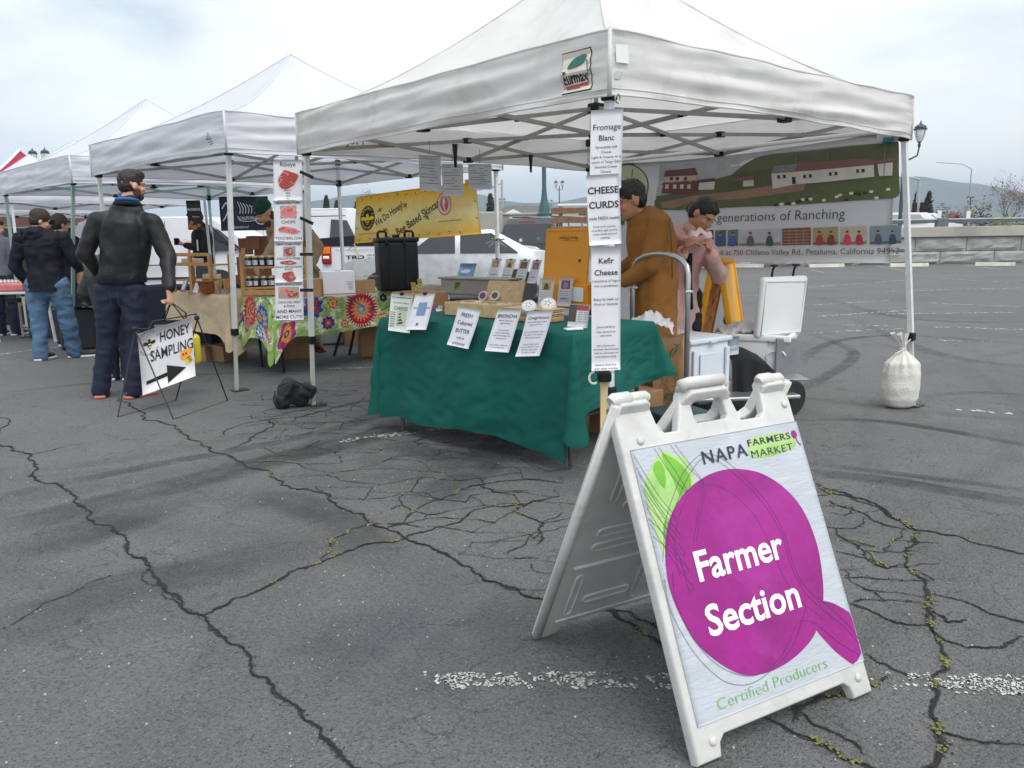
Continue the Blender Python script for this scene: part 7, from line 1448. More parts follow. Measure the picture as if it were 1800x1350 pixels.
# ---- honey sampling sign
WR = mat('black_wire', (.014, .014, .015), .4)
t = thing('wire_frame_sign', 'white HONEY SAMPLING board hung in a black wire stand on the asphalt', 'sandwich board', G(256, 733))
Pn = dict(a=G(207, 733), b=G(305, 737), c=G(309, 704), d=G(400, 704)); H1, H2 = AT(237, 578, 6.02), AT(346, 559, 6.32)
for k, q_ in enumerate((('a', 'b'),)): pass
nf = MB(); nf.tube([H1, Pn['b'], Pn['d'], H2], .0058, 7); mk('wire_leg_frame', nf, WR, t, world=True, smooth=True, angle=60)
nf = MB(); nf.tube([H1+V((0, .02, 0)), Pn['a'], Pn['c'], H2+V((0, .02, 0))], .0058, 7); mk('wire_leg_frame', nf, WR, t, world=True, smooth=True, angle=60)
nf = MB(); nf.tube([H1, AT(262, 578, 6.1), AT(268, 565, 6.12), AT(345, 552, 6.3), AT(348, 560, 6.32)], .0052, 6); nf.tube([H1, AT(247, 585, 6.04), AT(250, 592, 6.05), AT(245, 596, 6.05)], .005, 6); nf.tube([AT(334, 572, 6.28), AT(331, 578, 6.28), AT(326, 573, 6.27)], .005, 6); mk('hanging_rail', nf, WR, t, world=True, smooth=True)
for p in (H1, H2): mk('hinge_coil', MB().rbox(p, (.035, .04, .035), .01), WR, t, world=True)
bA, bB, bC = AT(251, 695, 5.99), AT(344, 661, 6.27), AT(242, 587, 6.0); bw = (bB-bA).length; bh_ = (bC-bA).length
sh = flatsheet(bA, bB-bA, bC-bA, bw, bh_, 0, .002, 1); t2s = sh.base('board', mat('white_board', (.72, .73, .76), .4, vary=.03), t, 4, 4, .004)
sh.put('lettering', text2d('HONEY', .105, bold=.016, width=bw*.56), BLACK, t2s, (bw*.39, bh_*.76), .003); sh.put('lettering', text2d('SAMPLING', .115, bold=.010, width=bw*.80), BLACK, t2s, (bw*.19, bh_*.49), .003)
sh.poly('arrow', [(bw*.08, bh_*.150), (bw*.47, bh_*.170), (bw*.47, bh_*.05), (bw*.83, bh_*.205), (bw*.47, bh_*.35), (bw*.47, bh_*.235), (bw*.08, bh_*.205)], BLACK, t2s, .003)
ringtext(sh, "GERARD'S", bw*.19, bh_*.80, .078, .088, .026, math.radians(150), math.radians(20), GREYI, t2s, .003, bold=.003); ringtext(sh, 'HONEYBEES', bw*.19, bh_*.80, .078, .088, .024, math.radians(205), math.radians(330), GREYI, t2s, .003, flip=True, bold=0)
bee(sh, bw*.19, bh_*.79, .055, t2s, BLACK, BLACK); sh.poly('bee_stripe', rect(bw*.19-.01, bh_*.79-.012, .02, .010), YI, t2s, .009); sh.poly('bee_stripe', rect(bw*.19-.01, bh_*.79-.032, .02, .010), YI, t2s, .009)
sh.poly('cartoon_bee_body', ell(bw*.88, bh_*.32, .022, .036, 16, -.6), YI, t2s, .003); sh.poly('cartoon_bee_head', ell(bw*.82, bh_*.42, .038, .040, 18), ink('bee_orange', srgb(244, 170, 60)), t2s, .004)
for dx in (-.014, .010): sh.poly('cartoon_eye', ell(bw*.82+dx, bh_*.435, .006, .010, 10), BLACK, t2s, .006)
for k in range(3): sh.line('bee_stripe', [(bw*.86+k*.008, bh_*.35-k*.016), (bw*.92+k*.006, bh_*.37-k*.016)], .007, BLACK, t2s, .006)
sh.poly('cartoon_wing', ell(bw*.92, bh_*.46, .018, .026, 12, .4), ink('bee_orange', (.8, .5, .2)), t2s, .003)
# ================================================================== VEHICLES
CARW = mat('white_car_paint', (.72, .73, .75), .22, vary=.02, coat=.6); CARK = mat('black_car_paint', (.010, .011, .015), .2, vary=.05, coat=.8); TINT = mat('tinted_glass', (.012, .015, .02), .06, vary=.05, spec=.9); GTINT = mat('greenish_glass', srgb(120, 140, 136), .08, vary=.1, spec=.8); CHR = mat('chrome', (.5, .5, .5), .15, metal=1); SEAM = ink('door_gap', (.03, .03, .035), .7)
def vehicle(name, label, cat, loc, rz, length, width, prof, belt, paint, windows, wheels, roof_in=.16, wr=.34, extras=None):
    """prof: side outline (x forward, z up) counter-clockwise; sides lean in above the belt line"""
    t = thing(name, label, cat, loc, rz); n = 7; ps = prof; vs = []; ys = [-1, -.97, -.85, 0, .85, .97, 1]
    for k, y in enumerate(ys):
        for x, z in ps:
            inn = max(0, z-belt)/(max(p[1] for p in ps)-belt)*roof_in; q_ = width/2-inn; e_ = (abs(y) == 1)*.035; cx = length/2; x2 = cx+(x-cx)*(1-e_*.8/length*2) ; zz = z-(e_*.6 if z > belt+.1 else (-e_*.2 if z < .4 else 0)); vs.append((x2, y*q_, zz))
    m = len(ps); fs = [tuple(range(m)), tuple((len(ys)-1)*m+i for i in range(m))[::-1]]
    for k in range(len(ys)-1): fs += [(k*m+i, (k+1)*m+i, (k+1)*m+(i+1) % m, k*m+(i+1) % m) for i in range(m)]
    mbq = MB(); mbq.add(vs, fs); bm = bmesh.new(); me = bpy.data.meshes.new('tmp'); me.from_pydata(mbq.v, [], mbq.f); bm.from_mesh(me); bmesh.ops.recalc_face_normals(bm, faces=bm.faces[:]); bmesh.ops.triangulate(bm, faces=[f for f in bm.faces if len(f.verts) > 4]); bm.verts.index_update(); mb2 = MB(); mb2.add([v.co[:] for v in bm.verts], [tuple(v.index for v in f.verts) for f in bm.faces]); bm.free(); bpy.data.meshes.remove(me)
    b = mk('body', mb2, paint, t, smooth=True, angle=28); zr = max(p[1] for p in ps)
    def side(pts, s_, off=.006):
        return [(x, s_*(width/2-max(0, z-belt)/(zr-belt)*roof_in+off), z) for x, z in pts]
    for kind, pts, m_ in windows:
        if kind == 'side':
            for s_ in (-1, 1):
                w = MB(); a = side(pts, s_); c = side(pts, s_, -.02); w.add(a+c, [tuple(range(len(a)))]+[(i, (i+1) % len(a), (i+1) % len(a)+len(a), i+len(a)) for i in range(len(a))]); mk('side_window', w, m_, t)
        elif kind == 'face':      # quad given in 3-D
            w = MB(); w.add(pts, [tuple(range(len(pts)))]); mk('window', w, m_, t)
        elif kind == 'seam':
            for s_ in (-1, 1): w = MB(); w.tube(side(pts, s_, .001), .006, 5); mk('door_gap', w, m_, t)
    for x in wheels:
        for s_ in (-1, 1):
            y = s_*(width/2-.11); M = Matrix.Translation((x, y, wr)) @ Matrix.Rotation(math.pi/2, 4, 'X'); w = mk('wheel', MB().lathe([(wr*.6, -.1), (wr*.93, -.1), (wr, -.07), (wr, .07), (wr*.93, .1), (wr*.6, .1)], 28, M=M), RUB, t, smooth=True, angle=40); mk('rim', MB().lathe([(.02, -.085), (wr*.2, -.09), (wr*.5, -.06), (wr*.6, -.09), (wr*.6, .09), (.02, .085)], 20, M=M), mat('alloy', (.35, .36, .37), .35, metal=.7), w, smooth=True, angle=40)
            mk('wheel_arch', MB().lathe([(wr*1.02, -.115), (wr*1.16, -.118), (wr*1.16, .115), (wr*1.02, .115)], 28, M=M), mat('arch_black', (.03, .03, .032), .7), t, smooth=True, angle=40)
    if extras: extras(t, side)
    return t
# pickup, side on, bonnet to the right
def X(px, Y): return ray(px, 437).x/ray(px, 437).y*Y
PY = 18.2; x0, x1 = X(566, PY), X(962, PY); Lp = x1-x0; sc = Lp/5.2
pr = [(0, .45), (5.1, .45), (5.2, .62), (5.15, .92), (4.95, 1.04), (3.95, 1.14), (3.25, 1.70), (2.9, 1.76), (2.05, 1.76), (1.85, 1.68), (1.72, 1.16), (.05, 1.16), (-.02, .9)]
pr = [(x*sc, z) for x, z in pr]
def pe(t, side):
    for s_ in (-1, 1): pass
    y = -.92; mk('tail_light', MB().rbox((.10, -.93, .93), (.22, .12, .40), .04), mat('red_lens', srgb(150, 20, 26), .2, vary=.05), t); tl = MB(); tl.rbox((.115, -.985, 1.03), (.16, .04, .15), .03); mk('amber_lens', tl, mat('amber_lens', srgb(230, 120, 20), .2, vary=.05), t); mk('white_lens', MB().rbox((.10, -.985, .88), (.14, .04, .07), .02), WHITEI, t)
    for x in (2.42*sc, 3.25*sc): mk('door_handle', MB().rbox((x, -.94, 1.02), (.17, .03, .06), .012), BLKPL, t)
    mk('mirror', MB().rbox((3.72*sc, -1.05, 1.17), (.12, .2, .2), .04), BLKPL, t); tc_ = Sheet(lambda u, v: PM[t.name] @ V((u, -.93, v)), 5, 2, 1); tc_.put('lettering', text2d('TRD', .11, bold=.03, width=.42), BLACK, t, (.52, .84), .004); tc_.put('lettering', text2d('OFF ROAD', .05, bold=.02, width=.30), BLACK, t, (1.0, .90), .004); tc_.put('lettering', text2d('PRERUNNER', .05, bold=.02, width=.38), BLACK, t, (1.0, .83), .004)
    mk('folded_bed_cover', MB().grid(lambda u, v: (-.05+1.72*sc*u, -.90+1.8*v, 1.17+.10*abs(math.sin(v*3.14))+.05*mnoise.noise(V((u*5, v*3, 2)))+(.10 if v < .06 else .10)*u*(1 if True else 0)), 24, 14), BLKC, t, smooth=True)
    mk('bed_cover_skirt', MB().grid(lambda u, v: (-.05+1.72*sc*u, -.925, 1.12+.18*v+.10*u*v), 20, 3), BLKC, t); mk('body_side_crease', MB().tube([(.3, -.935, 1.06), (1.9*sc, -.935, 1.07)], .008, 5), CARW, t); mk('yellow_strap', MB().tube([(.72, -.94, 1.18), (.80, -.945, 1.0), (.82, -.945, .85)], .012, 5), ink('strap_cream', (.6, .55, .3)), t)
vehicle('pickup_truck', 'white double cab pickup parked side on behind the honey banner', 'pickup truck', (x0, PY+.9, 0), 0, Lp, 1.84, pr, 1.08, CARW,
        [('side', [(2.02*sc, 1.14), (2.66*sc, 1.14), (2.66*sc, 1.62), (2.1*sc, 1.62)], TINT), ('side', [(2.76*sc, 1.14), (3.80*sc, 1.14), (3.72*sc, 1.22), (3.22*sc, 1.62), (2.76*sc, 1.64)], GTINT), ('seam', [(2.71*sc, .5), (2.71*sc, 1.62)], SEAM), ('seam', [(1.74*sc, .55), (1.76*sc, 1.12)], SEAM), ('seam', [(3.86*sc, .6), (3.84*sc, 1.12)], SEAM),
         ('face', [(3.99*sc, -.72, 1.16), (3.99*sc, .72, 1.16), (3.32*sc, .64, 1.68), (3.32*sc, -.64, 1.68)], TINT)], (1.05*sc, 4.25*sc), extras=pe)
# high white van behind the pickup bed
VY = 21.0; x0, x1 = X(418, VY), X(700, VY); Lv = x1-x0
pv = [(0, .35), (Lv, .35), (Lv, 1.05), (Lv-.3, 1.15), (Lv-1.0, 2.0), (Lv-1.2, 2.06), (.15, 2.06), (.02, 1.95), (-.02, .7)]
def ve(t, side):
    mk('roof_rail', MB().tube([(.2, -.86, 2.02), (Lv-1.3, -.86, 2.03)], .02, 6), CARW, t); mk('window_rail', MB().tube([(.2, -.925, 1.85), (Lv-1.3, -.925, 1.86)], .012, 5), SEAM, t)
vehicle('white_van', 'tall white van parked behind the bed of the pickup', 'van', (x0, VY+.9, 0), 0, Lv, 1.9, pv, 1.1, CARW, [('side', [(Lv-1.75, 1.15), (Lv-1.0, 1.15), (Lv-1.3, 1.75), (Lv-1.7, 1.78)], TINT), ('side', [(Lv*.04, 1.2), (Lv*.12, 1.2), (Lv*.12, 1.75), (Lv*.05, 1.75)], GTINT), ('seam', [(Lv*.16, .5), (Lv*.16, 1.95)], SEAM), ('seam', [(Lv*.44, .5), (Lv*.44, 1.95)], SEAM)], (.8, Lv-.8), .22, .34, ve)
# low white van at the left with a red logo
VY = 17.2; x0, x1 = X(118, VY), X(452, VY); Lv = x1-x0
pv = [(.05, .35), (Lv, .35), (Lv+.02, .9), (Lv-.12, 1.2), (Lv-.9, 1.74), (Lv-1.2, 1.80), (.5, 1.80), (.2, 1.7), (0, 1.1)]
def ve(t, side):
    sh = Sheet(lambda u, v: PM[t.name] @ V((u, -.955, v)), Lv, 2, 1); bx = X(318, VY)-x0; RED = ink('barn_red', srgb(176, 70, 62)); PNK = ink('script_rose', srgb(206, 150, 140)); sh.put('lettering', text2d('Stoneview', .16, shear=.3, width=.62), PNK, t, (bx+.05, 1.22), .004); sh.poly('barn_logo', [(bx+.14, 1.0), (bx+.68, 1.0), (bx+.66, 1.17), (bx+.16, 1.17)], RED, t, .004)
    for k in range(4): sh.poly('logo_gap', rect(bx+.2+k*.12, 1.05, .05, .05), WHITEI, t, .006)
    sh.put('lettering', text2d('BARLEY', .12, bold=.03, width=.5), RED, t, (bx+.16, .88), .004)
    mk('sill_trim', MB().box((Lv/2, -.95, .52), (Lv-.4, .02, .05)), SEAM, t); mk('rub_strip', MB().rbox((Lv/2, -.955, .80), (Lv-.5, .015, .02), .005), SEAM, t)
vehicle('white_van', 'low white panel van with a red barn logo behind the left stalls', 'van', (x0, VY+.95, 0), 0, Lv, 1.9, pv, 1.0, CARW, [('side', [(Lv-1.05, 1.08), (Lv-.42, 1.08), (Lv-.98, 1.62), (Lv-1.2, 1.62)], TINT), ('side', [(Lv-.35, 1.05), (Lv-.28, 1.05), (Lv-.8, 1.5), (Lv-.88, 1.55)], TINT), ('seam', [(Lv*.52, .45), (Lv*.50, .9), (Lv*.51, 1.7)], SEAM), ('seam', [(Lv*.70, .45), (Lv*.71, 1.7)], SEAM)], (.85, Lv-.85), .17, .32, ve)
# black suv, rear three quarter
pS = AT(955, 445, 25); pz = [(0, .4), (4.5, .4), (4.6, .7), (4.5, 1.05), (3.5, 1.15), (2.9, 1.72), (2.6, 1.78), (.35, 1.78), (.1, 1.6), (-.05, 1.05), (-.05, .6)]
def se(t, side):
    w = MB(); w.add([(-.065, -.74, 1.06), (-.065, .74, 1.06), (.10, .66, 1.62), (.10, -.66, 1.62)], [(0, 3, 2, 1)]); mk('rear_window', w, TINT, t)
    for y in (-.62, .62): mk('roof_bar', MB().tube([(.4, y, 1.83), (2.6, y, 1.83)], .025, 6), CARK, t)
    for y in (-.86, .86): mk('tail_light', MB().rbox((-.06, y, 1.0), (.1, .14, .3), .03), mat('orange_lens', srgb(190, 80, 30), .25), t)
    mk('brake_light', MB().rbox((.06, 0, 1.68), (.04, .5, .04), .01), mat('red_lens', (.3, .01, .01)), t); mk('sticker', MB().rbox((-.04, .15, 1.16), (.01, .09, .09), .003), WHITEI, t); mk('sticker', MB().rbox((-.03, -.42, 1.2), (.01, .1, .1), .003), ink('sticker_green', srgb(60, 150, 110)), t)
vehicle('black_suv', 'black SUV seen from behind with stickers on its rear window', 'car', (pS.x-.55, 23.6, 0), math.radians(62), 4.6, 1.86, pz, 1.08, CARK, [('side', [(.45, 1.14), (1.2, 1.14), (1.2, 1.64), (.55, 1.64)], mat('pale_reflecting_glass', srgb(150, 156, 158), .1, vary=.1)), ('side', [(1.3, 1.14), (2.2, 1.14), (2.2, 1.64), (1.3, 1.64)], MATS['pale_reflecting_glass']), ('side', [(2.3, 1.14), (3.3, 1.14), (2.85, 1.60), (2.3, 1.64)], MATS['pale_reflecting_glass'])], (.9, 3.7), .2, .36, se)
# pale sedan nose behind the cards
ps_ = [(0, .35), (4.2, .35), (4.3, .6), (4.1, .85), (3.1, .98), (2.5, 1.38), (1.3, 1.42), (.6, 1.05), (.0, .95)]
vehicle('silver_sedan', 'silver grey sedan with a sloping windscreen just left of the orange crate', 'car', (AT(985, 440, 15.5).x, 16.4, 0), math.pi, 4.3, 1.72, ps_, .92, mat('silver_paint', (.5, .52, .54), .25, metal=.3, coat=.5), [('side', [(.8, .98), (1.9, .98), (1.9, 1.33), (1.3, 1.35)], TINT), ('side', [(2.0, .98), (2.9, .98), (2.45, 1.31), (2.0, 1.33)], TINT), ('face', [(3.05, -.66, 1.0), (3.05, .66, 1.0), (2.5, .58, 1.39), (2.5, -.58, 1.39)], GTINT)], (.8, 3.4), .2, .31)
# two far cars beyond the wall
for k, (px, Y, z_, lab, L_) in enumerate(((1612, 40, .75, 'white SUV beyond the wall rail, nearest the tent leg', 4.4), (1632, 47, .85, 'white estate car behind the white SUV beyond the rail', 4.2))):
    pf = [(0, .3), (L_, .3), (L_, .85), (L_-.9, .98), (L_-1.5, 1.5), (.3, 1.52), (0, 1.0)]; vehicle('parked_car', lab, 'car', (X(px, Y)-L_*.55, Y+.9, z_-.15), 0, L_, 1.8, pf, .95, CARW, [('side', [(.3, 1.0), (1.5, 1.0), (1.5, 1.42), (.4, 1.42)], TINT), ('side', [(1.6, 1.0), (2.9, 1.0), (2.5, 1.42), (1.6, 1.42)], TINT)], (.8, L_-.9), .2, .32)
mbq = MB(); mbq.box((24, 46, .35), (60, 28, .6)); struct(mk('upper_road', mbq, mat('road_grey', (.12, .12, .12), .9)))
# ================================================================== PEOPLE
SKN = mat('skin', srgb(206, 156, 132), .5, vary=.06, scale=14, spec=.4); SKN2 = mat('warm_skin', srgb(190, 136, 106), .5, vary=.06, scale=14, spec=.4)
def basis(fwd, up):
    f = V(fwd).normalized(); u = V(up).normalized(); x = f.cross(u).normalized(); u = x.cross(f); return Matrix(((x.x, f.x, u.x), (x.y, f.y, u.y), (x.z, f.z, u.z)))
def head_prims(c, B, k=1.0):
    e_ = B.to_euler(); P = lambda x, y, z: c+B @ V((x*k, y*k, z*k)); r = lambda *a: tuple(q_*k for q_ in a)
    return [('e', P(0, -.012, .028), r(.078, .096, .090), e_), ('e', P(0, .022, -.035), r(.062, .072, .078), e_), ('e', P(0, .060, -.082), r(.030, .030, .026), e_), ('e', P(0, .098, -.012), r(.012, .020, .024), e_), ('e', P(0, .104, -.026), r(.017, .014, .012), e_),
            ('e', P(.078, -.006, -.012), r(.010, .020, .032), e_), ('e', P(-.078, -.006, -.012), r(.010, .020, .032), e_), ('e', P(0, .080, .028), r(.060, .018, .012), e_), ('e', P(0, .086, -.054), r(.026, .014, .008), e_), ('e', P(0, .083, -.066), r(.022, .014, .008), e_), ('e', P(.034, .072, -.024), r(.024, .018, .02), e_), ('e', P(-.034, .072, -.024), r(.024, .018, .02), e_)]
def face_bits(t, c, B, k=1.0, brow=(.02, .015, .012)):
    for s_ in (-1, 1):
        p = c+B @ V((s_*.031*k, .080*k, .006*k)); ey = mk('eye', MB().blob((0, 0, 0), (.012*k, .008*k, .0055*k), 2, Matrix.Translation(p) @ B.to_4x4()), ink('eye_white', (.30, .28, .26)), t, smooth=True); mk('iris', MB().blob((0, 0, 0), (.0055*k, .004*k, .0055*k), 1, Matrix.Translation(p+B @ V((0, .007*k, -.001))) @ B.to_4x4()), ink('iris_dark', (.02, .012, .01)), ey)
        mk('eyebrow', MB().tube([c+B @ V((s_*x*k, (.090-abs(x-.03)*.25)*k, (.027-abs(x-.032)*.2)*k)) for x in (.014, .026, .038, .05)], .0036*k, 5), ink('brow_dark', brow), t, smooth=True)
    mk('lips', MB().tube([c+B @ V((x*k, (.098-abs(x)*.45)*k, -.060*k)) for x in (-.024, -.012, 0, .012, .024)], .0052*k, 6, flat=.8), mat('lip', srgb(160, 82, 78), .45), t, smooth=True)
def VD(**k): return {a: V(b) for a, b in k.items()}
def hand_prims(w, d, pn, curl=.6, k=1.0, side=1, spread=1.0):
    w = V(w); d = V(d).normalized(); pn = V(pn); pn = (pn-d*pn.dot(d)).normalized(); s_ = d.cross(pn).normalized()*side; out_ = [('c', [w-d*.02, w+d*.03*k, w+d*.082*k], [.024*k, .032*k, .036*k], .48, tuple(s_))]
    for i, (off, ln) in enumerate(((.028, .068), (.010, .078), (-.009, .073), (-.026, .058))):
        p = w+d*.082*k+s_*off*k; pts = [p-d*.02]; a = .15
        for j, f in enumerate((.42, .32, .26)):
            a += curl*(.75 if j == 0 else .95); q_ = d*math.cos(a)+pn*math.sin(a)+s_*off*spread*(1.5 if j == 0 else 0); pts.append(pts[-1]+q_.normalized()*(ln*f*k+(.02 if j == 0 else 0)))
        out_.append(('c', pts, [.0100*k, .0095*k, .0088*k, .0075*k]))
    p = w+d*.022*k+s_*.026*k; out_.append(('c', [p, p+(s_*.75+d*.7+pn*.5).normalized()*.038*k, p+(s_*.75+d*.7+pn*.5).normalized()*.038*k+(d*.8+pn*.75+s_*.05).normalized()*.034*k], [.0135*k, .0115*k, .009*k])); return out_
def chain(js, rs, fl=1.0, ax=None): return ('c', [V(j) for j in js], rs, fl) if ax is None else ('c', [V(j) for j in js], rs, fl, ax)
def human(label, loc, J, rz=0, name='person', skinm=SKN, torso=None, jr=1.0, top=None, topm=None, pants=None, shoes=None, hair=None, hk=1.0, hands=None, legk=1.0, group=None, seed=0, wr=.014, face=True, up=(0, 0, 1), sleeves=True, pw=.016, ax=(1, 0, 0), hem=.93, beard=None):
    t = thing(name, label, 'person', loc, rz, group); J = {k: V(v) for k, v in J.items()}; B = basis(J['face'], up); hc = J['head']
    pr = head_prims(hc, B, hk); pr.append(chain([J['neck'], hc-B @ V((0, .012, .055))], [.060, .054]))
    pr.append(chain([J['pelvis'], J['waist'], J['chest'], J['neck']], [.125, .115, .13, .065], .7, ax))
    for s_ in 'LR':
        pr.append(chain([J['chest'].lerp(J['sh'+s_], .4), J['sh'+s_], J['el'+s_], J['wr'+s_]], [.06, .055, .042, .028])); pr.append(chain([J['pelvis'].lerp(J['hip'+s_], .5), J['hip'+s_], J['kn'+s_], J['an'+s_]], [.09, .085, .055, .042]))
    for a in (hands or []): pr += hand_prims(*a)
    skin('body', pr, skinm, t, .0085, 3)
    if face: face_bits(t, hc, B, hk)
    if topm:
        k = jr; hemp = J['pelvis'].lerp(J['waist'], (hem-.93)/.13) if hem >= .93 else J['pelvis']+V((0, 0, hem-.93))
        hr_ = max(.165*k, .168*legk*1.06)*(1.12 if hem < .8 else 1); p2 = [chain([hemp, J['pelvis'].lerp(J['waist'], .3), J['waist'], J['chest'], J['chest'].lerp(J['neck'], .62)], [hr_, hr_, .174*k, .190*k, .13*k], .80, ax), chain([J['shL'], J['shR']], [.078*k, .078*k], .95), chain([J['chest'].lerp(J['neck'], .55), J['neck']+(hc-J['neck'])*.18], [.085*k, .068])]
        for s_ in 'LR': p2.append(chain([J['sh'+s_], J['sh'+s_].lerp(J['el'+s_], .5), J['el'+s_], J['el'+s_].lerp(J['wr'+s_], .92)], [.074*k, .068*k, .060*k, .044*k]))
        skin(top or 'jacket', p2, topm, t, .011, 5, wr*.62, 7, seed+1, ws=(1, 1, .6), cut=(hemp.x, hemp.y, hemp.z, .245*k))
    if pants:
        p2 = [chain([J['pelvis']+V((0, 0, .04)), J['pelvis']-V((0, 0, .03))], [.15*legk, .155*legk], .78, ax)]
        for s_ in 'LR': p2.append(chain([J['hip'+s_], J['hip'+s_].lerp(J['kn'+s_], .5), J['kn'+s_], J['kn'+s_].lerp(J['an'+s_], .6), J['an'+s_]-V((0, 0, .035))], [.108*legk, .094*legk, .078*legk, .070*legk, .070*legk]))
        skin('trousers', p2, pants, t, .011, 4, pw*.6, 8, seed+5, ws=(.8, .8, 1.5))
    if shoes:
        for s_ in 'LR':
            if 'toe'+s_ not in J: continue
            a, q_ = J['an'+s_], J['toe'+s_]; d = (q_-a); d.z = 0; d.normalize(); g = V((a.x, a.y, 0)); sh = skin('shoe', [('c', [g+V((0, 0, .052))-d*.03, g+d*.07+V((0, 0, .055)), g+d*.16+V((0, 0, .040)), g+d*.20+V((0, 0, .036))], [.040, .044, .038, .028], .85), ('c', [a, g+V((0, 0, .06))], [.045, .042])], shoes[0], t, .007, 2)
            T = frame(g, d, (0, 0, 1)); mk('sole', MB().rbox((.075, 0, .014), (.295, .088, .028), .012, 3, M=T), shoes[1], sh, smooth=True, angle=40)
    if hair:
        for nm, prs, m_, vox, w_ in hair(hc, B, hk): skin(nm, prs, m_, t, vox, 2, w_*.45, 30, seed)
    return t, B
def E_(c, B, k, x, y, z, r): return ('e', c+B @ V((x*k, y*k, z*k)), tuple(q_*k for q_ in r), B.to_euler())
HB = mat('dark_brown_hair', (.016, .011, .008), .55, vary=.5, scale=80, bump=.6, bscale=120); HK = mat('black_hair', (.006, .005, .006), .4, vary=.4, scale=80, bump=.5, bscale=120); BRD = mat('brown_beard', (.07, .035, .02), .8, vary=.4, scale=90, bump=.6, bscale=150)
def shorthair(m, beard=None, top=0):
    def f(c, B, k):
        o = [('hair', [E_(c, B, k, 0, -.014, .040, (.082, .098, .090)), E_(c, B, k, 0, -.036, -.006, (.076, .070, .070)), E_(c, B, k, 0, .020, .078, (.070, .072, .046+top*.5)), E_(c, B, k, 0, .060, .088, (.052, .046, .024+top*.5))], m, .0075, .010)]
        if beard: o.append(('beard', [E_(c, B, k, 0, .050, -.080, (.054, .050, .042)), E_(c, B, k, .050, .022, -.055, (.020, .036, .042)), E_(c, B, k, -.050, .022, -.055, (.020, .036, .042)), E_(c, B, k, 0, .088, -.048, (.030, .012, .008))], beard, .0065, .008))
        return o
    return f
def cap(m, back=False):
    def f(c, B, k): return [('cap', [E_(c, B, k, 0, -.012, .052, (.088, .104, .082)), ('c', [c+B @ V((0, -.02*k, .035*k)), c+B @ V((0, .0, .05*k))], [.092*k, .09*k], 1.0), E_(c, B, k, 0, .10, .045, (.062, .062, .010))], m, .0075, .002), ('hair', [E_(c, B, k, 0, -.035, -.010, (.080, .076, .070))], HB, .0075, .008)]
    return f
LEA = mat('black_satin_jacket', (.015, .016, .018), .50, vary=.15, scale=3, spec=.3, bump=.15, bscale=20); JN = mat('dark_navy_denim', (.008, .013, .034), .8, vary=.25, scale=8, bump=.15, bscale=200); BJ = mat('washed_blue_denim', srgb(76, 106, 136), .85, vary=.28, scale=6, bump=.2, bscale=200); NYL = mat('black_nylon', (.006, .008, .015), .7, vary=.2, scale=3, spec=.25)
SO = mat('orange_sole', srgb(196, 110, 90), .6); SW = mat('white_sole', (.62, .62, .6), .6); SB = mat('blue_shoe_mesh', srgb(30, 96, 170), .7, vary=.2, scale=60); SKB = mat('black_shoe', (.012, .012, .013), .6)
# 1. man in the black satin jacket walking with bags
L1 = V((-3.22, 6.68, 0)); HND = AT(303, 528, 6.45)-L1; hd1 = AT(231, 326, 6.7)-L1
J1 = VD(head=hd1, face=(.66, .74, -.10), neck=hd1+V((-.03, -.035, -.15)), chest=(.115, -.01, 1.38), waist=(.07, 0, 1.10), pelvis=(.03, 0, .94), shL=(-.105, 0, 1.46), shR=(.325, .0, 1.445), elL=(-.235, -.03, 1.19), elR=(.44, -.03, 1.16), wrL=(-.16, .12, .98), wrR=HND+V((-.02, .0, .085)),
          hipL=(-.08, 0, .90), hipR=(.12, 0, .90), knL=(-.15, .02, .48), knR=(.10, .0, .48), anL=(-.24, .0, .085), anR=(.05, -.04, .085), toeL=(-.30, .20, 0), toeR=(.14, .14, 0))
t, B = human('tall bearded man in a black satin jacket walking with bags past the honey sign', L1, J1, topm=LEA, jr=1.07, pants=JN, legk=1.04, shoes=(SB, SO), hair=shorthair(HB, BRD, .02), hk=.99, hands=[(J1['wrR'], (.05, .10, -1), (-.9, .2, -.1), .95, 1.1, 1, 1)], seed=3, wr=.018, pw=.012, hem=.97)
hb2 = MB(); hb2.lathe([(.190, 0), (.196, .01), (.196, .065), (.190, .075)], 40, M=Matrix.Translation((.035, 0, .955)) @ Matrix.Diagonal((1, .76, 1, 1))); mk('waistband', hb2, NYL, t, smooth=True, angle=50)
mk('shirt_collar', MB().tube([J1['neck']+V((.082*math.cos(a*.42+3.0), .078*math.sin(a*.42+3.0), .030+.012*math.sin(a*.42+3.0)*-1)) for a in range(12)], .014, 7), mat('blue_shirt', srgb(40, 96, 168), .8), t, smooth=True)
mk('jacket_collar', MB().tube([J1['neck']+V((.092*math.cos(a*.42), .086*math.sin(a*.42), -.005-.012*math.sin(a*.42))) for a in range(15)], .022, 8, closed=True), NYL, t, smooth=True)
for s_, x in ((-1, -.07), (1, .13)): mk('back_pocket', MB().tube([(x-.07, -.158, .90), (x-.068, -.150, .78), (x, -.150, .755), (x+.068, -.150, .78), (x+.07, -.158, .90)], .0028, 4), mat('thread_blue', (.02, .03, .08), .8), t)
for a_, b_ in (((.3, 0, 1.40), (.43, -.02, 1.12)),): pass
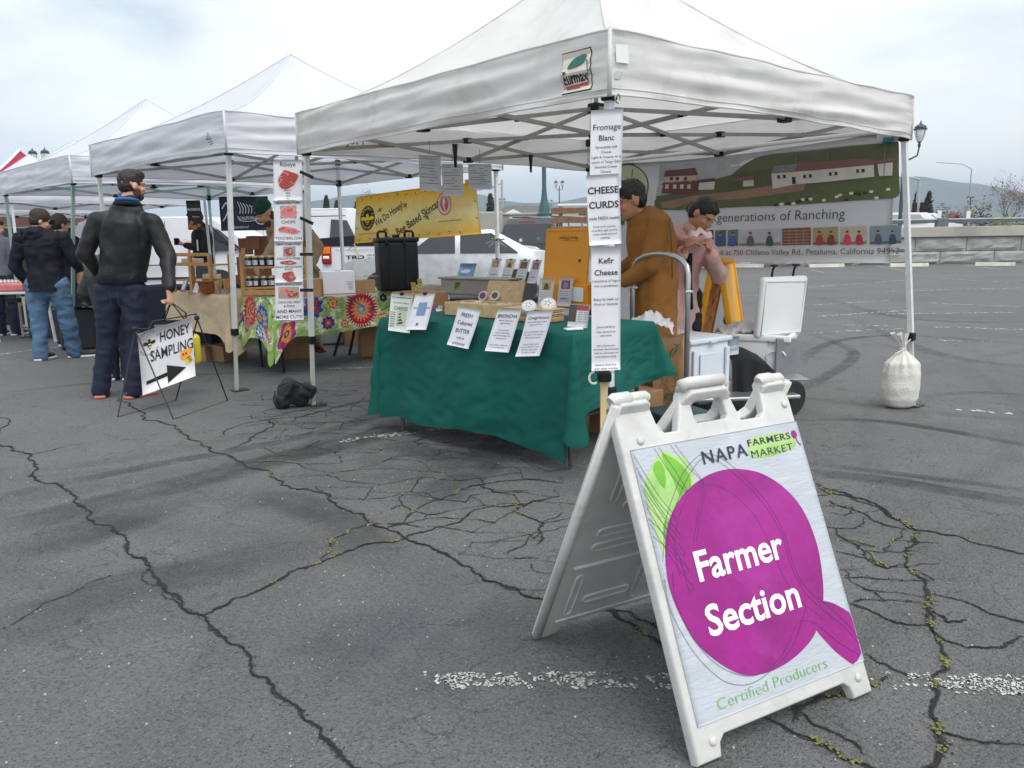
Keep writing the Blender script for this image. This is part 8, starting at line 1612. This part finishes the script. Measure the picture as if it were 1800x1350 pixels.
# bags in his hand
hp = L1+J1['wrR']+V((.005, .01, -.10)); bgp = AT(306, 600, 6.5); t = thing('tote_bag', 'black tote bag with yellow print hanging from the right hand of the jacket man', 'bag', V((bgp.x, 6.5, .36)))
lx_ = V((1, .25, 0)).normalized(); b = MB()
def tb(u, v, s_=1): return V((0, 0, 0))+lx_*((u-.5)*.30*(1-.05*v))+V((0, s_*.045*math.sin(math.pi*u)*(1-v*.6), v*.30))
b.grid(lambda u, v: tb(u, v, -1), 14, 10); b.grid(lambda u, v: tb(u, v, 1), 14, 10, flip=True); mk('bag_body', b, BLKC, t, smooth=True)
sh = Sheet(lambda u, v: t.location+tb(.5+u/.30, v/.30, -1)+V((0, -.004, 0)), .3, .3, 1); sh.poly('yellow_print', [(-.02, .19), (.12, .19), (.12, .27), (-.0, .27)], YI, t, .002); sh.poly('blue_print', [(-.14, .18), (-.05, .18), (-.05, .27), (-.14, .27)], ink('slate_blue', srgb(90, 110, 150)), t, .002)
for x in (-.09, .10): mk('handle', MB().tube([tuple(lx_*x+V((0, 0, .29))), tuple(lx_*x*.55+(hp-t.location)*.5+V((0, 0, .14))), tuple(hp-t.location), tuple(lx_*(x*.75)+(hp-t.location)*.5+V((.02, .03, .13))), tuple(lx_*(x*.9)+V((0, .04, .29)))], .011, 6, flat=.4), BLKC, t, smooth=True)
q_ = mk('yellow_bag', MB().rbox((0, 0, .15), (.16, .10, .26), .04, 3), mat('yellow_bag_film', srgb(210, 190, 50), .4, vary=.1), smooth=True); place(q_, AT(338, 645, 6.75), .3); tag(q_, 'yellow bag peeping out behind the right edge of the honey board', 'bag')
# 2. man with cap and hooded coat
L2 = V((-5.13, 8.98, 0)); hd2 = AT(70, 388, 9.0)-L2
J2 = VD(head=hd2, face=(.75, .62, -.35), neck=hd2+V((-.02, -.04, -.15)), chest=(.02, 0, 1.26), waist=(.03, 0, 1.02), pelvis=(.02, 0, .86), shL=(-.21, 0, 1.34), shR=(.24, 0, 1.34), elL=(-.29, -.03, 1.04), elR=(.33, .04, 1.08), wrL=(-.20, .06, .82), wrR=(.25, .28, 1.0), hipL=(-.09, 0, .84), hipR=(.13, 0, .84), knL=(-.12, .0, .46), knR=(.17, .05, .46), anL=(-.11, -.06, .085), anR=(.16, .14, .085), toeL=(-.08, .2, 0), toeR=(.42, .24, 0))
CAPB = mat('brown_cap', (.035, .024, .02), .8, vary=.2)
t, B = human('heavy set man in cap, black hooded coat and washed jeans at the left', L2, J2, topm=NYL, top='hooded_coat', jr=1.08, pants=BJ, legk=1.16, shoes=(SKB, SW), hair=cap(CAPB), hk=1.0, hands=[(J2['wrL'], (.2, .2, -1), (.9, .1, 0), .4, 1, -1, 1)], seed=7, hem=.84, wr=.022, pw=.020)
skin('hood', [('e', J2['neck']+V((0, -.06, .01)), (.145, .09, .075), (.3, 0, 0)), ('e', J2['neck']+V((0, -.02, .03)), (.12, .10, .05), (0, 0, 0))], NYL, t, .011, 3, .02, 12); mk('yoke_seam', MB().tube([(-.23, -.10, 1.30), (-.1, -.148, 1.27), (.02, -.155, 1.265), (.14, -.148, 1.27), (.25, -.10, 1.30)], .005, 5), BLKPL, t)
mk('sunglasses', MB().rbox(hd2+B @ V((.0, .092, .008)), (.13, .02, .035), .008, M=None), BLKPL, t)
def simple(label, px_, py_, Y, H, face, topm, pants, hair, turn=0, skinm=SKN, shoes=(SKB, SW), jr=1.0, legk=1.0, seed=0, arms=None, hands=None, lean=(0, 0), hem=.93, z0=None, facebits=True, wr=.014, hk=1.0):
    """upright figure; turn rotates it about z; arms: overrides in local, un-scaled metres for a 1.8 m figure"""
    k = H/1.8; c, s_ = math.cos(turn), math.sin(turn); base = dict(head=(0, .02, 1.68), face=face, neck=(0, -.01, 1.52), chest=(0, 0, 1.36), waist=(0, 0, 1.10), pelvis=(0, 0, .95), shL=(-.19, 0, 1.45), shR=(.19, 0, 1.45), elL=(-.26, -.03, 1.17), elR=(.26, -.03, 1.17), wrL=(-.25, .10, .95), wrR=(.25, .10, .95), hipL=(-.10, 0, .92), hipR=(.10, 0, .92), knL=(-.11, .03, .50), knR=(.11, .03, .50), anL=(-.12, 0, .085), anR=(.12, 0, .085), toeL=(-.15, .2, 0), toeR=(.15, .2, 0))
    base.update(arms or {}); J = {}
    for n_, p in base.items():
        if n_ == 'face': J[n_] = p; continue
        x, y, z = p; ln = max(0, z-.9)/.8; x += lean[0]*ln; y += lean[1]*ln; J[n_] = ((x*c-y*s_)*k, (x*s_+y*c)*k, z*k)
    loc = V((AT(px_, py_, Y).x, Y, 0)); hp_ = [(V(J['wr'+a]), (d[0]*c-d[1]*s_, d[0]*s_+d[1]*c, d[2]), (p[0]*c-p[1]*s_, p[0]*s_+p[1]*c, p[2]), cu, k, sd_) for a, d, p, cu, sd_ in (hands or [])]
    return human(label, loc, J, topm=topm, pants=pants, hair=hair, skinm=skinm, shoes=shoes, jr=jr, legk=legk, seed=seed, hands=hp_, ax=(c, s_, 0), hem=hem, face=facebits, wr=wr, hk=hk)+(J, loc)
GRY = mat('grey_jacket', srgb(96, 98, 108), .85, vary=.15); DKG = mat('charcoal_puffer', (.022, .023, .026), .6, vary=.15); TAN = mat('tan_canvas_jacket', srgb(154, 132, 104), .85, vary=.12, scale=6); HOOD = mat('black_hoodie', (.010, .010, .012), .9, vary=.15)
simple('person in brown cap and dark shorts half hidden behind the heavy set man', 104, 400, 10.2, 1.62, (.5, .8, -.1), NYL, mat('dark_shorts', (.012, .013, .02), .8), cap(mat('olive_cap', (.06, .05, .035), .8)), seed=11)
simple('person with curly brown hair and grey jacket at the left edge', -4, 430, 11.5, 1.62, (1, -.3, -.2), GRY, JN, shorthair(mat('curly_brown_hair', (.05, .028, .015), .8, vary=.4, scale=60), None, .02), seed=13)
BT = mat('tan_boot_suede', srgb(150, 132, 108), .9, vary=.15)
simple('person in dark puffer coat and tan boots hidden behind the jacket man', 196, 500, 7.55, 1.30, (-.6, .7, -.3), DKG, JN, shorthair(HB), shoes=(BT, SW), jr=1.15, seed=15, arms=dict(elL=(-.36, .02, 1.15), wrL=(-.38, .2, 1.02)), facebits=False)
# hooded man reading his phone by the van
t, B, J, loc = simple('man in black hoodie looking at his phone beside the low white van', 356, 430, 12.2, 1.76, (-.85, -.35, -.45), HOOD, mat('grey_trousers', (.09, .09, .10), .85), shorthair(HB, BRD), turn=1.75, seed=17, arms=dict(elL=(-.22, .02, 1.20), elR=(.22, .02, 1.20), wrL=(-.08, .24, 1.26), wrR=(.08, .24, 1.26), head=(0, .06, 1.66)), hands=[('L', (.3, .9, .2), (.5, .1, .8), .5, 1), ('R', (-.3, .9, .2), (-.5, .1, .8), .5, -1)])
p = loc+V(J['wrL'])+V((-.10, -.04, .05)); q_ = mk('phone', MB().rbox((0, 0, 0), (.07, .012, .14), .006), BLKPL); place(q_, p, .4); q_.rotation_euler = (.8, 0, .4); tag(q_, 'dark phone held by the man in the black hoodie', 'phone')
sh_ = mk('sleeve_mark', MB().rbox(V(J['elL'])+V((.02, -.085, .05)), (.022, .008, .16), .003), WHITEI, t)
# vendor in the green beanie
BEA = mat('green_beanie_knit', srgb(18, 66, 50), .95, vary=.2, scale=30, bump=.6, bscale=90)
def beanie(c, B, k): return [('beanie', [E_(c, B, k, 0, -.018, .070, (.092, .106, .088)), E_(c, B, k, 0, -.03, .125, (.065, .075, .05)), E_(c, B, k, 0, -.012, .038, (.097, .108, .035))], BEA, .0075, .006), ('long_beard', [E_(c, B, k, 0, .045, -.10, (.052, .05, .05)), E_(c, B, k, 0, .05, -.15, (.04, .035, .06)), E_(c, B, k, .0, -.03, -.07, (.085, .05, .09))], BRD, .0075, .012)]
L5 = V((AT(528, 500, 9.35).x, 9.35, 0)); h5 = AT(466, 374, 9.15)-L5
J5 = VD(head=h5, face=(-.62, -.45, -.62), neck=h5+V((.10, .05, -.13)), chest=(-.16, .03, 1.37), waist=(-.05, .03, 1.08), pelvis=(.04, .02, .93), shL=(-.02, .20, 1.46), shR=(-.10, -.12, 1.44), elL=(.22, .05, 1.20), elR=(-.22, -.30, 1.16), wrL=(.17, -.16, .97), wrR=(-.32, -.38, 1.02), hipL=(.12, .06, .90), hipR=(-.05, -.02, .90), knL=(.12, .05, .48), knR=(-.06, -.05, .48), anL=(.13, .05, .085), anR=(-.05, 0, .085), toeL=(.22, -.1, 0), toeR=(-.1, -.2, 0))
human('bearded vendor in green knit beanie and tan jacket leaning over the honey jars', L5, J5, topm=TAN, jr=1.12, pants=mat('patterned_trousers', srgb(130, 120, 90), .85, vary=.6, scale=16), shoes=(SKB, mat('red_sole', srgb(150, 40, 36), .6)), hair=beanie, hands=[(J5['wrL'], (-.1, -.5, -.8), (-.8, .2, -.2), .5, 1, 1, 1), (J5['wrR'], (-.3, -.6, -.4), (.3, 0, -.9), .5, 1, 1, 1)], ax=(.5, .85, 0), seed=21, hem=.86)
# vendor in the mustard work coat
MUS = mat('mustard_duck_canvas', srgb(140, 92, 34), .85, vary=.10, scale=5, bump=.2, bscale=40); L6 = V((.985, 5.70, 0)); h6 = AT(1108, 352, 5.66)-L6
J6 = VD(head=h6, face=(-.93, -.18, -.34), neck=h6+V((.075, .02, -.135)), chest=(.00, .03, 1.26), waist=(.03, .03, 1.02), pelvis=(.03, .02, .86), shL=(.02, -.15, 1.35), shR=(.05, .20, 1.35), elL=(-.04, -.22, 1.08), elR=(-.08, .2, 1.08), wrL=(-.22, -.16, .96), wrR=(-.25, .1, .98), hipL=(.02, -.08, .84), hipR=(.02, .10, .84), knL=(.0, -.09, .46), knR=(.0, .10, .46), anL=(.02, -.09, .085), anR=(.02, .11, .085), toeL=(-.2, -.1, 0), toeR=(-.2, .1, 0))
t, B = human('dark haired man in a mustard work coat looking down behind the near pole', L6, J6, topm=MUS, top='work_coat', jr=1.14, pants=JN, shoes=(SKB, SW), hair=shorthair(HK, None, .02), hk=1.12, skinm=SKN2, hands=[(J6['wrL'], (-.8, .1, -.3), (0, .3, -.9), .5, 1, 1, 1)], ax=(.3, .95, 0), seed=25, hem=.62, legk=.8, wr=.016)
mk('corduroy_collar', MB().tube([J6['neck']+V((.076*math.cos(a*.45), .078*math.sin(a*.45), -.012+.035*math.cos(a*.45))) for a in range(14)], .018, 8, closed=True), mat('brown_corduroy', (.03, .016, .012), .9, bump=.5, bscale=60), t, smooth=True)
mk('coat_seam', MB().tube([J6['shL']+V((.05, -.085, .02)), J6['shL']+V((.07, -.095, -.10)), J6['waist']+V((.10, -.14, -.05))], .004, 5), mat('mustard_thread', (.12, .07, .02), .9), t)
# woman in the pink fleece coat, eating from both hands
PNK = mat('pink_teddy_fleece', srgb(212, 172, 166), .95, vary=.12, scale=12, bump=.7, bscale=110); L7 = V((AT(1196, 500, 6.15).x, 6.15, 0)); h7 = AT(1236, 377, 5.93)-L7
wl, wr_ = AT(1205, 432, 5.78)-L7, AT(1246, 436, 5.78)-L7
J7 = VD(head=h7, face=(.45, -.62, -.68), neck=h7+V((-.075, .065, -.11)), chest=(.0, .07, 1.15), waist=(-.05, .06, .95), pelvis=(-.03, .08, .84), shL=(-.17, .06, 1.24), shR=(.17, .09, 1.23), elL=(-.13, -.05, .98), elR=(.27, -.10, .97), wrL=wl+V((-.01, .01, -.035)), wrR=wr_+V((.01, .01, -.035)), hipL=(-.12, .08, .80), hipR=(.08, .08, .80), knL=(-.12, .05, .44), knR=(.10, .05, .44), anL=(-.12, .06, .08), anR=(.10, .06, .08), toeL=(-.10, -.15, 0), toeR=(.16, -.15, 0))
def bun(c, B, k): return [('hair', [E_(c, B, k, 0, -.020, .040, (.086, .100, .090)), E_(c, B, k, 0, -.050, -.010, (.082, .070, .085)), E_(c, B, k, .0, .020, .082, (.066, .065, .030)), E_(c, B, k, -.02, -.12, -.03, (.05, .045, .055)), E_(c, B, k, -.078, .015, -.01, (.014, .03, .06))], HK, .0075, .007)]
t, B = human('woman with tied black hair in a pink fleece coat bending to bite her food', L7, J7, topm=PNK, top='fleece_coat', jr=1.05, pants=mat('black_trousers', (.008, .008, .009), .8), shoes=(SKB, SW), hair=bun, hk=.98, hands=[(J7['wrL'], (.35, -.1, .9), (.8, -.2, .2), .85, .92, -1, 1), (J7['wrR'], (-.30, -.1, .9), (-.8, -.2, .2), .85, .92, 1, 1)], skinm=SKN2, seed=29, hem=.60, wr=.020, up=(.1, .2, 1))
BLT = mat('black_top', (.010, .009, .010), .8)
mk('dark_lapel_gap', MB().tube([J7['neck']+V((.03, -.07, -.02)), J7['chest']+V((.04, -.165, .02)), J7['waist']+V((.09, -.16, .0)), J7['pelvis']+V((.09, -.15, -.12))], [.02, .028, .024, .03], 8, flat=.5), BLT, t, smooth=True)
for s_, w_ in ((-1, .0), (1, 0)):
    a, e_ = J7['wrL' if s_ < 0 else 'wrR'], J7['elL' if s_ < 0 else 'elR']; d = (e_-a).normalized(); mk('knit_cuff', MB().tube([a+d*.015, a+d*.06], [.041, .048], 14), mat('pale_pink_rib', srgb(222, 196, 190), .9, bump=.4, bscale=100), t, smooth=True)
mk('fleece_collar', MB().tube([J7['neck']+V((.12*math.cos(a*.45)+.0, .105*math.sin(a*.45)+.01, -.03+.045*math.sin(a*.45))) for a in range(14)], .034, 8, closed=True), PNK, t, smooth=True)
mk('patch_pocket', MB().rbox((-.10, -.115, .80), (.15, .02, .15), .02, 3, rz=.1), PNK, t, smooth=True)
fd_ = (wl+wr_)/2+V((0.01, -.01, .095)); q_ = mk('paper_wrap', MB().grid(lambda u, v: ((u-.5)*.17, -.02*math.sin(u*9)-.03*v, .03*math.sin(u*math.pi)+.012*math.sin(u*14)-.04*v), 14, 6), mat('wrap_paper', srgb(226, 196, 190), .6)); place(q_, L7+fd_, .15); tag(q_, 'small paper wrapped bite held up to the mouth of the woman', 'food')

# ---- far left stall odds and ends
WT = mat('white_table', (.6, .6, .58), .5); t = thing('white_table', 'white folding table end with paper flats at the far left', 'table', G(40, 585)); zT = AT(30, 515, 10.6).z
t.location = (AT(30, 515, 10.6).x-.6, 10.6, 0); PM[t.name] = Matrix.Translation(t.location); mk('tabletop', MB().rbox((.35, .3, zT), (1.5, .6, .04), .01), WT, t)
for x in (.2, .95): mk('leg', MB().tube([(x, .05, zT-.02), (x+.05, .05, 0)], .02, 7), WT, t)
for k, (px, py, w, lab) in enumerate(((16, 570, .5, 'front black tub of daffodils at the lower left'), (-22, 562, .5, 'black tub of daffodils cut by the left edge'))):
    p = G(px, py); t = thing('flower_tub', lab, 'flower tub', p, .1, 'black tubs of daffodils'); mk('tub', MB().box((0, 0, .15), (w, .34, .30), taper=1.0), BLKPL, t); lv = MB(); fl = MB(); random.seed(k+3)
    for q_ in range(260): x, y = random.uniform(-w/2, w/2)*.95, random.uniform(-.16, .16); h = random.uniform(.14, .30); dx = random.gauss(0, .03); lv.add([(x-.008, y, .28), (x+.008, y, .28), (x+dx+.003, y+dx, .28+h)], [(0, 1, 2)])
    for q_ in range(34): x, y = random.uniform(-w/2, w/2)*.95, random.uniform(-.17, .1); fl.blob((x, y, .50+random.uniform(-.06, .06)), (.026, .026, .022), 1, amp=.5, seed=q_)
    mk('leaves', lv, mat('daffodil_leaf', srgb(110, 140, 60), .7, vary=.3), t, kind='stuff'); mk('blooms', fl, mat('daffodil_yellow', srgb(236, 206, 50), .6, vary=.15), t, kind='stuff')
p = AT(8, 500, 10.9); q_ = mk('gingham_cloth', MB().rbox((0, 0, 0), (.42, .02, .14), .005), mat('x', (1, 1, 1)) if False else PAINT)
me = q_.data; n = 24; 
def gpaint(U_, V_): a = ((U_*40).astype(int) % 2+(V_*40).astype(int) % 2)[..., None]; return np.array([.7, .68, .68])*(1-a/2)+np.array(srgb(120, 24, 50))*(a/2)
bpy.data.objects.remove(q_); sh = Sheet(lambda u, v: V((p.x-.3+u, p.y, p.z-.07+v)), .5, .14, 1); q_ = sh.base('gingham_cloth', PAINT, None, 60, 18, .002, paint=gpaint); tag(q_, 'red and white gingham cloth edge at the far left stall', 'cloth')
q_ = mk('berry_tray', MB().rbox((0, 0, 0), (.30, .22, .10), .02), mat('pink_tray', srgb(196, 110, 110), .6, vary=.2)); place(q_, AT(27, 505, 10.0)); tag(q_, 'pink tray held beside the coat of the heavy set man', 'tray')
NVC = mat('navy_tablecloth', (.010, .014, .035), .85, vary=.15)
g1 = AT(140, 505, 8.9); tablecloth('navy_tablecloth', 'navy cloth on the table between the two men', V((-4.35, 9.3, 0)), V((1.0, -.35, 0)), V((.35, 1, 0)), 1.1, .5, .78, lambda k, f: .62, NVC, nres=120, nv=14)
for px, py, Y, sz, m_, lab, nm in ((153, 490, 9.2, (.20, .14, .16), KR, 'crumpled brown paper bag on the navy cloth', 'paper_bag'), (147, 462, 9.4, (.12, .02, .14), mat('neon_green_card', srgb(70, 230, 60), .6), 'bright neon green card standing on the navy table', 'card'), (146, 450, 9.6, (.36, .1, .03), mat('blue_edge', srgb(110, 140, 190), .6), 'pale blue crate edge behind the neon green card', 'crate_edge')):
    q_ = mk(nm, MB().rbox((0, 0, 0), sz, min(sz)*.3), m_); place(q_, AT(px, py, Y), .2); tag(q_, lab, nm.split('_')[-1] if nm != 'crate_edge' else 'crate')
q_ = mk('dark_bin', MB().rbox((0, 0, .25), (.42, .36, .5), .03), mat('dark_plastic_bin', (.02, .022, .026), .5)); place(q_, G(148, 612), .2); tag(q_, 'dark plastic bin behind the pale green tent leg', 'bin')
q_ = mk('bin_liner', rag((0, 0, .5), .26, .22, .06, 5, 18), mat('black_film', (.02, .02, .022), .25, bump=.5, bscale=20), q_, smooth=True)
q_ = mk('clear_tub', MB().rbox((0, 0, .22), (.5, .4, .44), .02), mat('dark_blue_tub', (.03, .035, .05), .4)); place(q_, G(52, 600, 0)+V((0, .6, 0)), .1); tag(q_, 'dark storage tub under the white table behind the heavy set man', 'tub')
# far vendors stall counter at left, dim
for k, (px, lab) in enumerate(((118, 'dark folded chair beside the pale green tent leg'),)):
    pass
